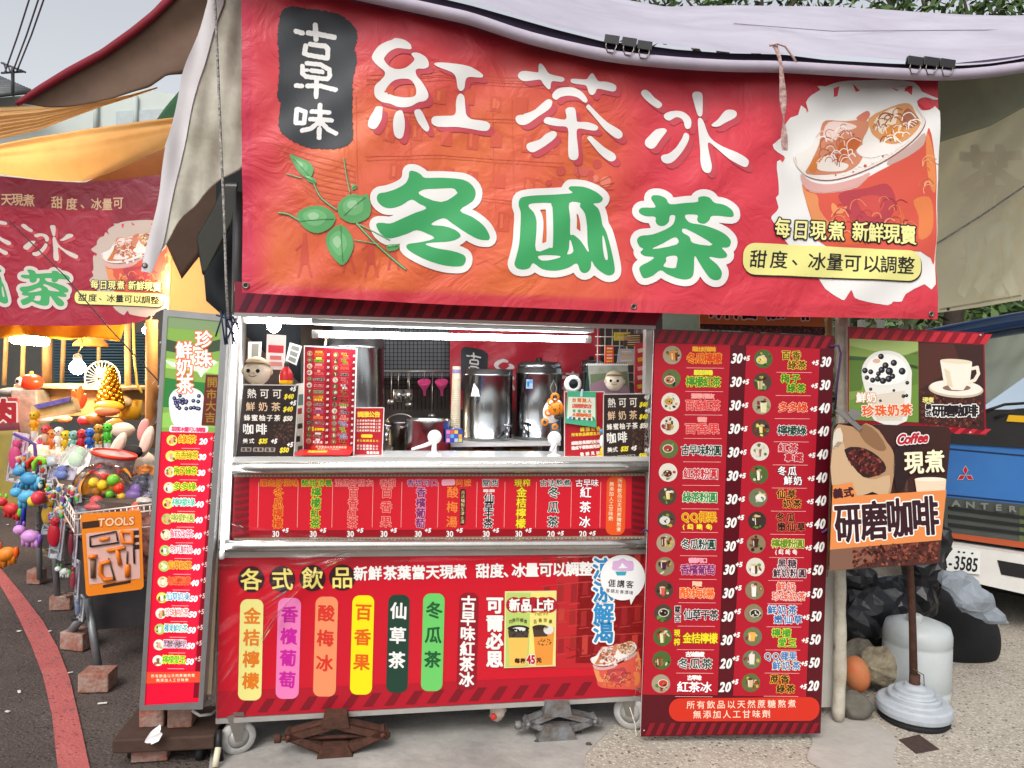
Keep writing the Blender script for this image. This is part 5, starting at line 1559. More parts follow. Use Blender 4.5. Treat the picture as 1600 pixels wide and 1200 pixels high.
# desk calendar
S = CART.off(.2)
e, pr = standee('desk_calendar', 'spiral desk calendar with a landscape picture behind the right plush head', 'calendar', [(918, 568), (981, 568), (984, 616), (922, 616)], .2, M('#8fa08a', rough=0.4, var='#b9b4ac', nscale=30), .003, M('#e8e4dc'))
pr.poly([(918, 568), (922, 616), (913, 616)], '#1f4040', 1)
pr.poly([(922, 585), (980, 580), (983, 614), (925, 615)], '#6f7f5c', 1)
pr.poly([(922, 600), (945, 592), (983, 604), (983, 615), (924, 615)], '#9a7a8a', 2)
pr.line([(918.5, 569.5), (981, 569.5)], 3, '#f2f2f0', 3)
pr.build('picture', e)
sp = MB()
for k in range(22):
    p = S.P(920 + k * 2.8, 567.5)
    sp.tube([p + Vector((0, .004 * math.cos(a), .004 * math.sin(a))) for a in np.linspace(0, 6.2, 8)], .0008, M('#2a2a2a', rough=0.3), 5, cap=False)
sp.build('spiral', e)
# wire rack with hanging packets on the right
S = CART.off(.35)
e = empty('wire_rack', S.P(985, 560), 'white wire grid rack with goods at the top right of the hatch', 'wire rack')
g = MB()
for k in range(8): g.tube([S.P(934 + k * 11.5, 508), S.P(933 + k * 11.5, 600)], .0022, M('#d6d2c8', metal=.5, rough=.4), 6)
for k in range(7): g.tube([S.P(930, 512 + k * 14), S.P(1018, 513 + k * 14)], .0022, M('#d6d2c8', metal=.5, rough=.4), 6)
g.build('grid', e)
for i, (q, m, lb_) in enumerate((([(946, 540), (959, 540), (959, 568), (945, 568)], '#ea5a30', 'orange red charm packet hanging on the left of the wire rack'),
                                ([(993, 537), (1013, 532), (1014, 612), (992, 614)], '#d84048', 'long red packet with pale bands hanging at the right of the wire rack'),
                                ([(960, 519), (985, 519), (985, 532), (960, 532)], '#d8c83a', 'yellow packet tucked high in the wire rack'),
                                ([(975, 522), (1005, 521), (1005, 540), (975, 541)], '#5a5648', 'dark packet tucked behind the yellow one in the wire rack'),
                                ([(967, 545), (991, 545), (994, 570), (964, 572)], '#c4cdd0', 'clear bag of pale things hanging in the middle of the wire rack'))):
    S2 = CART.off(.3 if i < 2 else .33)
    pk = MB()
    P4 = S2.at(q)
    cen = P4.mean(0)
    pk.slab(P4, .008, M(m, rough=.35, noise=.12, nscale=40), S2.n)
    po = pk.build('packet')
    tag(po, lb_, 'packet')
    p_ = Print(S2, l0=.0005)
    qq_ = np.array(q, float)
    for j in range(5):
        v = .12 + j * .18
        p_.poly([lerp_quad(qq_, .15, v), lerp_quad(qq_, .85, v), lerp_quad(qq_, .8, v + .08), lerp_quad(qq_, .2, v + .08)], ['#f6dcc4', '#f2c23a', '#f6b8b0'][j % 3], 1)
    p_.build('print', po)
# utensil rod with funnels and ladles
S = CART.off(1.0)
rod = MB()
rod.tube([S.P(598, 580), S.P(702, 580)], .006, STEEL(), 10)
tag(rod.build('utensil_rail'), 'steel utensil rail across the back of the cart', 'rail')
pkm = M('#e2508a', rough=0.3, trans=0.0)
for x, lb_ in ((663, 'pink funnel hanging left on the utensil rail'), (690, 'pink funnel hanging right on the utensil rail')):
    c = S.P(x, 604)
    u = px_m(c.y)
    f = MB()
    f.lathe([(2 * u, -16 * u), (2.6 * u, -6 * u), (10 * u, 6 * u), (10.5 * u, 9 * u), (9.6 * u, 9 * u), (2 * u, -5 * u)], c, pkm, 22, (0, -.45, .9))
    f.tube([c + Vector((0, 0, 10 * u)), c + Vector((0, 0, 24 * u))], .002, STEEL(), 6)
    tag(f.build('funnel'), lb_, 'funnel', 'pink funnels on the utensil rail')
for x, ln, lb_ in ((612, 40, 'steel ladle hanging at the left end of the utensil rail'), (640, 44, 'steel ladle hanging beside the left pink funnel'), (676, 62, 'long steel spoon hanging between the two pink funnels')):
    c = S.P(x, 582)
    u = px_m(c.y)
    f = MB()
    f.tube([c, c - Vector((0, 0, ln * u))], .0025, STEEL(), 8)
    f.ball(c - Vector((0, 0, (ln + 6) * u)), 6 * u, STEEL(), 12, (1, .7, .8))
    tag(f.build('ladle'), lb_, 'ladle', 'ladles on the utensil rail')
for x, lb_ in ((622, 'steel mug hanging low left under the utensil rail'), (637, 'steel mug hanging low right under the utensil rail')):
    c = S.P(x, 628)
    u = px_m(c.y)
    f = MB()
    f.lathe([(0, 0), (8 * u, 0), (8.5 * u, 20 * u), (7.8 * u, 20 * u), (7.4 * u, 2 * u), (0, 1.5 * u)], c, STEEL(r=.2), 20)
    f.tube([c + Vector((0, .0, 20 * u)), c + Vector((0, 0, 46 * u))], .002, STEEL(), 6)
    tag(f.build('mug'), lb_, 'mug', 'steel mugs under the utensil rail')
# black wire grid on the back wall
S = CART.off(1.2)
g = MB()
gm = M('#1b1b1d', rough=.5)
for k in range(24): g.tube([S.P(584 + k * 6.2, 512), S.P(584 + k * 6.2, 640)], .0016, gm, 5)
for k in range(16): g.tube([S.P(582, 514 + k * 6.2), S.P(730, 514 + k * 6.2)], .0016, gm, 5)
tag(g.build('wire_grid'), 'black wire grid panel fixed on the grey back wall', 'grid panel')
bk = MB()
S = CART.off(1.72)
bk.slab(S.at([(352, 440), (1035, 440), (1035, 900), (352, 900)]), .02, M('#5a4a48', rough=.8, noise=.3, nscale=5, var='#75706c'), S.n)
tag(bk.build('back_wall'), 'dark stained board wall behind the cart', 'wall')
wp = MB()
S = CART.off(1.25)
wp.slab(S.at([(520, 480), (735, 480), (735, 590), (520, 590)]), .01, M('#8d9093', rough=.6, noise=.15), S.n)
tag(wp.build('back_board'), 'grey board behind the black wire grid', 'board')
# small red banner at the back
S = CART.off(1.15)
S.disp = lambda p: .012 * np.sin(p[:, 0] * .08) + .008 * np.sin(p[:, 0] * .05 + p[:, 1] * .09)
e = empty('banner', S.P(820, 700), 'small red tea banner hanging inside behind the steel urns', 'banner')
banner_sheet('cloth', S, [(703, 486), (940, 486)], [(700, 640), (945, 640)], 703, 938, lambda p: np.repeat(np.array(lin('#cf3344'))[None], len(p), 0), e, 4)
p = Print(S, maxrun=4)
bt = lambda q: (720 + (q[0] - 436) * .357, 542 + (q[1] - 8) * .345)
p.shape([[bt(a) for a in st_src] for st_src in [Z(420, 0, 5, [(130, 60), (200, 42), (540, 100), (640, 170), (690, 240), (655, 640), (655, 1060), (560, 1165), (260, 1140), (75, 980), (90, 800), (80, 400), (85, 120)])]], [(0, '#33363a', 1)], .8, 2)
p.strokes([([bt((420 + a / 5, b / 5)) for a, b in q], r / 5 * .36) for q, r in STAMP], [(0, '#efece8', 3)], .6)
for sh_, z in TITLE:
    for c_ in sh_: p.shape([[bt(v) for v in Z(*z, qq_)] for qq_ in c_], [(0, '#f1ece8', 2)], .8)
p.build('lettering', e)
# --- lamps of the cart
def tube_light(x0, y0, x1, y1, k, r, lab, watts, shade=True):
    S = CART.off(k)
    a, b = S.P(x0, y0), S.P(x1, y1)
    e = empty('fluorescent_lamp', a.lerp(b, .5), lab, 'lamp')
    t = MB()
    t.tube([a, b], r, M('#fdfdff', emit=watts), 14)
    t.build('tube', e)
    d = (b - a).normalized()
    for p_, s in ((a, -1), (b, 1)):
        cpp = MB()
        cpp.tube([p_ + d * (.003 * s), p_ + d * (.028 * s)], r * 1.25, M('#e6e6e2', rough=.4), 12)
        cpp.build('end_cap', e)
    if shade:
        h = MB()
        c_ = a.lerp(b, .5) + Vector((0, 0.01, .045))
        h.box(c_, ((b - a).length + .06, .09, .03), M('#e4eaea', rough=.4), (0, 0, math.atan2(d.y, d.x)), .004)
        h.build('batten', e)
    return e
tube_light(500, 522, 912, 530, .035, .012, 'long lit fluorescent tube across the top of the serving hatch', 30)
tube_light(392, 500, 905, 509, .30, .012, 'second lit fluorescent tube higher and further back in the hatch', 16)
# upright LED tube on the cart's left post
a, b = CART.off(-.055).P(368, 505), CART.off(-.055).P(347, 862)
e = empty('led_tube', a.lerp(b, .5), 'thin upright white LED tube glowing along the left post of the cart', 'lamp')
MB().tube([a, b], .0065, M('#fdfdff', emit=4.5), 10).build('tube', e)
for p_, q_ in ((a, b), (b, a)): MB().tube([p_, p_ + (p_ - q_).normalized() * .025], .009, M('#e6e6e2', rough=.4), 10).build('end_cap', e)
# bare bulb in the left corner
c = CART.off(.22).P(428, 508)
e = empty('light_bulb', c, 'bare white bulb glaring in the upper left corner of the hatch', 'lamp')
MB().ball(c, .026, M('#fffdf8', emit=160), 16, (1, 1, 1.15)).build('bulb', e)
MB().lathe([(.014, .028), (.016, .032), (.016, .06), (.01, .065)], c, M('#d8d4cc'), 14).build('socket', e)
# ================================================================== tall menu, coffee signs, goods on the right
BOARD = vplane(1150, 2.80, 4.5)
e = board('menu_board', BOARD, [tuple(p) for p in SRC], 0.008, M('#560b18', rough=0.3, coat=0.1), None, M('#e6e0da', rough=0.4))
tag(e, 'tall white-edged dark red two-column drinks price board tied to the right end of the cart', 'menu board')
pr = Print(BOARD)
menu_art(pr, ident, 1.0)
pr.build('lettering', e)
def ruled(name, A, B, nu, nv, m, parent=None, wr=0.0, seed=1, freq=6, thick=0.0, n=None):
    """cloth between two edges (lists of world points)"""
    def along(L, t):
        L = [Vector(p) for p in L]
        d = [0]
        for i in range(len(L) - 1): d.append(d[-1] + (L[i + 1] - L[i]).length)
        s = t * d[-1]
        for i in range(len(L) - 1):
            if s <= d[i + 1] + 1e-9: return L[i].lerp(L[i + 1], (s - d[i]) / (d[i + 1] - d[i] + 1e-9))
        return L[-1]
    rr = np.random.default_rng(seed)
    k = rr.uniform(-freq, freq, (8, 2))
    ph = rr.uniform(0, 6.28, 8)
    a0, a1 = Vector(A[-1]) - Vector(A[0]), Vector(B[0]) - Vector(A[0])
    nn = Vector(n) if n is not None else a0.cross(a1).normalized()
    EA = [along(A, i / nu) for i in range(nu + 1)]
    EB = [along(B, i / nu) for i in range(nu + 1)]
    def fn(u, v):
        i = round(u * nu)
        p = EA[i].lerp(EB[i], v)
        w = sum(math.sin(k[j, 0] * u * 3 + k[j, 1] * v * 3 + ph[j]) for j in range(8)) / 4
        return p + nn * (w * wr)
    return grid_surface(name, fn, nu, nv, m, parent, thick=thick)
def bar(name, pts, r, m, lab, cat, parent=None, group=None, seg=10):
    o = MB().tube(pts, r, m, seg).build(name, parent)
    if lab: tag(o, lab, cat, group)
    return o
ROPEM = M('#3c3a3c', rough=0.9, var='#c8c4bc', nscale=160)
# purple cords that tie the board
def cord(pts, r, col, lab, name='cord'):
    return bar(name, pts, r, M(col, rough=.9), lab, 'cord', seg=6)
cord([BOARD.P(1296, 541, .004), BOARD.P(1309, 540, .006), BOARD.P(1312, 552, .01), BOARD.P(1308, 600, .0), BOARD.P(1309, 640, -.02)], .004, '#4a2f5a', 'purple cord knotted at the top right corner of the tall price board')
cord([BOARD.P(1283, 832, .004), BOARD.P(1290, 828, .006), BOARD.P(1298, 820, -.03)], .004, '#5a3a70', 'purple cord at the right edge of the tall price board')
cord([BOARD.P(1012, 830, .004), BOARD.P(1008, 826, .006), BOARD.P(1003, 836, -.02)], .0035, '#4a2f5a', 'purple cord at the left edge of the tall price board')
cord([CART.off(-.02).P(984, 1105), CART.off(-.04).P(992, 1130), CART.off(-.05).P(994, 1150), CART.off(-.05).P(1000, 1142), BOARD.P(1006, 1140, .006)], .0022, '#d8cfc0', 'pale string with a loop below the lower left corner of the tall price board')
# sign behind the lower edge of the banner
HS = vplane(1190, 2.98, 4.5)
e = board('coffee_sign', HS, [(1092, 440), (1288, 444), (1288, 524), (1094, 514)], .006, M('#d98a52', rough=.4), None)
tag(e, 'orange coffee sign mostly hidden behind the lower edge of the big banner', 'sign')
p = Print(HS)
for ch, x in zip('研磨咖啡', (1124, 1166, 1208, 1252)): p.char(ch, x, 474 + (x - 1124) * .02, 38, 50, [(3.0, WHITE, 2), (1.0, '#2a1418', 3)])
p.poly([(1094, 506), (1288, 511), (1288, 524), (1094, 514)], '#3c2024', 2)
for k in range(110): p.circle(1098 + random.uniform(0, 186), 510 + random.uniform(0, 12), 2.0, random.choice(['#6a3a34', '#532c2a', '#7d4a40']), 3, ry=1.4, n=7, rot=random.uniform(0, 3))
p.build('lettering', e)
# posts
bar('wooden_post', [HS.off(.06).P(1296, 440), HS.off(.06).P(1290, 900)], .014, M('#b08a60', rough=.8, noise=.2, nscale=30), 'light wooden post behind the right edge of the tall price board', 'post')
e = empty('plastic_wrapped_post', gp(1309, 1128), 'post wrapped in cloudy plastic sheet standing right of the tall price board', 'post')
WP = vplane(1310, 3.0, 0)
MB().tube([WP.P(1316, 470), WP.P(1313, 800), WP.P(1309, 1118)], .020, M('#b8a888', rough=.8, noise=.2), 12).build('post', e)
pts = [WP.P(1317 - (y - 480) * .011 + math.sin(y * .02) * 1.2, y) for y in np.linspace(486, 1124, 40)]
MB().tube(pts, [.0255 + .0016 * math.sin(i * 1.7) + .0012 * math.sin(i * .6) for i in range(40)], M('#cfc8b8', rough=.35, var='#a89f8c', nscale=14, bump=.4, bscale=30), 16).build('plastic_wrap', e)
bx = MB()
bx.slab(vplane(1290, 3.05, 4).at([(1276, 890), (1303, 890), (1300, 1105), (1274, 1105)]), .25, M('#cfcac0', rough=.6, noise=.12), vplane(1290, 3.05, 4).n)
tag(bx.build('side_panel_board'), 'pale upright board behind the right edge of the tall price board', 'board')
# --- milk tea and coffee photo sign
PS = vplane(1430, 2.90, -3)
PQ = [(1324, 510), (1538, 520), (1541, 680), (1324, 664)]
e = board('photo_sign', PS, PQ, .006, M('#8c1626', rough=.3), None, M('#e8e2dc'))
tag(e, 'wide photo sign of pearl milk tea and a coffee cup with striped red borders', 'sign')
p = Print(PS)
for k in range(11):
    x = 1330 + k * 20
    p.poly([(x + 10, 513 + k * .9), (x + 20, 513.4 + k * .9), (x + 10, 529 + k * .9), (x, 528.5 + k * .9)], '#c22a36', 1)
    if k > 5: p.poly([(x + 10, 663 + k * .7), (x + 19, 663.4 + k * .7), (x + 9, 676 + k * .25), (x, 676 + k * .2)], '#c22a36', 1)
p.poly([(1327, 529), (1434.5, 534), (1435, 660), (1326, 656)], '#7f9a4a', 2)
for pl_, c in (([(1327, 529), (1434, 534), (1434, 556), (1380, 552), (1327, 540)], '#9fb46a'), ([(1327, 560), (1360, 566), (1345, 610), (1327, 612)], '#56752f'), ([(1400, 560), (1434, 548), (1434, 600), (1410, 606)], '#5f8036'), ([(1327, 625), (1434, 600), (1435, 660), (1326, 656)], '#6d8f3a'), ([(1327, 556), (1380, 560), (1434, 572), (1434, 577), (1380, 566), (1327, 562)], '#3f5a30')):
    p.poly(pl_, c, 3)
p.shape([[(1346, 585), (1350, 566), (1366, 551), (1390, 548), (1410, 556), (1422, 574), (1424, 592), (1416, 658), (1366, 657), (1352, 612)]], [(0, '#e9e6dc', 4)], 1, 3)
p.shape([[(1352, 586), (1360, 562), (1386, 553), (1408, 562), (1418, 580), (1410, 596), (1380, 602), (1358, 598)]], [(0, '#f6f4ee', 5)], 1, 3)
p.shape([[(1358, 618), (1414, 610), (1409, 657), (1370, 657)]], [(0, '#ddd2be', 5)], 1, 1)
for x, y, r in ((1376, 557, 4.5), (1396, 567, 5), (1383, 571, 5), (1351, 579, 4.5), (1360, 581, 4), (1377, 578, 5), (1389, 580, 6), (1409, 580, 5.5), (1354, 590, 3.6), (1363, 594, 4.2), (1371, 592, 4.6), (1379, 595, 5), (1388, 592, 5.2), (1394, 588, 4.4), (1372, 584, 3.8), (1360, 608, 2.6), (1417, 598, 3), (1411, 619, 3), (1416, 618, 2.6), (1396, 610, 2.2), (1375, 626, 2.2)):
    p.circle(x, y, r, '#17161c', 6, n=14)
    p.circle(x - r * .25, y - r * .2, r * .42, '#6a6a72', 7, n=9)
p.circle(1369, 564, 6, '#e0b898', 6, ry=3.5)
p.text('鮮奶', 1345, 621, 1361, 621, 16, outl('#fbf6ec', '#d9a070', 8, 1.5, .4))
p.text('珍珠奶茶', 1355.5, 642, 1415, 640, 19, outl('#e8622a', '#fbe6d0', 8, 1.9, .6))
p.poly([(1435, 534), (1536, 539), (1538, 672), (1435, 660)], '#3c211f', 2)
p.shape([[(1435, 536), (1490, 538), (1500, 570), (1435, 610)]], [(0, '#512a22', 3)], 1, 1)
for k in range(260):
    x, y = 1437 + random.uniform(0, 98), 612 + random.uniform(0, 54)
    if y < 598 + abs(x - 1440) * .2: continue
    p.circle(x, y, 2.6, random.choice(['#6a3426', '#4a231c', '#844836', '#3a1a16', '#5c2c22']), 4, ry=1.8, n=8, rot=random.uniform(0, 3))
p.circle(1493, 608, 43, '#cbbba2', 5, ry=13.5, n=30, rot=.06)
p.circle(1493, 606, 41, '#f3eadb', 6, ry=12, n=30, rot=.06)
p.circle(1494, 606, 22, '#8a6a54', 7, ry=5, n=20)
p.strokes([([(1518, 576), (1526, 574), (1528, 584), (1522, 594), (1514, 597)], 2.6)], [(0, '#efe2cc', 8)], .8)
p.shape([[(1468, 563), (1518, 566), (1515, 594), (1504, 610), (1486, 609), (1473, 594)]], [(0, '#f4ead8', 9)], .8, 1)
p.circle(1493, 564.5, 25, '#e8d8bc', 10, ry=3.5, rot=.06)
p.shape([[(1474, 575), (1483, 580), (1488, 606), (1480, 602)]], [(0, '#e3d2b4', 10)], .8, 1)
p.text('現煮', 1445, 625, 1454, 625, 9.5, [(.3, '#e8dc7a', 8)])
p.text('義式', 1450, 635, 1450, 646, 9, outl('#2a1a1a', WHITE, 8, 1.2, .4), vertical=True)
p.text('研磨咖啡', 1464.8, 641.5, 1518, 641.5, 19.5, outl('#1c1216', WHITE, 8, 2.2, .8))
p.build('picture', e)
for x, y in ((1532, 524), (1516, 676)):
    MB().lathe([(0, .003), (.004, .002), (.005, 0)], PS.P(x, y, .001), M('#b0aca6', metal=.8), 10, PS.n).build('screw', e)
# --- tall coffee sign on the rusty pole
CS = vplane(1390, 2.74, -5)
CQ = [(1303, 661), (1487, 667), (1467, 880), (1294, 892)]
e = empty('coffee_sign', CS.P(1390, 885), 'rounded coffee sign with a sack of beans and big lettering, clipped to the rusty pole', 'sign')
bd = Print(CS)
bd.rrect(CQ, 10, M('#33201f', rough=.3, var='#4a2c28', nscale=6), 0)
bd_o = bd.build('panel', e)
md = bd_o.modifiers.new('t', 'SOLIDIFY'); md.thickness = .005; md.offset = -1 if False else 1
p = Print(CS, l0=.0065)
p.shape([[(1302, 672), (1318, 664), (1340, 668), (1352, 661), (1372, 672), (1384, 690), (1394, 704), (1397, 726), (1393, 756), (1386, 776), (1362, 768), (1338, 776), (1331, 754), (1299, 758)]], [(0, '#b08a66', 1)], 1.2, 2)
p.shape([[(1300, 700), (1316, 690), (1324, 715), (1346, 744), (1368, 748), (1389, 742), (1385, 775), (1362, 768), (1338, 776), (1330, 755), (1299, 757)]], [(0, '#c9a883', 2)], 1.2, 2)
p.shape([[(1302, 676), (1312, 668), (1316, 690), (1301, 702)]], [(0, '#d8ccb8', 2)], 1.2, 2)
p.shape([[(1340, 670), (1352, 663), (1370, 676), (1384, 700), (1372, 704), (1350, 690)]], [(0, '#8a6546', 2)], 1.2, 2)
p.shape([[(1318, 702), (1340, 698), (1362, 706), (1380, 722), (1382, 736), (1364, 744), (1348, 745), (1330, 726)]], [(0, '#2f1714', 3)], 1.2, 2)
for k in range(150):
    a, r = random.uniform(0, 6.28), math.sqrt(random.random())
    x, y = 1352 + 27 * r * math.cos(a), 722 + 19 * r * math.sin(a) + 9 * r * math.cos(a)
    p.circle(x, y, 2.7, random.choice(['#7a2f2a', '#5a211e', '#94483e', '#431a18']), 4, ry=1.9, n=8, rot=random.uniform(0, 3))
p.poly([(1428, 749), (1477, 748), (1475, 775), (1432, 775)], '#e9d2b4', 2)
p.circle(1452, 748.5, 24.5, '#f4e6d0', 3, ry=3.4)
p.shape([[(1428, 690), (1420, 740), (1400, 770), (1396, 700)]], [(0, '#2a1618', 1)], 1.2, 2)
p.latin('Coffee', 1425, 684.5, 15, [(2.4, '#f6eeea', 4), (.9, '#b81c30', 5)], .82, .3, -.08, gap=.04)
for ch, x, y in (('現', 1426.5, 722), ('煮', 1459, 720)): p.char(ch, x, y, 31, 37, [(2.0, '#3a2018', 4), (.9, '#f8efc8', 5)], -.03)
p.poly([(1300, 758), (1330, 753), (1337, 774), (1477, 765), (1469, 843), (1295.5, 858)], '#e08a4c', 5)
p.text('義式', 1308, 770, 1324.5, 768.5, 16, [(.7, '#3c1420', 6)])
for ch, x, y in (('研', 1323.5, 816), ('磨', 1364, 812), ('咖', 1404, 808), ('啡', 1444, 805)): p.char(ch, x, y, 42, 64, [(3.4, WHITE, 6), (1.5, '#35141c', 7)], -.06, st=.9)
p.poly([(1295.5, 858), (1469, 843), (1467, 879), (1294.5, 891)], '#4a2a24', 5)
p.poly([(1295.5, 858), (1350, 853), (1370, 870), (1330, 888), (1294.5, 891)], '#7d5a48', 6)
for k in range(230):
    x = 1332 + random.uniform(0, 132)
    y = 852 - (x - 1332) * .06 + random.uniform(2, 33)
    p.circle(x, y, 3.0, random.choice(['#7a3a2c', '#5a261e', '#93503c', '#3e1a16']), 7, ry=2.0, n=8, rot=random.uniform(0, 3))
p.build('picture', e)
# silver bulldog clip
c = CS.P(1325, 655, .012)
e = empty('bulldog_clip', c, 'large silver bulldog clip gripping the top left of the rounded coffee sign', 'clip')
m = M('#b4b2ae', metal=.9, rough=.3)
MB().prism(CS.at([(1303, 641), (1312, 638), (1346, 668), (1341, 673)], .012), .01, m, CS.n).build('jaw', e)
MB().prism(CS.at([(1322, 645), (1330, 638), (1342, 643), (1341, 651), (1332, 657)], .016), .004, m, CS.n).build('lever', e)
# --- rusty pole in a parasol base
g = gp(1427, 1124)
k = px_m(g.y)
e = empty('sign_stand', g, 'rusty pole standing in a pale grey stepped parasol base, holding the coffee sign', 'sign stand')
RUST = M('#5d3a2c', rough=.85, var='#3e2a22', nscale=40, bump=.3, bscale=150)
MB().tube([g + Vector((0, 0, .09)), at_depth(1426, 980, g.y), at_depth(1421, 868, g.y - .03)], [.017, .0145, .014], RUST, 14).build('pole', e)
MB().tube([at_depth(1421, 872, g.y - .03), CS.off(.006).P(1419, 862), CS.off(.006).P(1412, 700)], [.012, .01, .01], RUST, 10).build('sign_arm', e)
MB().tube([g + Vector((0, 0, .09)), g + Vector((0, 0, .19))], .021, RUST, 14).build('socket', e)
BASE = M('#aeb4ba', rough=.6, noise=.1, nscale=20, bump=.08, bscale=60)
MB().lathe([(0, .03), (.134, .03), (.142, .036), (.145, .052), (.142, .072), (.134, .08), (.108, .084), (.103, .09), (.102, .106), (.097, .112), (.082, .109), (.077, .115), (.075, .127), (.069, .133), (.046, .136), (.04, .142), (.036, .15), (.022, .151)], g, BASE, 64, smooth=False).build('base', e)
MB().lathe([(0, .0), (.128, .0), (.136, .01), (.128, .03), (0, .03)], g, M('#1c1c1e', rough=.7), 36).build('rubber_foot', e)
MB().tube([g + Vector((-.02, -.02, .22)), g + Vector((.02, -.03, .2)), g + Vector((.03, -.02, .14))], .002, M('#6a4a30'), 6).build('wire', e)
pp = MB()
q = GROUND.at([(1404, 1157), (1436, 1149), (1468, 1172), (1431, 1179)], .004)
pp.prism(q, .004, M('#4a3833', rough=.75, noise=.2, nscale=60), (0, 0, 1))
tag(pp.build('steel_plate'), 'brown rusty steel plate lying on the ground before the parasol base', 'plate')
# --- water drum
g = gp(1430, 1088)
k = px_m(g.y)
e = empty('water_drum', g, 'cloudy white plastic water drum behind the rusty pole', 'drum')
r = 49 * k
MB().lathe([(0, 0), (r * .95, .0), (r, .015), (r, .05), (r * .97, .056), (r, .064), (r * 1.0, .24), (r * .97, .247), (r, .255), (r, .29), (r * .93, .325), (r * .55, .345), (r * .2, .35), (0, .35)], g, M('#c2c7c6', rough=.35, var='#b4bbbc', nscale=5, bump=.06, bscale=15), 40).build('body', e)
MB().lathe([(.03, .34), (.032, .375), (.025, .38), (0, .38)], g + Vector((-.03, -.03, 0)), M('#b9bcb8', rough=.4), 18).build('cap', e)
# rocks and float
def rock(x, y, w, h, m, lab, name='rock', sq=.8, seed=0, hz=None, box=False):
    g = gp(x, y + h / 2)
    k = px_m(g.y)
    rr = random.Random(seed)
    bm = bmesh.new()
    bmesh.ops.create_icosphere(bm, subdivisions=4, radius=1)
    pl = [(Vector((rr.uniform(-1, 1), rr.uniform(-1, 1), rr.uniform(-1, 1))).normalized(), rr.uniform(.62, .92)) for _ in range(11 if box else 5)]
    for v in bm.verts:
        d = v.co.normalized()
        f = 1.0
        for n_, s in pl:
            t = d.dot(n_)
            if t * f > s: f = s / t
        f *= 1 + .02 * math.sin(d.x * 9 + seed) + .015 * math.sin(d.z * 14 + d.y * 8)
        v.co = d * f
    bm.transform(Matrix.Translation((g.x, g.y + w * k * sq / 2 * .4, (hz if hz is not None else 0) + h * k / 2)) @ Matrix.Diagonal((w * k / 2 * 1.08, w * k / 2 * sq, h * k / 2 * 1.12, 1)))
    bm.verts.index_update()
    mb = MB()
    mb.add([v.co for v in bm.verts], [[v.index for v in f.verts] for f in bm.faces], m, not box)
    bm.free()
    return tag(mb.build(name), lab, name.replace('_', ' '))
STONE = M('#9a9485', rough=.9, var='#5f5a50', nscale=20, bump=.9, bscale=50)
LSTONE = M('#b5aa90', rough=.9, var='#7a705a', nscale=16, bump=.9, bscale=50)
rock(1350, 1045, 66, 60, STONE, 'grey rounded rock behind the orange float', seed=3, hz=.03)
rock(1384, 1060, 68, 62, LSTONE, 'pale angular boulder leaning on the water drum', seed=8, box=True, hz=.05)
rock(1340, 1105, 52, 42, M('#6f6a60', rough=.9, var='#57534b', nscale=12, bump=.4, bscale=50), 'dark flat rock on the ground under the orange float', seed=5)
g = gp(1336, 1095)
c = at_depth(1338, 1053, g.y - .02)
k = px_m(c.y)
e = tag(MB().ball(c, 24 * k, M('#cf6a3c', rough=.55, var='#b8865c', nscale=16, bump=.1), 22, (.85, .85, 1.2), rot=(0, R(-12), 0)).build('float'), 'faded orange fishing float resting on the dark flat rock', 'float')
# --- black wrapped bundle and cloths
BL = M('#1d1e22', rough=.3, noise=.3, nscale=12, bump=.3, bscale=14)
def lump(name, parts, m, lab, cat, wr=.012, seed=0):
    """soft bundle grown from a few balls into one skin"""
    mb = bmesh.new()
    for c_, r_, s_ in parts:
        bmesh.ops.create_icosphere(mb, subdivisions=3, radius=1, matrix=Matrix.Translation(Vector(c_)) @ Matrix.Diagonal((r_ * s_[0], r_ * s_[1], r_ * s_[2], 1)))
    me = bpy.data.meshes.new(name)
    mb.to_mesh(me)
    mb.free()
    me.materials.append(m)
    o = link(name, me)
    rm = o.modifiers.new('r', 'REMESH')
    bag = wr > .01
    rm.mode, rm.voxel_size, rm.use_smooth_shade = 'VOXEL', (.019 if bag else .022), not bag
    sm = o.modifiers.new('s', 'SMOOTH'); sm.iterations = 3
    if not bag:
        sd_ = o.modifiers.new('u', 'SUBSURF'); sd_.levels = sd_.render_levels = 1
    for ns, st_f in ((.13, 3.4), (.06, 1.6)):
        tx = bpy.data.textures.new(name, 'VORONOI'); tx.noise_scale = ns; tx.distance_metric = 'DISTANCE'; tx.weight_1, tx.weight_2 = -1, 1
        dm = o.modifiers.new('d', 'DISPLACE'); dm.texture, dm.strength, dm.mid_level, dm.texture_coords = tx, wr * st_f, .3, 'GLOBAL'
    if bag:
        dc = o.modifiers.new('c', 'DECIMATE'); dc.ratio = .22
    return tag(o, lab, cat)
D = 3.75
lump('tyre_bundle', [(at_depth(1500, 1000, D), .21, (1, .55, .95)), (at_depth(1478, 960, D), .2, (1, .6, 1)), (at_depth(1440, 1010, D), .16, (1, .6, 1.1))], M('#131416', rough=.75, noise=.3, nscale=60), 'black covered round tyre behind the water drum', 'tyre', .003)
lump('rubbish_bag', [(at_depth(1385, 950, 3.5), .17, (1, .6, .8)), (at_depth(1345, 985, 3.45), .15, (1, .6, 1.0)), (at_depth(1405, 915, 3.55), .13, (1.1, .6, .6)), (at_depth(1340, 910, 3.5), .12, (1, .6, 1.0))], BL, 'crumpled black plastic sheet heaped above the rocks', 'plastic sheet', .02)
lump('rubbish_bag', [(at_depth(1450, 890, 3.5), .12, (.9, .6, .9)), (at_depth(1470, 850, 3.55), .10, (.8, .6, 1.0)), (at_depth(1440, 940, 3.5), .11, (1, .6, 1))], M('#1f2023', rough=.35, noise=.3, nscale=14), 'glossy black plastic bag behind the lower edge of the coffee sign', 'plastic bag', .02)
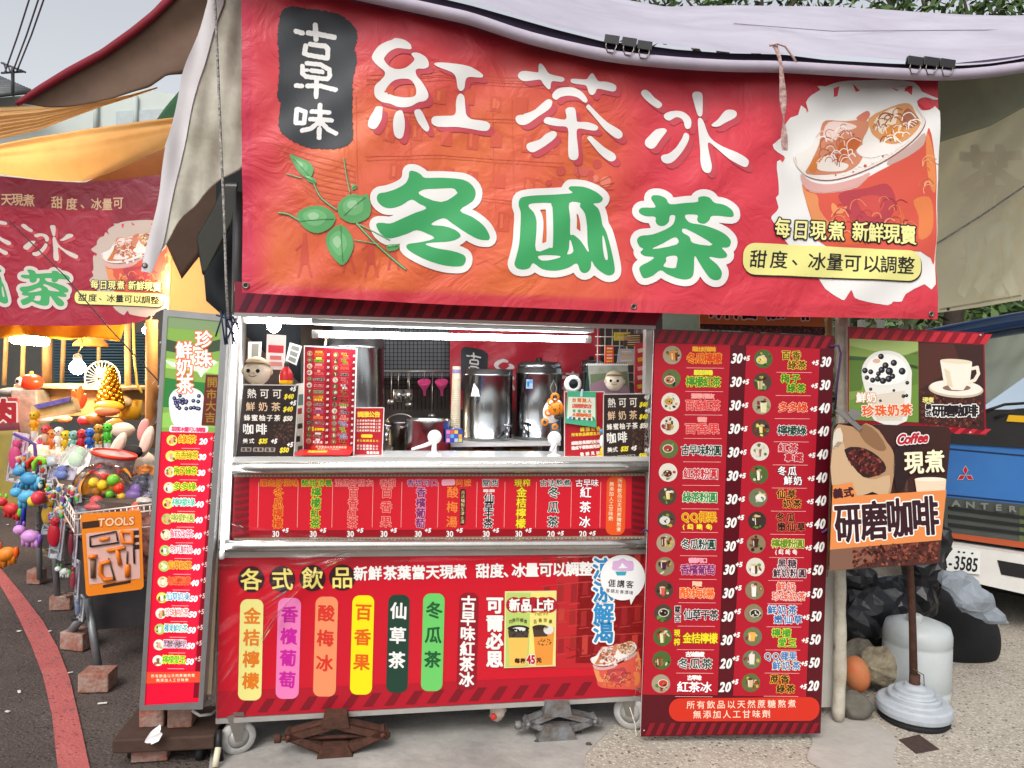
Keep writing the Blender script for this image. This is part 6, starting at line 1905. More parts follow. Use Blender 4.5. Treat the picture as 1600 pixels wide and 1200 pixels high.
gs = lump('tarp', [(at_depth(1497, 912, 3.42), .10, (1, .5, .85)), (at_depth(1522, 938, 3.4), .11, (1.1, .5, .75)), (at_depth(1548, 962, 3.4), .085, (1.15, .5, .6)), (at_depth(1568, 974, 3.4), .05, (1.2, .6, .5)), (at_depth(1475, 900, 3.45), .05, (1, .5, 1))], M('#8f979f', rough=.5, var='#7b838b', nscale=10, bump=.3, bscale=22), 'x', 'sheet', .016)
tag(gs, 'silver grey crumpled sheet draped over the black tyre bundle', 'sheet')
# ================================================================== blue truck on the right
TR = vplane(1560, 4.15, -12)
def tq(pts, lift=0): return [Vector(p) for p in TR.at(pts, lift)]
N_ = Vector(TR.n)
trk = empty('truck', (TR.P(1650, 900).x, TR.P(1650, 900).y + .9, 0), 'old blue light truck with white bumper parked behind the coffee signs', 'truck')
BLUE = M('#2f6cb4', rough=.45, var='#3a76b8', nscale=3, bump=.04, bscale=20, coat=.1)
x0, x1 = 1474, 1800
def strip(name, y0a, y0b, y1a, y1b, th, m, lift=0.0, xa=x0, xb=x1):
    """horizontal band of the cab front; y at left and right ends"""
    return MB().slab(tq([(xa, y0a), (xb, y0b), (xb, y1b), (xa, y1a)], lift), th, m, N_).build(name, trk)
cab = MB()
cab.slab(tq([(x0, 690), (x1, 715), (x1, 870), (x0, 838)]), 1.4, BLUE, N_)
a = tq([(x0, 690), (x1, 715)])
b = [p - N_ * .32 for p in tq([(x0 + 2, 520), (x1, 470)])]
top = [p + Vector((0, 0, .0)) for p in b]
roofb = [p - N_ * 1.1 for p in top]
low = [p - N_ * 1.4 for p in a]
cab.add([a[0], top[0], roofb[0], low[0]], [(0, 1, 2, 3)], BLUE)
cab.add([top[0], top[1], roofb[1], roofb[0]], [(0, 1, 2, 3)], BLUE)
cab.add([a[1], top[1], roofb[1], low[1]], [(0, 1, 2, 3)], BLUE)
cab.build('cab', trk)
rv = MB()
pts = [(top[0].lerp(top[1], t) + N_ * .03 + Vector((0, 0, .012 - .02 * (1 - t) ** 3))) for t in np.linspace(0, 1, 10)]
rv.tube(pts, [.045] * 10, M('#2a4f86', rough=.3, coat=.4), 12)
rv.build('roof_visor', trk)
gl = MB()
f0, f1 = a[0].lerp(a[1], .01) + Vector((0, 0, .05)), a[1] + Vector((0, 0, .05))
gl.add([f0 + N_ * .004, f1 + N_ * .004, top[1] + N_ * .004 - Vector((0, 0, .03)), top[0] + N_ * .004 - Vector((0, 0, .03))], [(0, 1, 2, 3)], M('#a9b8c4', rough=.06, spec=.8, metal=.8))
gl.build('windscreen', trk)
strip('wiper_panel', 640, 640, 692, 712, .03, M('#252523', rough=.55, noise=.2), .012)
wp = MB()
wp.tube([TR.P(1535, 642, .03), TR.P(1570, 632, .0), TR.P(1640, 628, -.03)], .008, M('#1a1a1a', rough=.4), 8)
wp.tube([TR.P(1552, 652, .03), TR.P(1590, 640, .0), TR.P(1650, 640, -.03)], .006, M('#1a1a1a', rough=.4), 8)
wp.build('wiper', trk)
MB().slab(tq([(1574, 648), (1640, 652), (1640, 662), (1570, 658)], .02), .005, M('#e8b41c', rough=.4), N_).build('yellow_sticker', trk)
# three-diamond badge
c = np.array([1508, 742.0])
pb = Print(TR, lift=.001, l0=.004)
for ang in (-90, 30, 150):
    d = np.array([math.cos(R(ang)), math.sin(R(ang)) * 1.0])
    n = np.array([-d[1], d[0]])
    pb.poly([c, c + d * 7.5 + n * 4.4, c + d * 15, c + d * 7.5 - n * 4.4], M('#e8dcd8', rough=.3), 1)
    pb.poly([c + d * .8, c + d * 7.5 + n * 3.6, c + d * 14, c + d * 7.5 - n * 3.6], M('#b8242c', rough=.3), 2)
pb.build('badge', trk)
# grille
strip('grille', 776, 808, 838, 872, .05, M('#4c4f4a', rough=.5, noise=.15), .016)
for i, (ya, yb) in enumerate(((790, 826), (803, 838), (816, 850))):
    strip('grille_slat', ya, yb, ya + 5, yb + 5, .02, M('#1c1e1c', rough=.6), .024, 1480, 1760)
pb = Print(TR, l0=.036, lift=.001)
for i, ch in enumerate('CANTER'):
    x = 1468 + i * 22
    if x < 1476: continue
    pb.latin(ch, x, 783 + (x - 1474) * .1, 9, [(.6, M('#8e938c', rough=.35, metal=.4), 1)], 1.5)
pb.build('lettering', trk)
strip('red_trim', 830, 872, 838, 884, .02, M('#b0502c', rough=.5), .022)
bm_ = MB()
q = [(1462, 842), (x1, 892), (x1, 968), (1462, 892)]
bm_.slab(tq(q, .10), .16, M('#dcd9d2', rough=.5, noise=.08, nscale=6), N_)
bm_.build('bumper', trk)
MB().slab(tq([(1546, 868), (1592, 876), (1591, 897), (1552, 890)], .104), .004, M('#1b1b1a', rough=.7), N_).build('fog_lamp_recess', trk)
PLT = TR.off(-.112)
pl_o = board('number_plate', PLT, [(1450, 852), (1532, 861), (1531, 898), (1449, 888)], .004, M('#e9e9e4', rough=.4), trk)
pb = Print(PLT, l0=.001)
for ch, x in zip('3585', (1495, 1504.5, 1514, 1523.5)): pb.latin(ch, x, 879 + (x - 1495) * .12, 21, [(.5, '#17181a', 1)], .62, 0, .11)
pb.latin('A-', 1478, 877, 21, [(.4, '#17181a', 1)], .62, 0, .11)
for x in (1498, 1506, 1519): pb.circle(x, 862 + (x - 1495) * .11, 2.2, '#2a2a2c', 1, ry=1.6)
pb.build('lettering', pl_o)
MB().slab(tq([(1590, 792), (1700, 806), (1700, 868), (1590, 852)], .02), .05, M('#5f6a48', rough=.25, noise=.2), N_).build('headlamp', trk)
wh = MB()
for xx in (1500, 1720):
    p = TR.P(xx, 930) - N_ * .5
    wh = MB()
    wh.lathe([(.16, -.1), (.3, -.1), (.33, -.06), (.33, .06), (.3, .1), (.16, .1)], Vector((p.x, p.y, .33)), M('#161616', rough=.8), 28, N_.cross(Vector((0, 0, 1))))
    wh.build('wheel', trk)
for ya, yb in ((700, 728), (772, 802)): strip('panel_gap', ya, yb, ya + 2.2, yb + 2.4, .004, M('#142c4c', rough=.7), .003, 1480, 1790)
und = MB()
und.slab(tq([(1480, 890), (x1, 950), (x1, 985), (1480, 925)], -.25), 1.2, M('#101010', rough=.9), N_)
und.build('underside', trk)
# ================================================================== ground
def ground_mat(name, c1, c2, scale, bump, bscale, speck=None, rough=.85, sscale=60, crack=False):
    m = bpy.data.materials.new(name)
    m.use_nodes = True
    nt = m.node_tree
    N, L = nt.nodes, nt.links
    b = N['Principled BSDF']
    b.inputs['Roughness'].default_value = rough
    b.inputs['Specular IOR Level'].default_value = .25
    g = N.new('ShaderNodeNewGeometry')
    n = N.new('ShaderNodeTexNoise')
    n.inputs['Scale'].default_value, n.inputs['Detail'].default_value, n.inputs['Roughness'].default_value = scale, 10, .7
    L.new(g.outputs['Position'], n.inputs['Vector'])
    r = N.new('ShaderNodeValToRGB')
    r.color_ramp.elements[0].position, r.color_ramp.elements[1].position = .3, .7
    r.color_ramp.elements[0].color = (*[v * ALB for v in lin(c1)], 1)
    r.color_ramp.elements[1].color = (*[v * ALB for v in lin(c2)], 1)
    L.new(n.outputs['Fac'], r.inputs[0])
    out = r.outputs[0]
    if speck:
        for (cc, th, sc_) in speck:
            v = N.new('ShaderNodeTexVoronoi')
            v.inputs['Scale'].default_value = sc_
            L.new(g.outputs['Position'], v.inputs['Vector'])
            sep = N.new('ShaderNodeSeparateColor')
            L.new(v.outputs['Color'], sep.inputs[0])
            gt = N.new('ShaderNodeMath'); gt.operation = 'GREATER_THAN'; gt.inputs[1].default_value = th
            L.new(sep.outputs[0], gt.inputs[0])
            lt = N.new('ShaderNodeMath'); lt.operation = 'LESS_THAN'; lt.inputs[1].default_value = .42 / 1
            L.new(v.outputs['Distance'], lt.inputs[0])
            mu = N.new('ShaderNodeMath'); mu.operation = 'MULTIPLY'
            L.new(gt.outputs[0], mu.inputs[0]); L.new(lt.outputs[0], mu.inputs[1])
            mx = N.new('ShaderNodeMix'); mx.data_type = 'RGBA'
            L.new(mu.outputs[0], mx.inputs[0]); L.new(out, mx.inputs[6])
            mx.inputs[7].default_value = (*[v_ * ALB for v_ in lin(cc)], 1)
            out = mx.outputs[2]
    L.new(out, b.inputs['Base Color'])
    n2 = N.new('ShaderNodeTexNoise')
    n2.inputs['Scale'].default_value, n2.inputs['Detail'].default_value = bscale, 8
    L.new(g.outputs['Position'], n2.inputs['Vector'])
    bp = N.new('ShaderNodeBump')
    bp.inputs['Strength'].default_value, bp.inputs['Distance'].default_value = bump, .012
    L.new(n2.outputs['Fac'], bp.inputs['Height'])
    L.new(bp.outputs[0], b.inputs['Normal'])
    return m
ASPH = ground_mat('mat_asphalt', '#463c39', '#635751', 1.1, .8, 80, [('#75695f', .88, 120), ('#2e2827', .82, 90)])
CONC = ground_mat('mat_concrete', '#8f8b86', '#b9b5ae', 3.2, .5, 22, None, .8)
GRAV = ground_mat('mat_washed_gravel', '#a39a8c', '#bdb4a6', 3, .8, 70, [('#cdc4b6', .5, 85), ('#8f867a', .78, 110), ('#6a6158', .92, 75)])
mesh_obj('ground', [(-120, -60, -.004), (120, -60, -.004), (120, 160, -.004), (-120, 160, -.004)], [(0, 1, 2, 3)], ASPH)['kind'] = 'structure'
def ground_sheet(name, px, m, z):
    q = GROUND.at(px)
    tri = tessellate_polygon([[Vector((p[0], p[1], 0)) for p in q]])
    o = mesh_obj(name, [(p[0], p[1], z) for p in q], [tuple(t) for t in tri], m)
    return tag(o, kind='structure')
ground_sheet('gravel_yard', [(960, 1128), (1010, 1085), (1150, 980), (1300, 880), (1900, 800), (2600, 1000), (2400, 2200), (1050, 2600), (870, 1320), (905, 1180)], GRAV, .002)
ground_sheet('concrete_pavement', [(322, 1240), (330, 1170), (350, 1120), (420, 1060), (560, 985), (800, 930), (1200, 880), (1150, 980), (1000, 1085), (955, 1140), (915, 1180), (890, 1320), (900, 2400), (250, 2400)], CONC, .004)
ground_sheet('red_line', [(-6, 905), (22, 952), (49, 1009), (67, 1057), (81, 1117), (90, 1200), (88, 1330), (150, 1330), (140, 1200), (124, 1125), (109, 1061), (90, 1012), (67, 971), (34, 928), (-2, 885)], ground_mat('mat_red_paint', '#b05a58', '#c06a66', 6, .5, 90, [('#8a4646', .86, 70), ('#7a6060', .93, 40)]), .003)
ps_ = ground_sheet('concrete_patch', crom([(1286, 1122), (1310, 1112), (1345, 1120), (1378, 1138), (1402, 1160), (1396, 1190), (1420, 1230), (1340, 1270), (1300, 1215), (1262, 1190), (1270, 1160), (1255, 1140)], 5), ground_mat('mat_smooth_concrete', '#a39c93', '#bcb6ae', 5, .35, 26), .006)
lit = random.Random(3)
for i, (x, y) in enumerate(((12, 1113), (30, 1082), (78, 987), (30, 987), (160, 1100), (62, 940), (40, 832), (12, 820), (110, 1052))):
    g = gp(x, y)
    b = MB()
    b.box(g + Vector((0, 0, .004)), (lit.uniform(.012, .04), lit.uniform(.006, .014), .004), M('#d9d6cf', rough=.8), (0, 0, lit.uniform(-1, 1)), .001)
    tag(b.build('litter'), 'small white scrap of litter on the dark asphalt', 'litter', 'white scraps on the asphalt')
for i, (x, y) in enumerate(((905, 1147), (840, 1160), (1045, 1120), (1068, 1112), (920, 1165), (1010, 1130))):
    g = gp(x, y)
    b = MB()
    b.ball(g + Vector((0, 0, .006)), .009, M('#4a463f', rough=.9), 8, (1.4, .9, .7), jitter=.15)
    tag(b.build('pebble'), 'small dark pebble on the pale ground before the cart', 'pebble', 'pebbles before the cart')

# ================================================================== tarps and canopies
def TR_(c1, c2, k, ns=3):
    """cloth that lets some light through"""
    m = M(c1, rough=.7, var=c2, nscale=ns, bump=.1, bscale=20).copy()
    nt = m.node_tree
    b, o = nt.nodes['Principled BSDF'], nt.nodes['Material Output']
    t = nt.nodes.new('ShaderNodeBsdfTranslucent')
    t.inputs['Color'].default_value = (*[v * ALB for v in lin(c1)], 1)
    mx = nt.nodes.new('ShaderNodeMixShader')
    mx.inputs[0].default_value = k
    nt.links.new(b.outputs[0], mx.inputs[1]); nt.links.new(t.outputs[0], mx.inputs[2])
    nt.links.new(mx.outputs[0], o.inputs['Surface'])
    return m

CANV = M('#b9b4c0', rough=.65, var='#a6a0ae', nscale=2.5, bump=.12, bscale=9)
HEM_F = [(300, -95), (540, -40), (690, -6), (740, 6), (800, 23), (870, 43), (945, 62), (1010, 68), (1060, 75), (1140, 81), (1230, 83), (1300, 92), (1410, 98), (1485, 99), (1540, 93), (1600, 86), (1760, 60)]
HEM_P = [(300, -66), (540, -14), (690, 19), (740, 31), (830, 60), (945, 86), (1040, 97), (1140, 103), (1230, 105), (1400, 115), (1480, 117), (1540, 113), (1600, 105), (1760, 84)]
BACK = [(300, -230), (560, -160), (760, -70), (880, -22), (975, 0), (1040, 11), (1150, 7), (1300, 10), (1450, 17), (1600, 23), (1760, 30)]
HP = CART.off(-.29)
FRONT3 = [HP.P(*p) for p in HEM_F]
BACK3 = [at_depth(x, y, 4.9) for x, y in BACK]
cano = empty('canopy', HP.P(1000, 80), 'pale lavender grey awning sheet over the whole drinks stall, its hem rolled on a pole', 'awning')
ruled('sheet', BACK3, FRONT3, 120, 40, CANV, cano, .02, 11, 9)
tb = MB()
pts = [HP.P(*p) for p in crom(HEM_P, 4, False)]
tb.tube(pts, 9.2 * px_m(2.5), M('#bdb3c1', rough=.6, var='#ada3b2', nscale=8, bump=.1, bscale=30), 14)
tb.build('hem_roll', cano)
slit_top = [p + Vector(CART.n) * -.035 for p in [HP.P(*p) for p in HEM_F]]  # dark strip behind the hem slit, coloured as the shadow under the awning
slit_bottom = [p + Vector(CART.n) * -.03 + Vector((0, 0, -.012)) for p in [HP.P(*p) for p in HEM_P]]
ruled('hem_slit_shade', [p + Vector((0, 0, .01)) for p in slit_top], slit_bottom, 90, 3, M('#4a4058', rough=.8), cano, 0)
seam = MB()
seam.tube([FRONT3[9].lerp(BACK3[6], .42) + Vector((0, 0, .006)), FRONT3[11].lerp(BACK3[7], .36) + Vector((0, 0, .006)), FRONT3[14].lerp(BACK3[9], .5) + Vector((0, 0, .006))], .0025, M('#a79fae', rough=.7), 6)
seam.build('seam', cano)
for i, (x, y, lb_) in enumerate(((954, 66, 'leftmost'), (981, 70, 'middle'), (1005, 75, 'rightmost'), (1425, 99, 'leftmost'), (1450, 100, 'middle'), (1475, 103, 'rightmost'))):
    c = HP.P(x, y, .012)
    u = px_m(c.y)
    e = empty('binder_clip', c, lb_ + (' of three black clips on the awning hem above the white lettering' if i < 3 else ' of three black clips on the awning hem above the printed glass'), 'binder clip', 'binder clips on the awning hem')
    k = 11.5 * u
    tl = .12
    b = MB()
    X_, Z_, Y_ = Vector((1, 0, -tl)).normalized(), Vector((tl, 0, 1)).normalized(), Vector((0, -1, 0))
    pf = [(0, -.9), (.42, -.8), (.5, .7), (.34, .75), (.12, -.5), (-.12, -.5), (-.34, .75), (-.5, .7), (-.42, -.8)]
    blk = M('#1a1816', rough=.25, coat=.3)
    V0 = [c + Y_ * (a * k * .9) + Z_ * (-b_ * k * .75) - X_ * k * .98 for a, b_ in pf]
    V1 = [p + X_ * k * 1.96 for p in V0]
    n_ = len(pf)
    b.add(V0 + V1, [(i_, (i_ + 1) % n_, n_ + (i_ + 1) % n_, n_ + i_) for i_ in range(n_)] + [tuple(range(n_ - 1, -1, -1)), tuple(range(n_, 2 * n_))], blk)
    b.build('body', e)
    w = MB()
    w.tube([c + X_ * (sx_ * k * .75) + Y_ * (.45 * k) + Z_ * (zz * k) for sx_, zz in ((-.9, -.5), (-.95, -1.0), (-.5, -1.75), (.5, -1.75), (.95, -1.0), (.9, -.5))], .0022, M('#8a8278', metal=.9, rough=.3), 6)
    w.build('handle', e)
# dangling printed ribbon
rb = MB()
pts = [(1205, 75), (1213, 95), (1217, 130), (1219, 170), (1220, 205), (1221, 238)]
A, B = [], []
for i, (x, y) in enumerate(crom(pts, 4, False)):
    w = 6.5 * abs(math.cos(i * .33)) + 2.2
    A.append(HP.P(x - w * .6, y, .022 + .003 * math.sin(i)))
    B.append(HP.P(x + w * .6, y, .022 - .003 * math.sin(i)))
e = empty('ribbon', A[0], 'thin pinkish printed ribbon dangling from the awning hem over the banner', 'ribbon')
n_ = len(A)
rb.add(A + B, [(i, i + 1, n_ + i + 1, n_ + i) for i in range(n_ - 1)], M('#d9b7ae', rough=.6, var='#7a5a56', nscale=70))
rb.build('strip', e)
bar('knot', [HP.P(1198, 75, .02), HP.P(1208, 73, .026), HP.P(1222, 76, .02), HP.P(1236, 92, .015), HP.P(1243, 102, .01)], .004, M('#cdb0aa', rough=.7), None, None, e)
# flap and old banner to the right
FL = vplane(1530, 3.55, 2)
fo = ruled('tarp', [FL.P(1440, 95), FL.P(1530, 95), FL.P(1760, 70)], [FL.P(1440, 232), FL.P(1500, 212), FL.P(1545, 198), FL.P(1600, 168), FL.P(1760, 110)], 40, 14, M('#b4bc9c', rough=.7, var='#a0a88c', nscale=4, bump=.15, bscale=12), None, .012, 2, 3, .003)
tag(fo, 'grey green tarp hanging under the awning right of the big banner', 'tarp')
OB = vplane(1530, 3.75, 3)
OB.disp = lambda p: .014 * np.sin(p[:, 0] * .045 + p[:, 1] * .02) + .01 * np.sin(p[:, 1] * .05 + 1) + .005 * np.sin(p[:, 0] * .13 + p[:, 1] * .09)
e = empty('old_banner', OB.P(1530, 480), 'faded beige banner back with ghosted lettering hanging to the right of the big banner', 'banner')
def ob_col(p):
    n = .5 + .25 * np.sin(p[:, 0] * .05 + p[:, 1] * .03) + .25 * np.sin(p[:, 1] * .043 - p[:, 0] * .02)
    a, b = np.array(lin('#d2c8a4')), np.array(lin('#ece2bf'))
    return a[None] * n[:, None] + b[None] * (1 - n[:, None])
banner_sheet('cloth', OB, [(1440, 140), (1800, 60)], [(1440, 492), (1530, 480), (1600, 468), (1800, 440)], 1440, 1790, ob_col, e, 5)
om = e.children[0].data.materials[0]
_t = om.node_tree.nodes.new('ShaderNodeBsdfTranslucent'); _t.inputs['Color'].default_value = (*lin('#f0e4bc'), 1)
_x = om.node_tree.nodes.new('ShaderNodeMixShader'); _x.inputs[0].default_value = .55
om.node_tree.links.new(om.node_tree.nodes['Principled BSDF'].outputs[0], _x.inputs[1]); om.node_tree.links.new(_t.outputs[0], _x.inputs[2])
om.node_tree.links.new(_x.outputs[0], om.node_tree.nodes['Material Output'].inputs['Surface'])
p = Print(OB, maxrun=4, l0=.0012)
p.char('茶', 1545, 285, 100, 125, [(3.2, TR_('#f2e9cc', '#e6dcbc', .22), 1)], st=1.4)
p.char('瓜', 1545, 405, 100, 120, [(4.5, TR_('#eae6c8', '#dcd8b8', .26), 1)], st=1.4)
p.line([(1466, 484), (1530, 473), (1600, 461)], 3, '#948c70', 1)
p.build('ghost_lettering', e)
MB().lathe([(0, .002), (.006, .002), (.008, 0)], OB.P(1479, 483, .004), M('#2c2620'), 12, OB.n).build('grommet', e)
bar('rope', [BANNER.off(.3).P(1380, 425), OB.P(1465, 378, .04), OB.P(1530, 335, .06), OB.P(1600, 283, .08), OB.P(1720, 200, .1)], .005, ROPEM, 'dark twisted rope slanting across the faded beige banner', 'rope')

# left: grey cloth falling from the awning corner
WD = CART.off(-.06)
WD.disp = lambda p: .009 * np.sin(p[:, 0] * .10 - p[:, 1] * .022) + .004 * np.sin(p[:, 0] * .19 + 1 + p[:, 1] * .03)
wd_A = [(334, -120), (330, 0), (308, 62), (288, 120), (262, 235), (252, 300), (234, 380), (221, 424)]
wd_B = [(420, -120), (420, 60), (420, 160), (412, 235), (377, 264), (345, 280), (290, 335), (250, 392), (239, 428)]
def resample(L, n):
    L = np.array(L, float)
    d = np.concatenate([[0], np.cumsum(np.linalg.norm(np.diff(L, axis=0), axis=1))])
    t = np.linspace(0, d[-1], n)
    return np.stack([np.interp(t, d, L[:, 0]), np.interp(t, d, L[:, 1])], 1)
def px_cloth(name, surf, A, B, nu, nv, m, parent=None, thick=.002, lift=0, fold=None):
    a, b = resample(A, nu + 1), resample(B, nu + 1)
    P_ = np.array([[a[i] * (1 - j / nv) + b[i] * (j / nv) for i in range(nu + 1)] for j in range(nv + 1)]).reshape(-1, 2)
    if fold is not None:
        uv = np.array([(i / nu, j / nv) for j in range(nv + 1) for i in range(nu + 1)])
        lift = fold(uv[:, 0], uv[:, 1])
    V = surf.at(P_, lift)
    F_ = [(j * (nu + 1) + i, j * (nu + 1) + i + 1, (j + 1) * (nu + 1) + i + 1, (j + 1) * (nu + 1) + i) for j in range(nv) for i in range(nu)]
    o = mesh_obj(name, V, F_, m, parent, smooth=True)
    if thick:
        md = o.modifiers.new('t', 'SOLIDIFY'); md.thickness = thick; md.offset = 0
    return o
e = empty('hanging_cloth', WD.P(300, 300), 'stained grey white cloth falling from the awning corner left of the big banner', 'cloth')
px_cloth('sheet', WD, wd_A, wd_B, 60, 24, M('#cfcabb', rough=.75, var='#9b9583', nscale=6, bump=.25, bscale=16), e)
px_cloth('hem', WD, [(330, -40), (327, 3), (305, 62), (286, 120), (260, 235), (250, 300), (232, 380), (221, 424)], [(354, -40), (349, 8), (330, 68), (313, 124), (285, 240), (272, 305), (253, 385), (239, 428)], 40, 5, M('#d6d1d2', rough=.75, noise=.08), e, 0, .006)
MB().lathe([(.005, .003), (.009, .002), (.01, 0)], WD.P(229, 416, .009), M('#6a6258', metal=.7), 14, WD.n).build('grommet', e)
rp = [CART.off(-.16).P(x, y) for x, y in ((332, -60), (337, 20), (341, 120), (345, 220), (350, 330), (353, 430), (356, 498))]
bar('rope', rp, .0042, M('#2b2c30', rough=.9, var='#cfcbc2', nscale=120), 'black and white rope hanging down beside the left edge of the big banner', 'rope')
kn = MB()
for k in range(14):
    a = random.uniform(0, 6.28)
    c0 = CART.off(-.12).P(357, 497)
    kn.tube([c0, c0 + Vector((random.uniform(-.03, .035), random.uniform(-.02, 0), random.uniform(-.02, .03))), c0 + Vector((random.uniform(-.04, .05), random.uniform(-.03, .0), random.uniform(-.1, .03)))], .003, M('#2c3850', rough=.8), 5)
tag(kn.build('cord_knot'), 'dark blue frayed cord knotted at the top left corner of the cart', 'cord')
# dark upright behind, grey pole and a dark sheet that fills the dark gap
bar('steel_pole', [CART.off(.06).P(372, 300), CART.off(.06).P(369, 500)], .018, M('#57585a', rough=.6, metal=.4), 'grey square pole rising at the left end of the cart behind the banner', 'pole', seg=4)
dk = vplane(352, 3.3, 6)
px = px_cloth('tarp', dk, [(338, 240), (337, 400), (318, 420), (322, 470)], [(470, 240), (470, 500), (470, 530), (470, 600)], 10, 6, M('#1b2024', rough=.8), None)
tag(px, 'dark blue black sheet filling the dark gap left of the banner', 'tarp')

# brown canopy with red edge over the toy stall
BC = vplane(200, 3.6, 12)
BC.disp = lambda p: .02 * np.sin(p[:, 0] * .03 + p[:, 1] * .05)
topE = [(28, 163), (60, 141), (107, 112), (160, 83), (207, 50), (240, 24), (268, -4), (330, -70)]
botE = [(35, 162), (70, 166), (105, 165), (150, 160), (178, 155), (208, 146), (235, 139), (262, 120), (290, 118), (345, 60)]
e = empty('brown_canopy', BC.P(200, 120), 'brown canvas canopy with dark red border swooping over the toy stall', 'awning')
px_cloth('sheet', BC, topE, botE, 50, 16, M('#6e5646', rough=.8, var='#5c483a', nscale=5, bump=.1, bscale=30), e)
px_cloth('border', BC, [(25, 163), (60, 138), (107, 109), (160, 80), (207, 47), (240, 21), (268, -8), (330, -74)], [(31, 168), (66, 147), (112, 120), (165, 91), (213, 58), (247, 31), (276, 3), (338, -64)], 40, 2, M('#8a1f30', rough=.7, noise=.1), e, .003, .01)
# orange cloths lit by the stall lamps
def orange(name, k, A, B, c1, c2, lab, fold, ns):
    S = vplane(130, k, 8)
    return tag(px_cloth(name, S, A, B, 90, 50, TR_(c1, c2, .5, ns), None, 0, 0, fold), lab, 'tarp')
orange('awning_cloth', 4.1, [(-80, 168), (0, 169), (60, 167), (105, 164), (160, 157), (205, 148), (246, 136)], [(-80, 240), (0, 217), (60, 203), (105, 186), (160, 166), (205, 152), (246, 138)], '#efc68c', '#e2b474', 'thin pale orange cloth stretched under the brown canopy, upper of two',
       lambda u, v: (.012 * np.sin(v * 26 + 2 * np.sin(u * 4)) * np.clip(1.1 - v, .15, 1) + .008 * np.sin(v * 47 + u * 3)) * np.clip(1.2 - u, .1, 1), 2)
orange('awning_cloth', 4.5, [(-80, 240), (0, 228), (60, 215), (130, 203), (200, 195), (285, 183)], [(-80, 262), (0, 273), (70, 282), (130, 283), (180, 266), (258, 232)], '#e0b274', '#8f5f30', 'broad orange cloth above the second banner, lower of two',
       lambda u, v: .018 * np.sin(v * 20 + 1.5 * np.sin(u * 3)) * np.clip(1 - v * 1.8, 0.03, 1) + .012 * np.sin(u * 9 + v * 5) + .05 * np.sin(v * 3.14), 1.6)
S = vplane(320, 3.35, 6)
tag(px_cloth('awning_cloth', S, [(250, 360), (290, 300), (345, 250), (372, 230)], [(284, 436), (312, 400), (342, 366), (374, 330)], 20, 8, M('#4d382b', rough=.8, noise=.2, nscale=8), None), 'dark brown cloth in the gap between the grey cloth and the banner', 'tarp')
S = vplane(210, 4.7, 8)
tag(px_cloth('awning_cloth', S, [(120, 292), (180, 262), (262, 228)], [(120, 300), (200, 285), (290, 268)], 20, 6, M('#8a5a34', rough=.8, noise=.15), None), 'brown cloth wedge behind the second banner', 'tarp')
S = vplane(260, 4.9, 8)
tag(px_cloth('awning_cloth', S, [(232, 205), (258, 168), (290, 130)], [(232, 220), (280, 200), (310, 180)], 14, 6, M('#2f5a3c', rough=.8), None), 'dark green cloth scrap beside the grey hanging cloth', 'tarp')
S = vplane(90, 4.6, 3)
S.disp = lambda p: .02 * np.sin(p[:, 0] * .09 + p[:, 1] * .05)
tag(px_cloth('awning_cloth', S, [(-60, 500), (0, 500), (100, 500), (195, 500)], [(-60, 531), (0, 529), (40, 523), (100, 531), (140, 527), (186, 534)], 30, 6, M('#e8a51e', rough=.7, var='#d08a16', nscale=6), None), 'yellow cloth strip hanging below the second banner', 'tarp')
S = vplane(310, 3.9, 0)
tag(px_cloth('awning_cloth', S, [(268, 360), (300, 352), (360, 300)], [(258, 640), (300, 640), (365, 640)], 14, 20, TR_('#f2d6a6', '#e6c48c', .6), None), 'pale orange sheet glowing between the second banner and the cart', 'tarp')
pl_ = vplane(330, 3.2, 0)
cl2 = px_cloth('plastic_sheet', pl_, [(352, 285), (330, 330), (306, 372), (316, 428)], [(372, 285), (366, 345), (345, 385), (318, 430)], 20, 8, M('#2a2a20', rough=.25, noise=.3), None)
tag(cl2, 'dark olive plastic rag hanging left of the banner', 'plastic sheet')

# ================================================================== houses, wires, trees
hs_ = empty('house', at_depth(200, 560, 16), 'pale house with grey tiled roof behind the brown canopy', 'house')
hw = MB()
q = [at_depth(x, y, 15) for x, y in ((-900, 190), (-60, 158), (205, 134), (232, 140), (420, 175), (420, 690), (-900, 680))]
hw.prism(q, 4, M('#cdd6cf', rough=.8, noise=.05, nscale=1.5), (0, -1, 0))
hw.build('wall', hs_)
wn_ = MB()
wn_.slab([at_depth(x, y, 14.97) for x, y in ((181, 174), (256, 170), (256, 202), (181, 204))], .04, M('#b8c2c4', rough=.25, noise=.1), (0, -1, 0))
wn_.build('window', hs_)
for i in range(3):
    MB().tube([at_depth(150 + i * 62, 150, 14.95), at_depth(150 + i * 62, 215, 14.95)], .05, M('#b9c2bc', rough=.7), 6).build('downpipe', hs_)
rt = MB()
TILE = M('#5d6062', rough=.85, var='#77797a', nscale=5)
for i in range(13):
    t = i / 13
    a0, a1 = at_depth(-70, 96 + 64 * t, 15.5 - t * 1.2), at_depth(-4 + 62 * t, 117 + 26 * t, 15.5 - t * 1.2)
    d = Vector((0, -.10, -.05))
    rt.add([a0, a1, a1 + d * 1.1 - Vector((0, 0, .06)), a0 + d * 1.1 - Vector((0, 0, .06))], [(0, 1, 2, 3)], TILE)
    rt.tube([a0 + d, a1 + d], .05, TILE, 6)
rt.build('roof', hs_)
an = MB()
A0 = at_depth(20, 112, 14)
am = M('#4a4a50', rough=.5)
an.tube([at_depth(20, 150, 14), at_depth(20, 104, 14)], .03, am, 6)
an.tube([at_depth(2, 98, 14), at_depth(40, 113, 14)], .02, am, 6)
an.tube([at_depth(2, 114, 14), at_depth(36, 112, 14)], .02, am, 6)
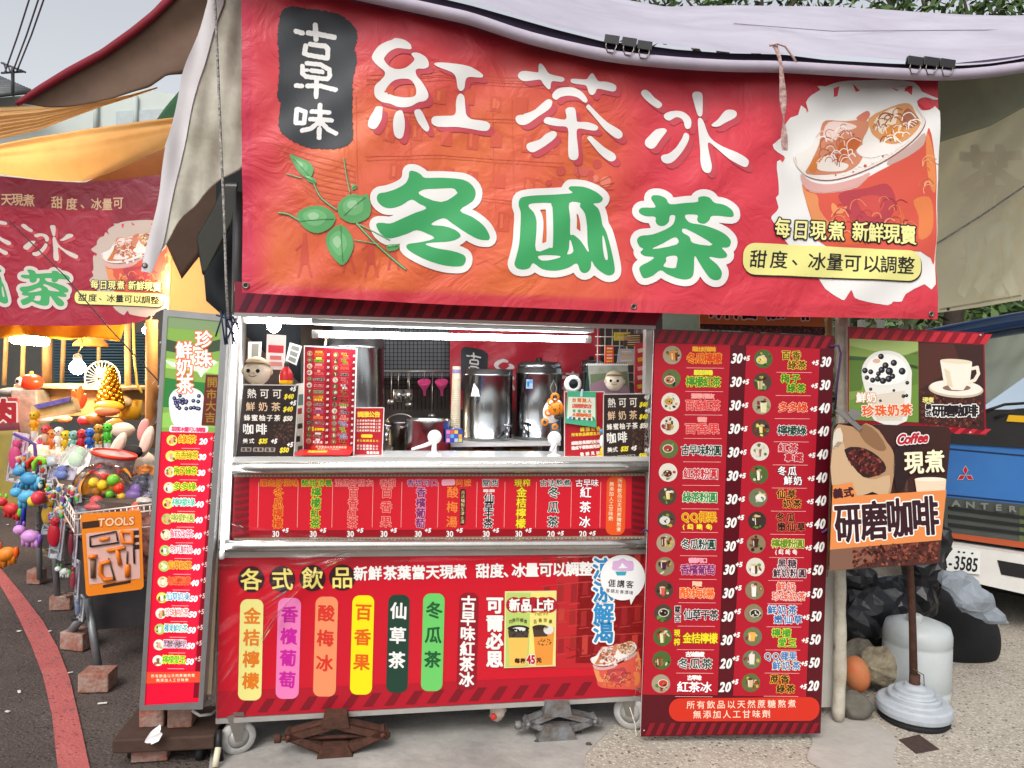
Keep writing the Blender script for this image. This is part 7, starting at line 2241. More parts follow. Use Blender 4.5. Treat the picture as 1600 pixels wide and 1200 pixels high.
for x in (6, 12, 27, 33): an.tube([at_depth(x, 96 + x * .4, 14.2), at_depth(x + 4, 112, 13.8)], .015, am, 6)
tag(an.build('antenna'), 'thin roof antenna against the sky at the far left', 'antenna')
for i, (xa, xb) in enumerate(((46, 8), (61, 20), (70, 26))):
    bar('power_line', [at_depth(xa + 12, -40, 12), at_depth((xa + xb) / 2 + 1, 55, 13), at_depth(xb, 112, 14)], .014, M('#6a5a66', rough=.6), ['leftmost', 'middle', 'rightmost'][i] + ' of three overhead wires in the sky at the far left', 'wire', None, 'overhead wires', 6)
# trees: many small leaf faces round a trunk and limbs
def tree(base, blobs, nleaf, cols, lab, seed, leaf=.06, tr=.12):
    rr = np.random.default_rng(seed)
    e = empty('tree', base, lab, 'tree')
    tk = MB()
    bark = M('#4a4038', rough=.9, noise=.25, nscale=12)
    tops = [Vector(b[0]) for b in blobs]
    hub = Vector(base).lerp(Vector((sum(t.x for t in tops) / len(tops), sum(t.y for t in tops) / len(tops), min(t.z for t in tops))), .75)
    tk.tube([base, Vector(base).lerp(hub, .5) + Vector((.05, 0, 0)), hub], [tr, tr * .8, tr * .6], bark, 10)
    for t in tops: tk.tube([hub, hub.lerp(t, .5) + Vector((rr.uniform(-.2, .2), 0, .1)), t], [tr * .5, tr * .3, tr * .1], bark, 7)
    tk.build('trunk', e)
    V, F_, mi = [], [], []
    for c, r, s in blobs:
        n = int(nleaf * r ** 2)
        d = rr.normal(size=(n, 3))
        d /= np.linalg.norm(d, axis=1)[:, None]
        rad = r * (rr.uniform(.25, 1.08, n) ** .5)[:, None]
        lumpy = 1 + .22 * np.sin(d[:, :1] * 7 + seed) * np.sin(d[:, 2:] * 6 + c[0])
        P_ = np.array(c) + d * rad * lumpy * np.array(s)
        for q in P_:
            a = rr.normal(size=3); a /= np.linalg.norm(a)
            b = np.cross(a, rr.normal(size=3)); b /= np.linalg.norm(b)
            L = leaf * rr.uniform(.6, 1.4)
            o = len(V)
            V += [q - a * L, q + b * L * .35, q + a * L, q - b * L * .35]
            F_.append((o, o + 1, o + 2, o + 3))
            mi.append(int(rr.integers(len(cols))))
    mesh_obj('crown', V, F_, [M(c, rough=.6, spec=.3) for c in cols], e, mi)
    return e
GR = ['#4f6b38', '#3f5a2c', '#5f7c44', '#6b8450', '#38502a']
def B3(x, y, Y, r, s=(1, 1, 1)): return (tuple(at_depth(x, y, Y)), r, s)
tree(at_depth(1180, 640, 9), [B3(1010, -12, 9, .55), B3(1075, 2, 9, .5), B3(1130, -18, 9, .5), B3(1190, -30, 9.3, .5), B3(1265, -24, 9, .45)], 900, GR, 'leafy tree showing above the middle of the lavender awning', 1, .075)
tree(at_depth(1480, 640, 8.5), [B3(1380, -10, 8.5, .5), B3(1440, -4, 8.5, .55), B3(1505, -8, 8.6, .6), B3(1570, 0, 8.4, .6), B3(1640, 0, 8.5, .7)], 900, GR, 'denser dark tree showing above the right end of the lavender awning', 2, .075)
tree(at_depth(1560, 640, 9.5), [B3(1500, 488, 9.5, .6), B3(1570, 480, 9.5, .7), B3(1640, 470, 9.5, .8), B3(1560, 560, 9.5, .8), B3(1430, 520, 9.5, .6)], 900, GR + ['#8a8a5a'], 'green shrubby tree seen between the faded banner and the truck roof', 3, .09)
tree(at_depth(1340, 640, 8), [B3(1320, 510, 8, .5), B3(1380, 530, 8, .6), B3(1310, 600, 8, .6), B3(1400, 620, 8, .6)], 900, ['#3b4a30', '#55603f', '#4a5638', '#6d6a50'], 'dull green tree behind the photo sign', 4, .08)
fw = MB()
fw.slab([at_depth(x, y, 12) for x, y in ((700, 470), (1900, 470), (1900, 700), (700, 700))], .1, M('#5c6156', rough=.9, var='#43493c', nscale=1.2), (0, -1, 0))
tag(fw.build('far_wall'), 'dark mossy wall far behind the truck', 'wall')
for x in (1346, 1376):
    bar('grey_post', [at_depth(x, 500, 6), at_depth(x - 4, 760, 6)], .03, M('#9a9a90', rough=.7), ('left' if x < 1360 else 'right') + ' of two pale posts behind the photo sign', 'post')
# ================================================================== backlit price box left of the cart
LB = CART.off(-.07)
LQ = [(255.5, 483), (357, 493), (316.6, 1108.5), (217.6, 1110)]
IQ = [(262, 494), (346, 502), (310, 1097), (225.5, 1102)]
e = empty('lightbox_sign', LB.P(268, 1109), 'tall glowing price box with green milk tea top at the left end of the cart', 'lightbox sign')
fr = MB()
ALU = M('#a9a9a8', rough=.4, metal=.75, noise=.08, nscale=20)
q, i_ = LB.at(LQ), LB.at(IQ)
o2 = np.concatenate([q, i_])
fr.add(o2, [(0, 1, 5, 4), (1, 2, 6, 5), (2, 3, 7, 6), (3, 0, 4, 7)], ALU)
bk_ = q - LB.n * .075
fr.add(np.concatenate([q, bk_]), [(7, 6, 5, 4), (0, 4, 5, 1), (1, 5, 6, 2), (2, 6, 7, 3), (3, 7, 4, 0)], ALU)
fr.build('frame', e)
FACE = LB.off(.004)
GLOW = .30
def lit(h, k=1.0): return M(h, rough=.35, emit=GLOW * k)
fc = board('panel', FACE, IQ, .002, lit('#d01030'), e)
p = Print(FACE, lift=.0003)
p.poly([(262, 494), (346, 502), (335.5, 676), (251, 674)], lit('#7fa44a', .75), 1)
for pl_, c in (([(262, 494), (346, 502), (345, 520), (261, 512)], '#7d9468'), ([(261, 530), (300, 540), (345, 530), (344, 548), (300, 556), (260, 548)], '#3d4f3a'), ([(260, 560), (345, 565), (343, 585), (259, 575)], '#a8d46a'), ([(258, 590), (300, 596), (342, 600), (338, 640), (255, 636)], '#2f7a3a'), ([(254, 645), (338, 640), (336, 668), (252, 668)], '#8fc05a')):
    p.poly(pl_, lit(c, .7), 2)
p.shape([[(258, 562), (272, 566), (280, 560), (292, 545), (305, 540), (318, 546), (330, 560), (340, 566), (330, 574), (318, 585), (314, 590), (308, 580), (296, 578), (284, 572), (270, 574)]], [(0, lit('#cfdcc8'), 3)], .8, 2)
p.shape([[(264, 630), (270, 612), (285, 605), (302, 606), (316, 614), (319, 630), (314, 668), (274, 667)]], [(0, lit('#dfe4de', .9), 4)], .8, 3)
for _ in range(22):
    x, y = 270 + random.uniform(0, 44), 618 + random.uniform(0, 22)
    p.circle(x, y, 3.2, lit('#1d1d3a', .3), 5, n=12)
    p.circle(x - .4, y - .4, 1.3, lit('#8a8ac0', .6), 6, n=8)
HL = lambda L, o=2.2, b=.6: [(o, lit('#e0643c'), L), (b, lit('#fdeee2', 1.3), L + 1)]
for ch, x, y in (('珍', 318.4, 530), ('珠', 318, 560), ('鮮', 288, 547), ('奶', 289, 574), ('茶', 289.5, 601)): p.char(ch, x, y, 27, 28, HL(7), st=.7)
p.poly([(322, 585), (341, 586), (338, 665), (315, 664)], M('#6d2a24', rough=.5), 8)
for ch, y in zip('開市大吉', (597, 616, 634, 652)): p.char(ch, 332 - (y - 597) * .06, y, 17, 17, [(.3, M('#b8913c', rough=.35, metal=.5), 9)])
p.rrect([(266, 664), (326, 666), (325, 676), (264, 675)], 4, lit('#f6ece8', 1.0), 5)
p.text('甜度冰量可以調整', 272, 670, 318, 671.5, 8, [(.3, lit('#d83a6a'), 6)], st=.5)
p.poly([(334, 676), (335.5, 676), (310, 1090), (302, 1090)], lit('#7d0c20', .6), 1)
p.poly([(306, 676), (334, 676), (288, 1046), (282, 1046)][:2] + [(303, 1046), (276, 1046)], lit('#e81a38', 1.0), 1)
LBN = [('綠茶', '20', ('#e8581e', '#f4e23a')), ('百香綠茶', '30', ('#9a7a10', '#f8ea4a')), ('梅子綠茶', '30', ('#4a8a1c', '#f4ea3a')), ('多多綠', '40', ('#4a8a1c', '#e8f04a')), ('檸檬綠', '40', ('#3fb08a', '#e0f4ec')), ('檸檬粉圓', '40', ('#8a9a1c', '#f6f0a8')), ('鮮奶茶', '40', ('#d83a5a', '#f8eef0')),
       ('冬瓜鮮奶', '40', ('#c03a4a', '#f8f4f4')), ('仙草奶茶', '40', ('#b86a1c', '#f0b84a')), ('冬瓜嫩仙草', '40', ('#c83a1c', '#e87a4a')), ('仙草奶凍', '50', ('#3a8aa8', '#e8f8fa')), ('珍珠鮮奶茶', '50', ('#d8604a', '#e8f6f4')), ('椰果鮮奶茶', '50', ('#3a9ab8', '#f4f8d8')), ('黑糖粉圓鮮奶', '50', ('#6a4a5a', '#f4d8e0')), ('檸檬愛玉', '50', ('#3aa03a', '#e8f04a'))]
for k, (nm, prc, (c1, c2)) in enumerate(LBN):
    t = k / 14
    L = lambda a, b: a + (b - a) * t
    y = L(688, 1032)
    x = L(269, 247)
    rr = random.Random(k + 40)
    p.circle(x, y, 8.5, lit(rr.choice(['#d8d0a8', '#e8e0d0', '#a8c068', '#e6d860']), .9), 2, n=18)
    for _ in range(5): p.circle(x + rr.uniform(-4.5, 4.5), y + rr.uniform(-4.5, 4.5), rr.uniform(1.6, 3.4), lit(rr.choice(['#c8963c', '#a8b85a', '#6a4a30', '#f0ece0', '#b8603a', '#5a8a3a', '#e8d890']), .8), 3 + _ % 2, n=9)
    p.poly([(x - 2.6, y - 4), (x + 2.6, y - 4), (x + 2, y + 5), (x - 2, y + 5)], lit(rr.choice(['#e8c06a', '#d8d8a0', '#8a5a38', '#f0e8d8', '#d8a080']), .9), 5)
    n = len(nm)
    w = min(13.5, 36 / n)
    cx = L(293, 272)
    p.text(nm, cx - w * (n - 1) / 2, y - 2, cx + w * (n - 1) / 2, y - 1.6, 13.5, [(.95, lit(c2, 1.0), 3), (.12, lit(c1, .8), 4)], w=w * 1.1, st=.5)
    p.latin(prc, L(318, 297), y + 1.5, 8.6, [(.6, lit('#f8f4f4', 1.2), 3)], .95, .2, gap=.1, st=.5)
    p.latin('+5', L(333, 309), y - 3, 7.5, [(.2, lit('#e0b8b8', .7), 3)], .9, .15, gap=.1, st=.5)
    p.line([(L(284, 262), y + 12.5), (L(312, 288), y + 12.8)], .9, lit('#f4a8a8', .9), 2)
p.poly([(228, 1050), (313, 1049), (312, 1066), (227, 1068)], lit('#e0482e', .8), 2)
p.text('所有飲品以天然蔗糖熬煮', 239, 1056, 302, 1055, 5.6, [(.1, lit('#f4c8a8'), 3)], st=.5)
p.text('無添加人工甘味劑', 247, 1062.5, 292, 1062, 5.6, [(.1, lit('#f4c8a8'), 3)], st=.5)
p.build('lettering', fc)
sd2 = MB()
sd2.slab(CART.off(-.01).at([(352, 500), (359, 500), (330, 1085), (322, 1085)]), .03, M('#cdb596', rough=.7, noise=.12, nscale=30), CART.n)
tag(sd2.build('wooden_batten'), 'pale wooden batten between the glowing price box and the cart post', 'batten')
# trolley board with bricks underneath
BRK = M('#93503c', rough=.95, var='#a8968a', nscale=17, bump=.8, bscale=60)
def brick(x, y, w, h, lab, yaw, z=None, Y=None, m=None, d=None):
    if Y is None:
        g = gp(x, y + h / 2); Y = g.y
    c = at_depth(x, y, Y)
    k = px_m(Y)
    b = MB()
    b.box((c.x, c.y + (d or w * k) * .4, (h * k / 2) if z is None else z), (w * k, d or w * k * .8, h * k), m or BRK, (0, 0, R(yaw)), .005)
    return tag(b.build('brick'), lab, 'brick', 'loose bricks')
Yb = 2.62
def zz(y, Y): return float(CAM[2] - (y - 563) / FPX * Y)
tb_ = MB()
c = at_depth(262, 1152, Yb)
tb_.box((c.x, c.y + .05, zz(1152, Yb) ), (.34, .24, .05), M('#4a362c', rough=.8, noise=.25, nscale=20, bump=.2), (0, 0, R(8)), .006)
for sx_ in (-.12, .12):
    tb_.lathe([(0, -.014), (.03, -.012), (.032, 0), (.03, .012), (0, .014)], (c.x + sx_, c.y, zz(1152, Yb) - .055), M('#1e1e1e', rough=.6), 16, (1, .1, 0))
tag(tb_.build('trolley_board'), 'dark wooden trolley board under the bricks of the glowing price box', 'board')
zt_ = zz(1152, Yb) + .025
for x, lab in ((233, 'worn brick under the left foot of the glowing price box'), (277, 'worn brick under the right foot of the glowing price box')):
    hh = LB.P(268, 1110).z - zt_
    c2 = at_depth(x, 1130, Yb)
    tag(MB().box((c2.x, c2.y + .05, zt_ + hh / 2), (.085, .10, hh), BRK, (0, 0, R(8)), .006).build('brick'), lab, 'brick', 'loose bricks')
tag(MB().box((at_depth(252, 1130, Yb).x, at_depth(252, 1130, Yb).y + .06, zt_ + .03), (.035, .06, .06), M('#1d1c1c', rough=.6), None, .004).build('block'), 'black rubber block between the two bricks of the price box', 'block')
brick(229, 1178, 54, 26, 'worn reddish brick propping the trolley board on the asphalt', 10)
brick(212, 1165, 40, 10, 'thin grey stone slip wedged under the trolley board', 4, m=M('#8f8a82', rough=.9, noise=.2))
ti = ruled('tissue', [at_depth(x, y, 2.53) for x, y in ((226, 1160), (236, 1144), (250, 1132))], [at_depth(x, y, 2.52) for x, y in ((238, 1163), (248, 1158), (253, 1148))], 14, 8, M('#f0efee', rough=.8), None, .006, 2, 6)
tag(ti, 'crumpled white tissue on the trolley board below the price box', 'tissue')
cb_ = bar('cable', [at_depth(300, 1110, 2.6), at_depth(312, 1118, 2.6), at_depth(330, 1116, 2.65), at_depth(345, 1105, 2.75)], .005, M('#d8d4cc', rough=.6), 'white cable curling from the foot of the glowing price box', 'cable')
bo = bar('rubber_strap', [at_depth(342, 1140, 2.6), at_depth(341, 1165, 2.58), at_depth(345, 1192, 2.6)], .012, M('#1c1c1e', rough=.5), 'black rubber strap hanging by the left caster wheel', 'strap')
bo2 = bar('tape', [at_depth(341, 1168, 2.57), at_depth(338, 1185, 2.55), at_depth(336, 1198, 2.54)], .011, M('#d9d2b4', rough=.6), 'cream tape end dangling by the left caster wheel', 'tape')

# ================================================================== toy stall
WOOD = M('#b98f5c', rough=.75, var='#9a7040', nscale=9, bump=.15, bscale=40)
LW = M('#cfa975', rough=.7, var='#b88d58', nscale=9, bump=.1, bscale=40)
sw = MB()
q = [at_depth(x, y, 7.2) for x, y in ((-520, 440), (330, 440), (330, 800), (-520, 800))]
sw.slab(q, .1, M('#3a3f42', rough=.8, noise=.3, nscale=3, var='#4a4640'), (0, -1, 0))
for k in range(26): sw.tube([at_depth(86, 520 + k * 4.4, 7.12), at_depth(232, 520 + k * 4.4, 7.12)], .012, M('#2e4a58', rough=.6, noise=.15), 6)
tag(sw.build('shutter_wall'), 'dark wall with a teal roller shutter at the back of the toy stall', 'wall')
for i, (x0, y0, x1, y1, w, Y, m, lab) in enumerate(((10, 520, 6, 602, 6, 5.6, LW, 'thin pale wooden post at the far left of the toy stall'), (37, 520, 34, 606, 6, 5.5, LW, 'thin pale wooden post below the fluorescent tube'),
        (74, 505, 72, 612, 13, 5.4, M('#6d5238', rough=.8, noise=.2), 'broad brown wooden post left of the round bulb'), (100, 520, 96, 606, 6, 6.0, LW, 'thin wooden post behind the round bulb'),
        (155, 520, 153, 600, 5, 6.0, LW, 'thin wooden post behind the small fan'), (199, 505, 200, 625, 8, 5.2, LW, 'pale bamboo post near the yellow bucket'), (237, 500, 236, 700, 15, 4.3, M('#c98d4e', rough=.75, var='#b0763c', nscale=8), 'broad orange brown wooden post beside the glowing price box'))):
    a, b = at_depth(x0, y0, Y), at_depth(x1, y1, Y)
    bar('wooden_post', [a, b], w / 2 * px_m(Y) * 1.3, m, lab, 'post', seg=4)
ct2 = MB()
ct2.box(at_depth(150, 625, 5.3), (.75, .5, .2), LW, (0, 0, R(-6)), .004)
ct2.box(at_depth(150, 604, 5.2), (.8, .55, .02), M('#d8b888', rough=.6, noise=.1), (0, 0, R(-6)), .003)
tag(ct2.build('wooden_counter'), 'pale wooden counter box behind the toys', 'counter')
tag(MB().lathe([(0, 0), (.065, 0), (.075, .13), (.07, .13), (.06, .01), (0, .01)], at_depth(203, 655, 5.0), M('#d8a82a', rough=.4), 22).build('bucket'), 'yellow bucket on the counter beside the bamboo post', 'bucket')
# lamps of the stall
def bulb(x, y, Y, r, lab, watts, col='#ffe2ba', neck=True):
    c = at_depth(x, y, Y)
    e = empty('light_bulb', c, lab, 'lamp')
    MB().ball(c, r, M(col, emit=watts), 16).build('bulb', e)
    if neck:
        MB().lathe([(r * .55, r * .85), (r * .55, r * 1.6), (r * .3, r * 1.9), (0, r * 1.9)], c, M('#cfc8ba', rough=.5), 12).build('socket', e)
    MB().tube([c + Vector((0, 0, r * 1.8)), c + Vector((.03, 0, r * 3.2)), c + Vector((.02, 0, r * 5))], .004, M('#e8d8a0', rough=.6), 6).build('flex', e)
    return e
bulb(121, 574, 4.7, .046, 'round warm bulb glowing over the toys', 420)
bulb(229, 516, 4.5, .024, 'small warm bulb glaring below the right end of the second banner', 150)
bulb(286, 440, 4.35, .04, 'warm bulb shining through the orange sheet left of the cart', 600)
bulb(100, 312, 5.0, .05, 'warm bulb high behind the second banner under the orange cloth', 420)
a, b = at_depth(22, 530, 5.2), at_depth(70, 534, 5.0)
e = empty('fluorescent_lamp', a, 'short warm fluorescent lamp shining at the far left under the second banner', 'lamp')
MB().tube([a, b], .032, M('#ffe4ae', emit=110), 12).build('tube', e)
MB().box(a.lerp(b, .5) + Vector((0, .02, .06)), ((b - a).length + .1, .1, .03), M('#e8e0d0', rough=.5), (0, 0, 0), .004).build('batten', e)
# cables
bar('cable', [at_depth(208, 500, 4.9), at_depth(210, 560, 4.9), at_depth(214, 600, 4.9), at_depth(222, 614, 4.9)], .008, M('#e0c05a', rough=.5), 'yellow cable hanging between the bamboo post and the broad post', 'cable')
bar('wire', [LBAN.P(30, 350, .1), at_depth(100, 430, 3.6), at_depth(170, 512, 3.3), at_depth(250, 598, 2.9)], .0028, M('#2a2626', rough=.6), 'thin dark guy wire slanting down across the second banner', 'wire')
# orange shade, fan, ornaments on the counter
c = at_depth(142, 537, 5.3)
tag(MB().lathe([(0, .07), (.06, .05), (.11, 0), (.115, -.02), (.10, -.01), (0, .05)], c, M('#d88a3a', rough=.4), 24).build('lamp_shade_bowl'), 'orange bowl shaped shade hanging above the small fan', 'shade')
c = at_depth(160, 592, 5.1)
e = empty('fan', c, 'small white wire fan behind the golden ornament', 'fan')
f = MB()
for k in range(28):
    a_ = 2 * math.pi * k / 28
    f.tube([c + Vector((math.cos(a_) * .03, -.01, math.sin(a_) * .03)), c + Vector((math.cos(a_) * .12, -.005, math.sin(a_) * .12))], .0022, M('#e8e4da', rough=.4), 5)
f.tube([c + Vector((math.cos(t) * .122, 0, math.sin(t) * .122)) for t in np.linspace(0, 6.283, 30)], .005, M('#e8e4da', rough=.4), 6)
f.build('guard', e)
b_ = MB()
for k in range(3):
    a_ = 2 * math.pi * k / 3
    b_.ball(c + Vector((math.cos(a_) * .05, .015, math.sin(a_) * .05)), .045, M('#d8d4c8', rough=.4), 10, (1, .15, .7), rot=(0, -a_, 0))
b_.build('blades', e)
MB().tube([c - Vector((0, -.03, .1)), c - Vector((0, -.03, .24))], .014, M('#d8d4c8', rough=.4), 8).build('stem', e)
GOLD = M('#d9a02a', rough=.22, metal=.95, noise=.2, nscale=40)
c = at_depth(172, 622, 4.8)
g_ = MB()
rr = random.Random(4)
for k in range(90):
    t = k / 90
    a_ = k * 2.4
    r_ = .075 * (1 - t * .75)
    p0 = c + Vector((math.cos(a_) * r_, math.sin(a_) * r_, -.06 + t * .26))
    g_.ball(p0, .021 * (1 - t * .4), GOLD, 7, (1.2, .7, 1.1), rot=(rr.uniform(-.5, .5), rr.uniform(-.5, .5), 0))
tag(g_.build('ornament'), 'shiny gold layered ornament standing on the stall counter', 'ornament')
tag(MB().ball(at_depth(170, 636, 4.6), .075, M('#e8a21e', rough=.4), 14, (1.2, .8, .55)).ball(at_depth(168, 642, 4.58), .07, M('#e8865a', rough=.5), 12, (1.1, .8, .5)).build('toy_hat'), 'yellow and orange rounded toy in front of the gold ornament', 'toy')
c = at_depth(121, 638, 4.6)
f = MB()
for dx, h_, ml in ((-3, .11, '#e8601e'), (2, .14, '#ee7a28'), (6, .09, '#d8481a')): f.ball(c + Vector((dx * .006, 0, h_ * .5)), .02, M(ml, rough=.5), 10, (1, .6, h_ / .035), rot=(0, dx * .05, 0))
tag(f.build('feather_toy'), 'orange red feather shaped toy standing above the long package', 'toy')
lp_ = MB()
lp_.slab([at_depth(x, y, 4.4 - (x - 48) * .003) for x, y in ((47, 634), (112, 619), (118, 640), (50, 652))], .06, M('#d8a24a', rough=.3, var='#e8c890', nscale=8), (0, -1, .3))
lp_.slab([at_depth(x, y, 4.36 - (x - 48) * .003) for x, y in ((52, 633), (110, 620), (108, 627), (58, 639))], .01, M('#5a4a9a', rough=.35, var='#8a7ac0', nscale=20), (0, -1, .3))
tag(lp_.build('toy_package'), 'long orange package with a purple strip lying above the row of figures', 'package')
# red round head with beak
c = at_depth(49, 597, 4.9)
e = empty('lantern_toy', c, 'round red toy head with one dark eye on the silver box', 'toy')
MB().ball(c, .075, M('#e23a1e', rough=.35), 18, (1, .9, .72)).build('head', e)
MB().ball(c + Vector((-.045, -.055, .005)), .026, M('#f0e8d8', rough=.4), 12, (1, .5, 1.1)).ball(c + Vector((-.048, -.066, .005)), .012, M('#181412', rough=.2), 10).build('eye', e)
MB().ball(c + Vector((0, 0, .06)), .014, M('#e8b83a', rough=.4), 8).build('knob', e)
bx = MB()
bx.box(at_depth(48, 645, 4.95), (.16, .2, .32), M('#a8a49c', rough=.35, metal=.5, noise=.3, nscale=16, bump=.4, bscale=30), (0, 0, R(10)), .01)
bx.ball(at_depth(20, 613, 4.95), .06, M('#b4b0a8', rough=.4, metal=.4, noise=.3, nscale=20), 10, (1.6, 1, .5), jitter=.15)
tag(bx.build('silver_box'), 'foil covered box under the round red toy head', 'box')
RS = vplane(12, 4.6, -15)
e = board('meat_sign', RS, [(-40, 618), (27, 622), (26, 672), (-40, 676)], .01, M('#c23a3c', rough=.6), None)
tag(e, 'red cloth sign with a bold white edged character at the far left edge', 'sign')
p = Print(RS)
p.char('肉', 5, 645, 46, 44, [(4.5, '#e8dcd0', 1), (2.2, '#a8242c', 2)])
p.build('lettering', e)
cl_ = px_cloth('table_cloth', vplane(14, 4.4, -20), [(-60, 676), (28, 672)], [(-60, 800), (32, 795)], 16, 16, M('#8a7a3c', rough=.8, var='#a08c44', nscale=6, bump=.2, bscale=14), None)
tag(cl_, 'olive yellow cloth over the table at the far left edge', 'cloth')
px_cloth('table_cloth', vplane(14, 4.45, -20), [(-60, 665), (30, 660)], [(-60, 745), (40, 745)], 10, 10, M('#6d3038', rough=.8, noise=.2), None)
tag(bpy.data.objects['table_cloth.001'], 'dull maroon cloth band under the red sign at the far left', 'cloth')

# the table itself: pipe legs on bricks, dark fill boards, wire basket
tbl = empty('stall_table', gp(120, 1000), 'pipe legged table of the toy stall with dark fill boards below and wire tray on bricks', 'table')
PIPE = M('#8f9294', rough=.4, metal=.6, noise=.12, nscale=30)
LEG = [((137, 935), (155, 1052), 3.30), ((120, 925), (126, 975), 3.6), ((82, 800), (90, 936), 4.15), ((60, 800), (62, 905), 4.6)]
for (x0, y0), (x1, y1), Y in LEG:
    MB().tube([at_depth(x0, y0, Y + .05), at_depth(x1, y1, Y)], .017, PIPE, 12).build('leg', tbl)
MB().tube([at_depth(128, 965, 3.5), at_depth(112, 985, 3.6), at_depth(104, 994, 3.65)], .02, PIPE, 10).build('leg', tbl)
tp_ = MB()
def tpt(x, y, Y, z=.80):
    p_ = at_depth(x, y, Y); return Vector((p_.x, p_.y, z))
tq_ = [tpt(118, 800, 3.25), tpt(262, 800, 3.15), tpt(330, 700, 5.0), tpt(35, 700, 4.9)]
tp_.slab(tq_, .03, M('#5a4a40', rough=.8, noise=.2), (0, 0, 1))
tp_.build('table_top', tbl)
ap = MB()  # dark boards fill the dark space under the table
ap.slab([at_depth(x, y, 3.42) for x, y in ((135, 915), (250, 890), (250, 975), (142, 985))], .02, M('#2d2a2c', rough=.85, noise=.3, nscale=10), (0, -1, 0))
ap.slab([at_depth(130, 850, 3.45), at_depth(60, 790, 4.7), at_depth(62, 850, 4.7), at_depth(136, 940, 3.45)], .02, M('#3a3230', rough=.85, noise=.3, nscale=10), (-.8, -.6, 0))
ap.build('apron', tbl)
WIRE = M('#e6cfc4', rough=.35, metal=.4)
wb = MB()
for y0, y1 in ((803, 787), (812, 797), (836, 822)):
    wb.tube([at_depth(117, y0, 3.12), at_depth(180, (y0 + y1) / 2, 3.1), at_depth(246, y1, 3.08)], .0042, WIRE, 6)
for k in range(15):
    x = 117 + k * 9
    wb.tube([at_depth(x, 803 - k * 1.12, 3.12), at_depth(x + 1, 842 - k * 1.1, 3.14)], .0028, WIRE, 5)
for y0, y1 in ((803, 730), (815, 745), (832, 762)):
    wb.tube([at_depth(117, y0, 3.12), at_depth(78, y1, 4.0)], .0042, WIRE, 6)
for k in range(12):
    t = k / 12
    wb.tube([at_depth(117 - 39 * t, 803 - 73 * t, 3.12 + .88 * t), at_depth(117 - 39 * t, 836 - 72 * t, 3.12 + .88 * t)], .0028, WIRE, 5)
wb.build('wire_tray', tbl)
brick(143, 1068, 46, 30, 'grey red brick under the front leg of the toy table', 6)
brick(114, 1003, 42, 28, 'brick under the second leg of the toy table', -12)
brick(91, 943, 31, 22, 'brownish brick under the middle leg of the toy table', 8)
brick(52, 902, 22, 22, 'small reddish brick beside the far leg of the toy table', -4)
rk = gp(205, 985)
tag(MB().ball(rk + Vector((0, .3, .05)), .14, M('#7a7468', rough=.9, noise=.3, nscale=14), 12, (1.3, 1, .5), jitter=.12).build('rubble'), 'low heap of grey rubble under the toy table', 'rubble')

# carded toy tool set
TC = vplane(175, 3.0, 6)
TQ = [(126, 803), (221, 797), (225, 920), (135, 932)]
e = empty('toy_tool_set', TC.P(175, 930), 'orange carded set of toy tools hung on the front of the wire tray', 'toy')
bd = Print(TC, l0=0)
bd.rrect(TQ, 6, M('#ea8420', rough=.35), 0)
o_ = bd.build('card', e)
md = o_.modifiers.new('t', 'SOLIDIFY'); md.thickness = .002; md.offset = -1
p = Print(TC, l0=.003)
q4 = np.array(TQ, float)
A2 = lambda u, v: tuple(lerp_quad(q4, u, v))
p.poly([A2(.07, .24), A2(.95, .22), A2(.95, .86), A2(.07, .86)], '#dcb0a4', 1)
p.poly([A2(.02, .1), A2(.3, .09), A2(.3, .17), A2(.02, .18)], '#3a2418', 1)
p.latin('TOOLS', *A2(.58, .12), 12, [(1.4, '#c85a10', 2), (.5, '#f6c8a0', 3)], 1.0, .1, -.05)
p.rrect([A2(.3, .885), A2(.78, .865), A2(.78, .9), A2(.3, .92)], 1.5, '#33241c', 2)
for i_ in range(3): p.rrect([A2(.87, .25 + i_ * .09), A2(.95, .25 + i_ * .09), A2(.95, .31 + i_ * .09), A2(.87, .31 + i_ * .09)], 1, '#2c2422', 2)
p.build('print', e)
TO = M('#ee7d16', rough=.3)
TG = M('#5a5450', rough=.3, metal=.4)
def tool(nm, strokes, m, r):
    mb = MB()
    for s_ in strokes: mb.tube([TC.P(*A2(u, v), .008) for u, v in s_], r, m, 8)
    mb.build(nm, e)
tool('hacksaw', [[(.14, .4), (.14, .28), (.58, .24), (.6, .36)], [(.14, .4), (.62, .38)]], M('#26211f', rough=.4), .0035)
tool('hacksaw_grip', [[(.3, .33), (.46, .32)]], TO, .007)
tool('saw', [[(.66, .25), (.68, .38), (.86, .4), (.84, .26), (.66, .25)]], TO, .008)
tool('hammer', [[(.42, .47), (.72, .45)], [(.58, .46), (.62, .66)]], TO, .008)
tool('clamp', [[(.46, .6), (.3, .62), (.28, .74), (.34, .82), (.5, .82)]], TO, .009)
tool('clamp_screw', [[(.43, .56), (.52, .84)]], TG, .003)
tool('screwdriver', [[(.74, .66), (.74, .82)]], TO, .011)
tool('screwdriver_blade', [[(.75, .5), (.74, .66)]], TG, .003)
tool('wrench', [[(.17, .56), (.15, .78)]], M('#7a5a44', rough=.4), .010)
tool('ratchet', [[(.17, .50), (.17, .54)]], TO, .017)
tool('bar', [[(.86, .42), (.86, .66)]], M('#26211f', rough=.4), .0035)
bl = MB()
bl.add([TC.P(*A2(u, v), .022) for u, v in ((.08, .23), (.94, .21), (.94, .86), (.08, .87))], [(0, 1, 2, 3)], FILM)
bl.build('blister', e)
T2 = vplane(215, 3.12, 6)
tag(board('toy_card', T2, [(200, 803), (240, 800), (242, 905), (204, 912)], .003, M('#e0a090', rough=.35, var='#3a3030', nscale=30), None), 'second pink and black toy card behind the orange tool set', 'toy')

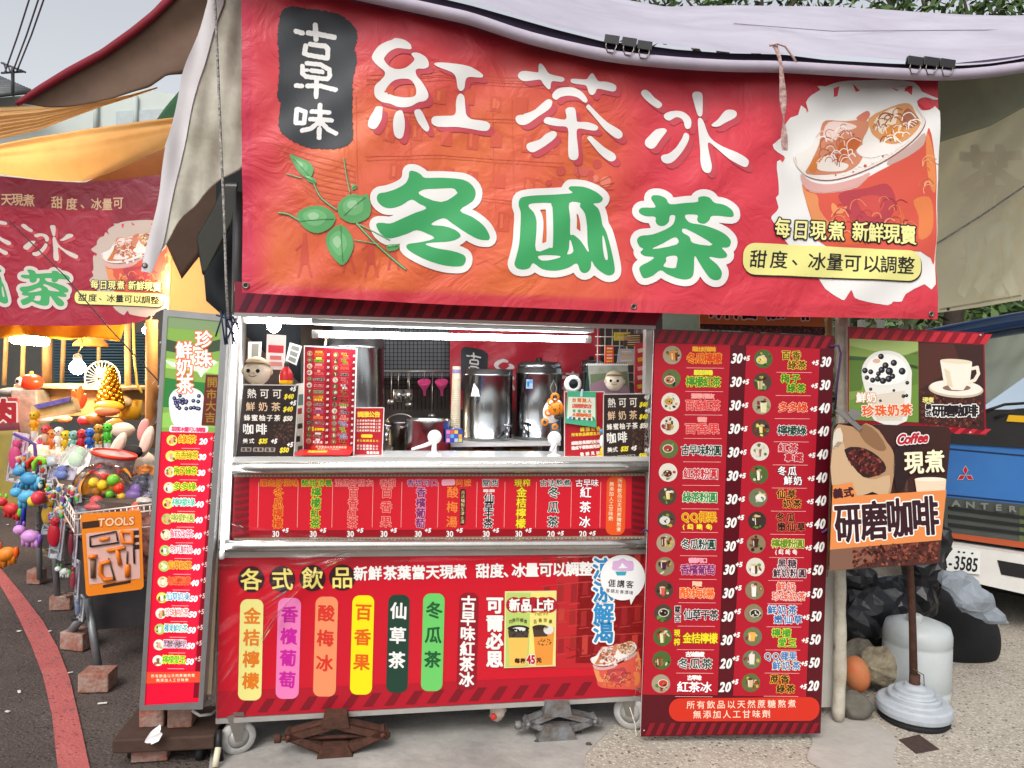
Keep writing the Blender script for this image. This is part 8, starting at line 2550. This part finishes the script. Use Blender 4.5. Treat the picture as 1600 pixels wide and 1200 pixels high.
# figures on sticks
tray = MB()
tray.slab([tpt(38, 740, 4.35, .87), tpt(118, 740, 3.9, .87), tpt(140, 700, 4.4, .93), tpt(62, 700, 4.75, .93)], .03, M('#c8b4a8', rough=.4, noise=.1), (0, 0, 1))
tag(tray.build('display_tray'), 'pale display tray holding the row of figure toys', 'tray')
FIG = [(54, 653, '#e8b41c', '#e8a01c', 'yellow figure toy, tilted, at the left end of the row'), (72, 675, '#d84a4a', '#c8a88a', 'red and beige figure toy, second in the row'), (82, 682, '#ef8a3a', '#d86a28', 'orange figure toy in the row'),
       (92, 678, '#f2eee6', '#e8e2d8', 'white figure toy with an orange nose in the row'), (103, 684, '#f0c81e', '#d8a81c', 'yellow figure toy in the middle of the row'), (115, 684, '#7fb8ae', '#6aa89e', 'teal figure toy in the row'),
       (128, 682, '#d8303a', '#b8242e', 'bright red figure toy in the row'), (141, 680, '#2f6ac8', '#2a58a8', 'blue figure toy in the row'), (154, 674, '#c8902c', '#a87a28', 'brown yellow figure toy in the row'), (168, 672, '#5ac83a', '#48b030', 'bright green figure toy at the right end of the row')]
CLEAR = M('#dfe4e4', rough=.12, alpha=.45)
for i, (x, y, c1, c2, lab) in enumerate(FIG):
    Y = 4.35 - (x - 54) * .004
    c = at_depth(x, y, Y)
    k = px_m(Y)
    e = empty('figure_toy', c, lab, 'toy', 'figure toys in a row')
    MB().ball(c + Vector((0, 0, 4 * k)), 7.5 * k, M(c1, rough=.35, noise=.12, nscale=90), 14, (1, .9, 1.0)).build('head', e)
    b = MB()
    b.ball(c - Vector((0, 0, 9 * k)), 6.2 * k, M(c2, rough=.35), 12, (.9, .8, 1.45))
    for s in (-1, 1):
        b.tube([c + Vector((s * 4 * k, 0, -4 * k)), c + Vector((s * 7.5 * k, -.004, -13 * k))], 1.9 * k, M(c2, rough=.35), 7)
        b.ball(c + Vector((s * 2.8 * k, 0, -18 * k)), 2.8 * k, M(c1, rough=.35), 8, (1, 1, 1.3))
    b.build('body', e)
    for s in (-1, 1): MB().ball(c + Vector((s * 2.8 * k, -6.4 * k, 5 * k)), 1.2 * k, M('#1a1412', rough=.2), 6).build('eye', e)
    if i == 3: MB().tube([c + Vector((0, -6 * k, 3 * k)), c + Vector((2 * k, -11 * k, 2 * k))], [1.4 * k, .3 * k], M('#ef7a1e', rough=.4), 6).build('nose', e)
    MB().lathe([(4.2 * k, 0), (5.2 * k, 22 * k), (4.6 * k, 22 * k)], c - Vector((0, 0, 42 * k)), CLEAR, 14).build('clear_cup', e)
# loose things behind the row
for i, (x, y, Y, r, col, lab) in enumerate(((70, 655, 4.75, .05, '#d8d0c0', 'pale plastic bag of toys behind the left figures'), (88, 652, 4.8, .05, '#a8c89a', 'light green toy ball behind the figures'), (101, 655, 4.8, .045, '#e8906a', 'salmon toy ball behind the figures'), (134, 657, 4.7, .05, '#d83a4a', 'red haired toy head behind the blue figure'), (150, 654, 4.6, .06, '#c87a3a', 'orange flat toy behind the brown figure'), (180, 662, 4.3, .05, '#ef9a2e', 'orange package corner behind the green figure'))):
    tag(MB().ball(at_depth(x, y, Y), r, M(col, rough=.4, noise=.1, nscale=30), 12, (1.0, .8, .6), jitter=.12).build('toy_ball'), lab, 'toy')
# plush rabbit ears
e = empty('rabbit_balloon', at_depth(195, 705, 3.7), 'cream rabbit toy with long ears above the clear drum', 'toy')
CRM = M('#f0dcc8', rough=.6, noise=.05)
for x, y, rot, sc in ((184, 697, 28, (.55, .35, 1.4)), (229, 690, 18, (.55, .35, 1.5))):
    MB().ball(at_depth(x, y, 3.65), .055, CRM, 16, sc, rot=(0, R(rot), 0)).build('ear', e)
    MB().ball(at_depth(x + 1, y + 1, 3.62), .04, M('#f0c4b0', rough=.6), 12, (.5, .25, 1.4), rot=(0, R(rot), 0)).build('inner_ear', e)
MB().ball(at_depth(205, 725, 3.75), .10, CRM, 18, (1.3, .8, .8)).build('head', e)
tag(MB().ball(at_depth(224, 672, 4.0), .05, M('#ef9a94', rough=.5), 14, (.6, .4, 1.3), rot=(0, R(14), 0)).build('pink_balloon'), 'pink ear shaped balloon beside the broad post', 'balloon')
tag(MB().ball(at_depth(192, 672, 4.1), .06, M('#e8d0bc', rough=.6), 14, (1.1, .8, .7)).build('plush_toy'), 'beige plush lump above the rabbit ears', 'plush toy')
tag(MB().ball(at_depth(207, 706, 3.62), .035, M('#1e1a1a', rough=.6), 12, (1.5, .6, 1.0)).build('black_toy'), 'small black toy between the rabbit ears', 'toy')
# clear drum with red rims in a bag
c = at_depth(176, 722, 3.5)
k = px_m(3.5)
e = empty('toy_drum', c, 'clear toy drum with red rims lying on the orange basket', 'toy')
ax = Vector((.2, .02, 1)).normalized()
MB().lathe([(31 * k, -13 * k), (31 * k, 13 * k)], c, M('#c8b8b4', rough=.2, alpha=.75, var='#7a6a78', nscale=30), 30, ax).build('shell', e)
for h_ in (-15, 13): MB().lathe([(30 * k, h_ * k - 2.5 * k), (33 * k, h_ * k - 2.5 * k), (33 * k, h_ * k + 2.5 * k), (30 * k, h_ * k + 2.5 * k), (30 * k, h_ * k - 2.5 * k)], c, M('#e83a24', rough=.3), 30, ax).build('rim', e)
MB().lathe([(0, 12 * k), (30 * k, 13 * k)], c, M('#c8a8a0', rough=.35, var='#8a7a90', nscale=22), 28, ax).build('skin', e)
# orange basket of balls
c = at_depth(166, 760, 3.4)
k = px_m(3.4)
e = empty('toy_basket', c, 'orange rimmed bowl of yellow and green toy fruit in a clear bag', 'toy')
ax = Vector((.12, -.75, .65)).normalized()
MB().lathe([(34 * k, 6 * k), (38 * k, 6 * k), (38 * k, 0), (30 * k, -18 * k), (0, -24 * k), (0, -21 * k), (28 * k, -15 * k), (34 * k, 2 * k)], c, M('#ef9a1e', rough=.35), 32, ax).build('bowl', e)
for x, y, r, col in ((147, 754, 8, '#f4cf1e'), (161, 758, 8.5, '#f2c41a'), (177, 750, 9, '#7ac83a'), (172, 772, 7, '#68b834'), (186, 763, 8, '#e23a24'), (152, 770, 6, '#d88a2a'), (190, 776, 6, '#f0c01e'), (163, 745, 5, '#d83a2a')):
    MB().ball(at_depth(x, y, 3.32), r * k, M(col, rough=.3), 12).build('toy_fruit', e)
MB().ball(c + Vector((0, -.03, 0)), 44 * k, FILM, 24, (1, .55, .85), jitter=.05).build('clear_bag', e)
# packs and bags heaped in the tray
rr = random.Random(21)
def pack(x, y, Y, w, h, rot, c1, c2, lab, tilt=.3, yaw=0):
    c = at_depth(x, y, Y)
    k = px_m(Y)
    b = MB()
    b.box(c, (w * k, .006, h * k), M(c1, rough=.3, noise=.15, nscale=25), (-tilt, R(rot), R(yaw)), .002)
    o_ = b.build('toy_pack')
    tag(o_, lab, 'toy pack')
    g = MB()
    mt = Euler((-tilt, R(rot), R(yaw))).to_matrix()
    g.ball(c + mt @ Vector((0, -.018, 0)), w * k * .28, M(c2, rough=.35), 12, (1, .5, h / w * .9))
    g.ball(c + mt @ Vector((0, -.02, h * k * .28)), w * k * .2, M(c2, rough=.35), 10, (1, .6, 1))
    g.build('toy', o_)
    f = MB()
    bm = bmesh.new()
    bmesh.ops.create_cube(bm, size=1)
    bmesh.ops.bevel(bm, geom=bm.edges[:], offset=.12, segments=2, affect='EDGES')
    bm.transform(Matrix.Translation(c + mt @ Vector((0, -.022, 0))) @ mt.to_4x4() @ Matrix.Diagonal((w * k * .86, .045, h * k * .88, 1)))
    bm.verts.index_update()
    f.add([v.co for v in bm.verts], [[v.index for v in q_.verts] for q_ in bm.faces], FILM)
    bm.free()
    f.build('blister', o_)
    return o_
for a in ((28, 715, 4.3, 36, 78, 4, '#cdb8c8', '#e0508a', 'pale lilac pack with a pink toy hanging at the left of the stall', .1, -20), (58, 745, 4.15, 26, 60, -6, '#b8a8b0', '#b83a5a', 'grey lilac pack right of the lilac one', .15, -25),
          (80, 803, 3.75, 34, 66, 12, '#a8b0c0', '#e0b03a', 'clear pack with a yellow toy hanging on the tray corner', .1, -35), (90, 835, 3.5, 36, 76, 6, '#a4acb4', '#d8243a', 'clear pack with a red toy hanging in front of the tray corner', .05, -30),
          (118, 850, 3.2, 16, 70, 0, '#c8c0d0', '#9a3a4a', 'narrow pack at the left side of the orange tool card', .05, -45), (121, 905, 3.25, 16, 60, 0, '#c0bcc8', '#b84a5a', 'lower narrow pack at the left side of the orange tool card', .05, -45), (128, 950, 3.3, 16, 40, 4, '#c8ccd4', '#8a9ab8', 'lowest small clear pack under the orange tool card', .05, -45),
          (128, 770, 3.45, 50, 40, -20, '#8fa0c8', '#4a6ab0', 'blue pack lying in the tray left of the orange basket', .9, 0), (208, 778, 3.35, 52, 36, 14, '#a8a0b8', '#7a5a9a', 'purple pack lying in the tray right of the orange basket', .8, 0), (225, 760, 3.4, 36, 34, -10, '#7a7680', '#3a3a48', 'dark grey pack at the right of the tray', .6, 0),
          (230, 735, 3.45, 26, 14, 0, '#ef8a1e', '#ef8a1e', 'small bright orange pack beside the glowing price box', .2, 0), (120, 720, 3.9, 44, 46, 16, '#dccfc4', '#a8c8a0', 'cream and green bag between the figures and the drum', .5, 0), (98, 745, 3.8, 40, 30, -8, '#b8b0c0', '#6a7ab8', 'lilac pack below the figures', .6, 0), (75, 765, 3.9, 30, 16, -24, '#d8b03a', '#e0c04a', 'yellow pack lying at the corner of the tray', .5, 0),
          (150, 795, 3.25, 60, 24, 6, '#9aa0b0', '#c84a4a', 'grey pack behind the front wires of the tray', .7, 0), (215, 800, 3.2, 40, 22, -4, '#b04a44', '#e86a3a', 'red pack behind the right end of the tray wires', .5, 0)):
    pack(*a)
# more small things in the heap
for i, (x, y, Y, nm, col, lab) in enumerate((
        (62, 690, 4.3, 'ball', '#e86aa0', 'pink toy ball below the left end of the figure row'), (84, 722, 4.1, 'bag', '#c8d0d4', 'clear crumpled bag below the red and beige figure'), (104, 716, 4.05, 'ball', '#f0d030', 'yellow toy ball below the yellow figure'),
        (145, 712, 4.0, 'bag', '#d8c8b8', 'pale bag below the blue figure'), (188, 742, 3.6, 'bag', '#c8b8b0', 'beige bag at the right side of the toy drum'), (200, 756, 3.5, 'ball', '#3a7ad8', 'blue toy ball right of the orange bowl'), (215, 744, 3.55, 'ball', '#d83a30', 'red toy ball near the glowing price box'),
        (140, 788, 3.3, 'ball', '#4ab84a', 'green toy ball behind the left tray wires'), (172, 792, 3.28, 'bag', '#b8a8c8', 'lilac bag behind the middle of the tray wires'), (196, 792, 3.26, 'ball', '#f08a3a', 'orange toy ball behind the tray wires'), (226, 786, 3.25, 'bag', '#c8c0b8', 'grey bag behind the right end of the tray wires'),
        (98, 772, 3.75, 'bag', '#d8d0c8', 'white crumpled bag on the left corner of the tray'), (110, 790, 3.5, 'ball', '#8a4ab8', 'purple toy ball at the left corner of the tray wires'), (66, 712, 4.2, 'bag', '#e8d8b0', 'cream bag under the display tray'), (217, 712, 3.8, 'ball', '#e84a6a', 'rose toy ball below the pink ear balloon'), (160, 640, 4.65, 'ball', '#d8b83a', 'mustard toy ball beside the gold ornament'), (190, 628, 4.9, 'bag', '#e0c090', 'tan bag beside the yellow bucket'), (80, 612, 5.1, 'ball', '#c86a3a', 'rust brown toy ball on the counter by the broad brown post'))):
    k = px_m(Y)
    b = MB()
    c = at_depth(x, y, Y)
    if nm == 'ball': b.ball(c, 5 * k, M(col, rough=.4), 14, (1, .9, .95)).ball(c + Vector((2 * k, -3 * k, 5 * k)), 3 * k, M(col, rough=.4), 10).ball(c - Vector((3 * k, 3 * k, 3 * k)), 2.6 * k, M('#f0e6d8', rough=.5), 8)
    else:
        b.ball(c, 12 * k, M(col, rough=.2, noise=.2, nscale=60), 12, (1.25, .8, .8), jitter=.16)
        b.ball(c + Vector((0, -.01, 2 * k)), 5 * k, M(rr.choice(['#d84a4a', '#4a8ad0', '#e8c03a', '#5ab85a']), rough=.4), 8)
    tag(b.build('toy_' + nm), lab, 'toy')
# many small packets hung along the rails
PC = ['#d84a6a', '#4a8ad0', '#e8c03a', '#5ab85a', '#8a5ab8', '#ef8a3a', '#d8d4cc', '#c83a3a', '#3ab0b0']
for i in range(40):
    t = (i + .5) / 40
    x, y, Y = 30 + 92 * t + rr.uniform(-4, 4), 745 + 70 * t + rr.uniform(-42, 26), 4.25 - 1.05 * t
    k = px_m(Y)
    c = at_depth(x, y, Y)
    b = MB()
    b.box(c, (9 * k, .012, 15 * k), M(rr.choice(['#cfc8c4', '#b8c0c8', '#e0d4c0', '#3c3a40']), rough=.25), (0, R(rr.uniform(-18, 18)), R(rr.uniform(-40, 20))), .002)
    b.ball(c + Vector((0, -.012, 0)), 3.6 * k, M(PC[i % 9], rough=.35), 8, (1, .6, 1.4))
    b.ball(c + Vector((rr.uniform(-2, 2) * k, -.014, 4 * k)), 2.2 * k, M(PC[(i * 4 + 2) % 9], rough=.35), 8)
    tag(b.build('toy_packet'), 'small carded toy packet hanging in the row along the left side of the stall', 'toy pack', 'small packets along the side of the stall')
# cane handles and balloons hung at the left
hk = MB().tube([at_depth(x, y, 3.9) for x, y in ((45, 732), (44, 722), (52, 716), (60, 718), (64, 726))], .012, M('#e03a24', rough=.3), 10)
tag(hk.build('toy_hook'), 'red curved toy handle at the left of the stall', 'toy')
hk = MB().tube([at_depth(x, y, 3.85) for x, y in ((54, 736), (53, 724), (60, 716), (69, 718), (70, 727))], .012, M('#8ad83a', rough=.3), 10)
tag(hk.build('toy_hook'), 'lime green curved toy handle at the left of the stall', 'toy')
hk = MB().tube([at_depth(x, y, 3.95) for x, y in ((22, 678), (40, 686), (54, 694), (58, 735), (61, 760))], .009, M('#5a3a8a', rough=.3), 8)
tag(hk.build('toy_cane'), 'purple toy cane hanging at the left of the stall', 'toy')
def critter(x, y, Y, s, c1, c2, lab, pose):
    c = at_depth(x, y, Y)
    k = px_m(Y) * s
    e = empty('animal_balloon', c, lab, 'balloon toy', 'small animal toys hung on the stall')
    b = MB()
    m1 = M(c1, rough=.4, noise=.18, nscale=60)
    b.ball(c, 12 * k, m1, 14, (1.2, .8, .85), rot=(0, R(pose), 0))
    b.build('body', e)
    d = Vector((math.cos(R(pose)), 0, -math.sin(R(pose))))
    MB().ball(c - d * 15 * k + Vector((0, -.01, 9 * k)), 8.5 * k, m1, 12, (1.1, .8, .9)).build('head', e)
    for s_ in (-1, 1): MB().ball(c - d * 15 * k + Vector((s_ * 5 * k, 0, 18 * k)), 3.4 * k, M(c2, rough=.35), 8, (.7, .6, 1.3)).build('ear', e)
    for sx_ in (-9, -3, 5, 10): MB().tube([c + d * sx_ * k, c + d * (sx_ * 1.15) * k - Vector((0, .0, 17 * k))], [4.4 * k, 3.2 * k], m1, 8).build('leg', e)
    MB().ball(c + d * 15 * k - Vector((0, 0, 2 * k)), 6 * k, M(c2, rough=.35), 10, (.7, .7, 1.4)).build('tail', e)
critter(46, 748, 3.85, 1.0, '#4a9ac8', '#7ac0e0', 'blue animal toy, upper of the two blue ones', 10)
critter(42, 776, 3.8, 1.0, '#5ab0d8', '#3a8ab8', 'pale blue animal toy, lower of the two blue ones', -8)
critter(47, 838, 3.7, 1.0, '#d89ad8', '#8a5ab8', 'pink and purple animal toy dangling over the asphalt', 6)
critter(10, 866, 3.75, 1.1, '#ef8a2a', '#e8601e', 'orange spotted animal toy at the far left edge over the asphalt', -20)
critter(18, 795, 3.9, .9, '#d83a3a', '#7ad83a', 'red and green animal toy at the left edge', 15)
critter(101, 893, 3.55, .55, '#e8eee8', '#5ac85a', 'tiny white and green animal toy below the clear packs', 0)
tag(MB().ball(at_depth(60, 778, 3.7), .035, M('#d83a4a', rough=.35), 12).ball(at_depth(52, 783, 3.7), .028, M('#f0c83a', rough=.35), 10).build('toy_ball'), 'red and yellow toy balls beside the blue animal toys', 'toy')
bar('pole', [at_depth(38, 780, 3.9), at_depth(36, 822, 3.9)], .012, M('#2a3ab0', rough=.4), 'short blue toy stick below the blue animal toys', 'toy')
# crinkled film strip between stall and price box
S = vplane(243, 3.0, 5)
S.disp = lambda p: .015 * np.sin(p[:, 1] * .09 + p[:, 0] * .2) + .01 * np.sin(p[:, 1] * .21)
tag(px_cloth('plastic_film', S, [(250, 515), (242, 580), (236, 650), (232, 700)], [(262, 515), (255, 600), (250, 700)][:3], 40, 8, FILM, None, 0), 'crinkled clear film strip beside the glowing price box', 'plastic film')
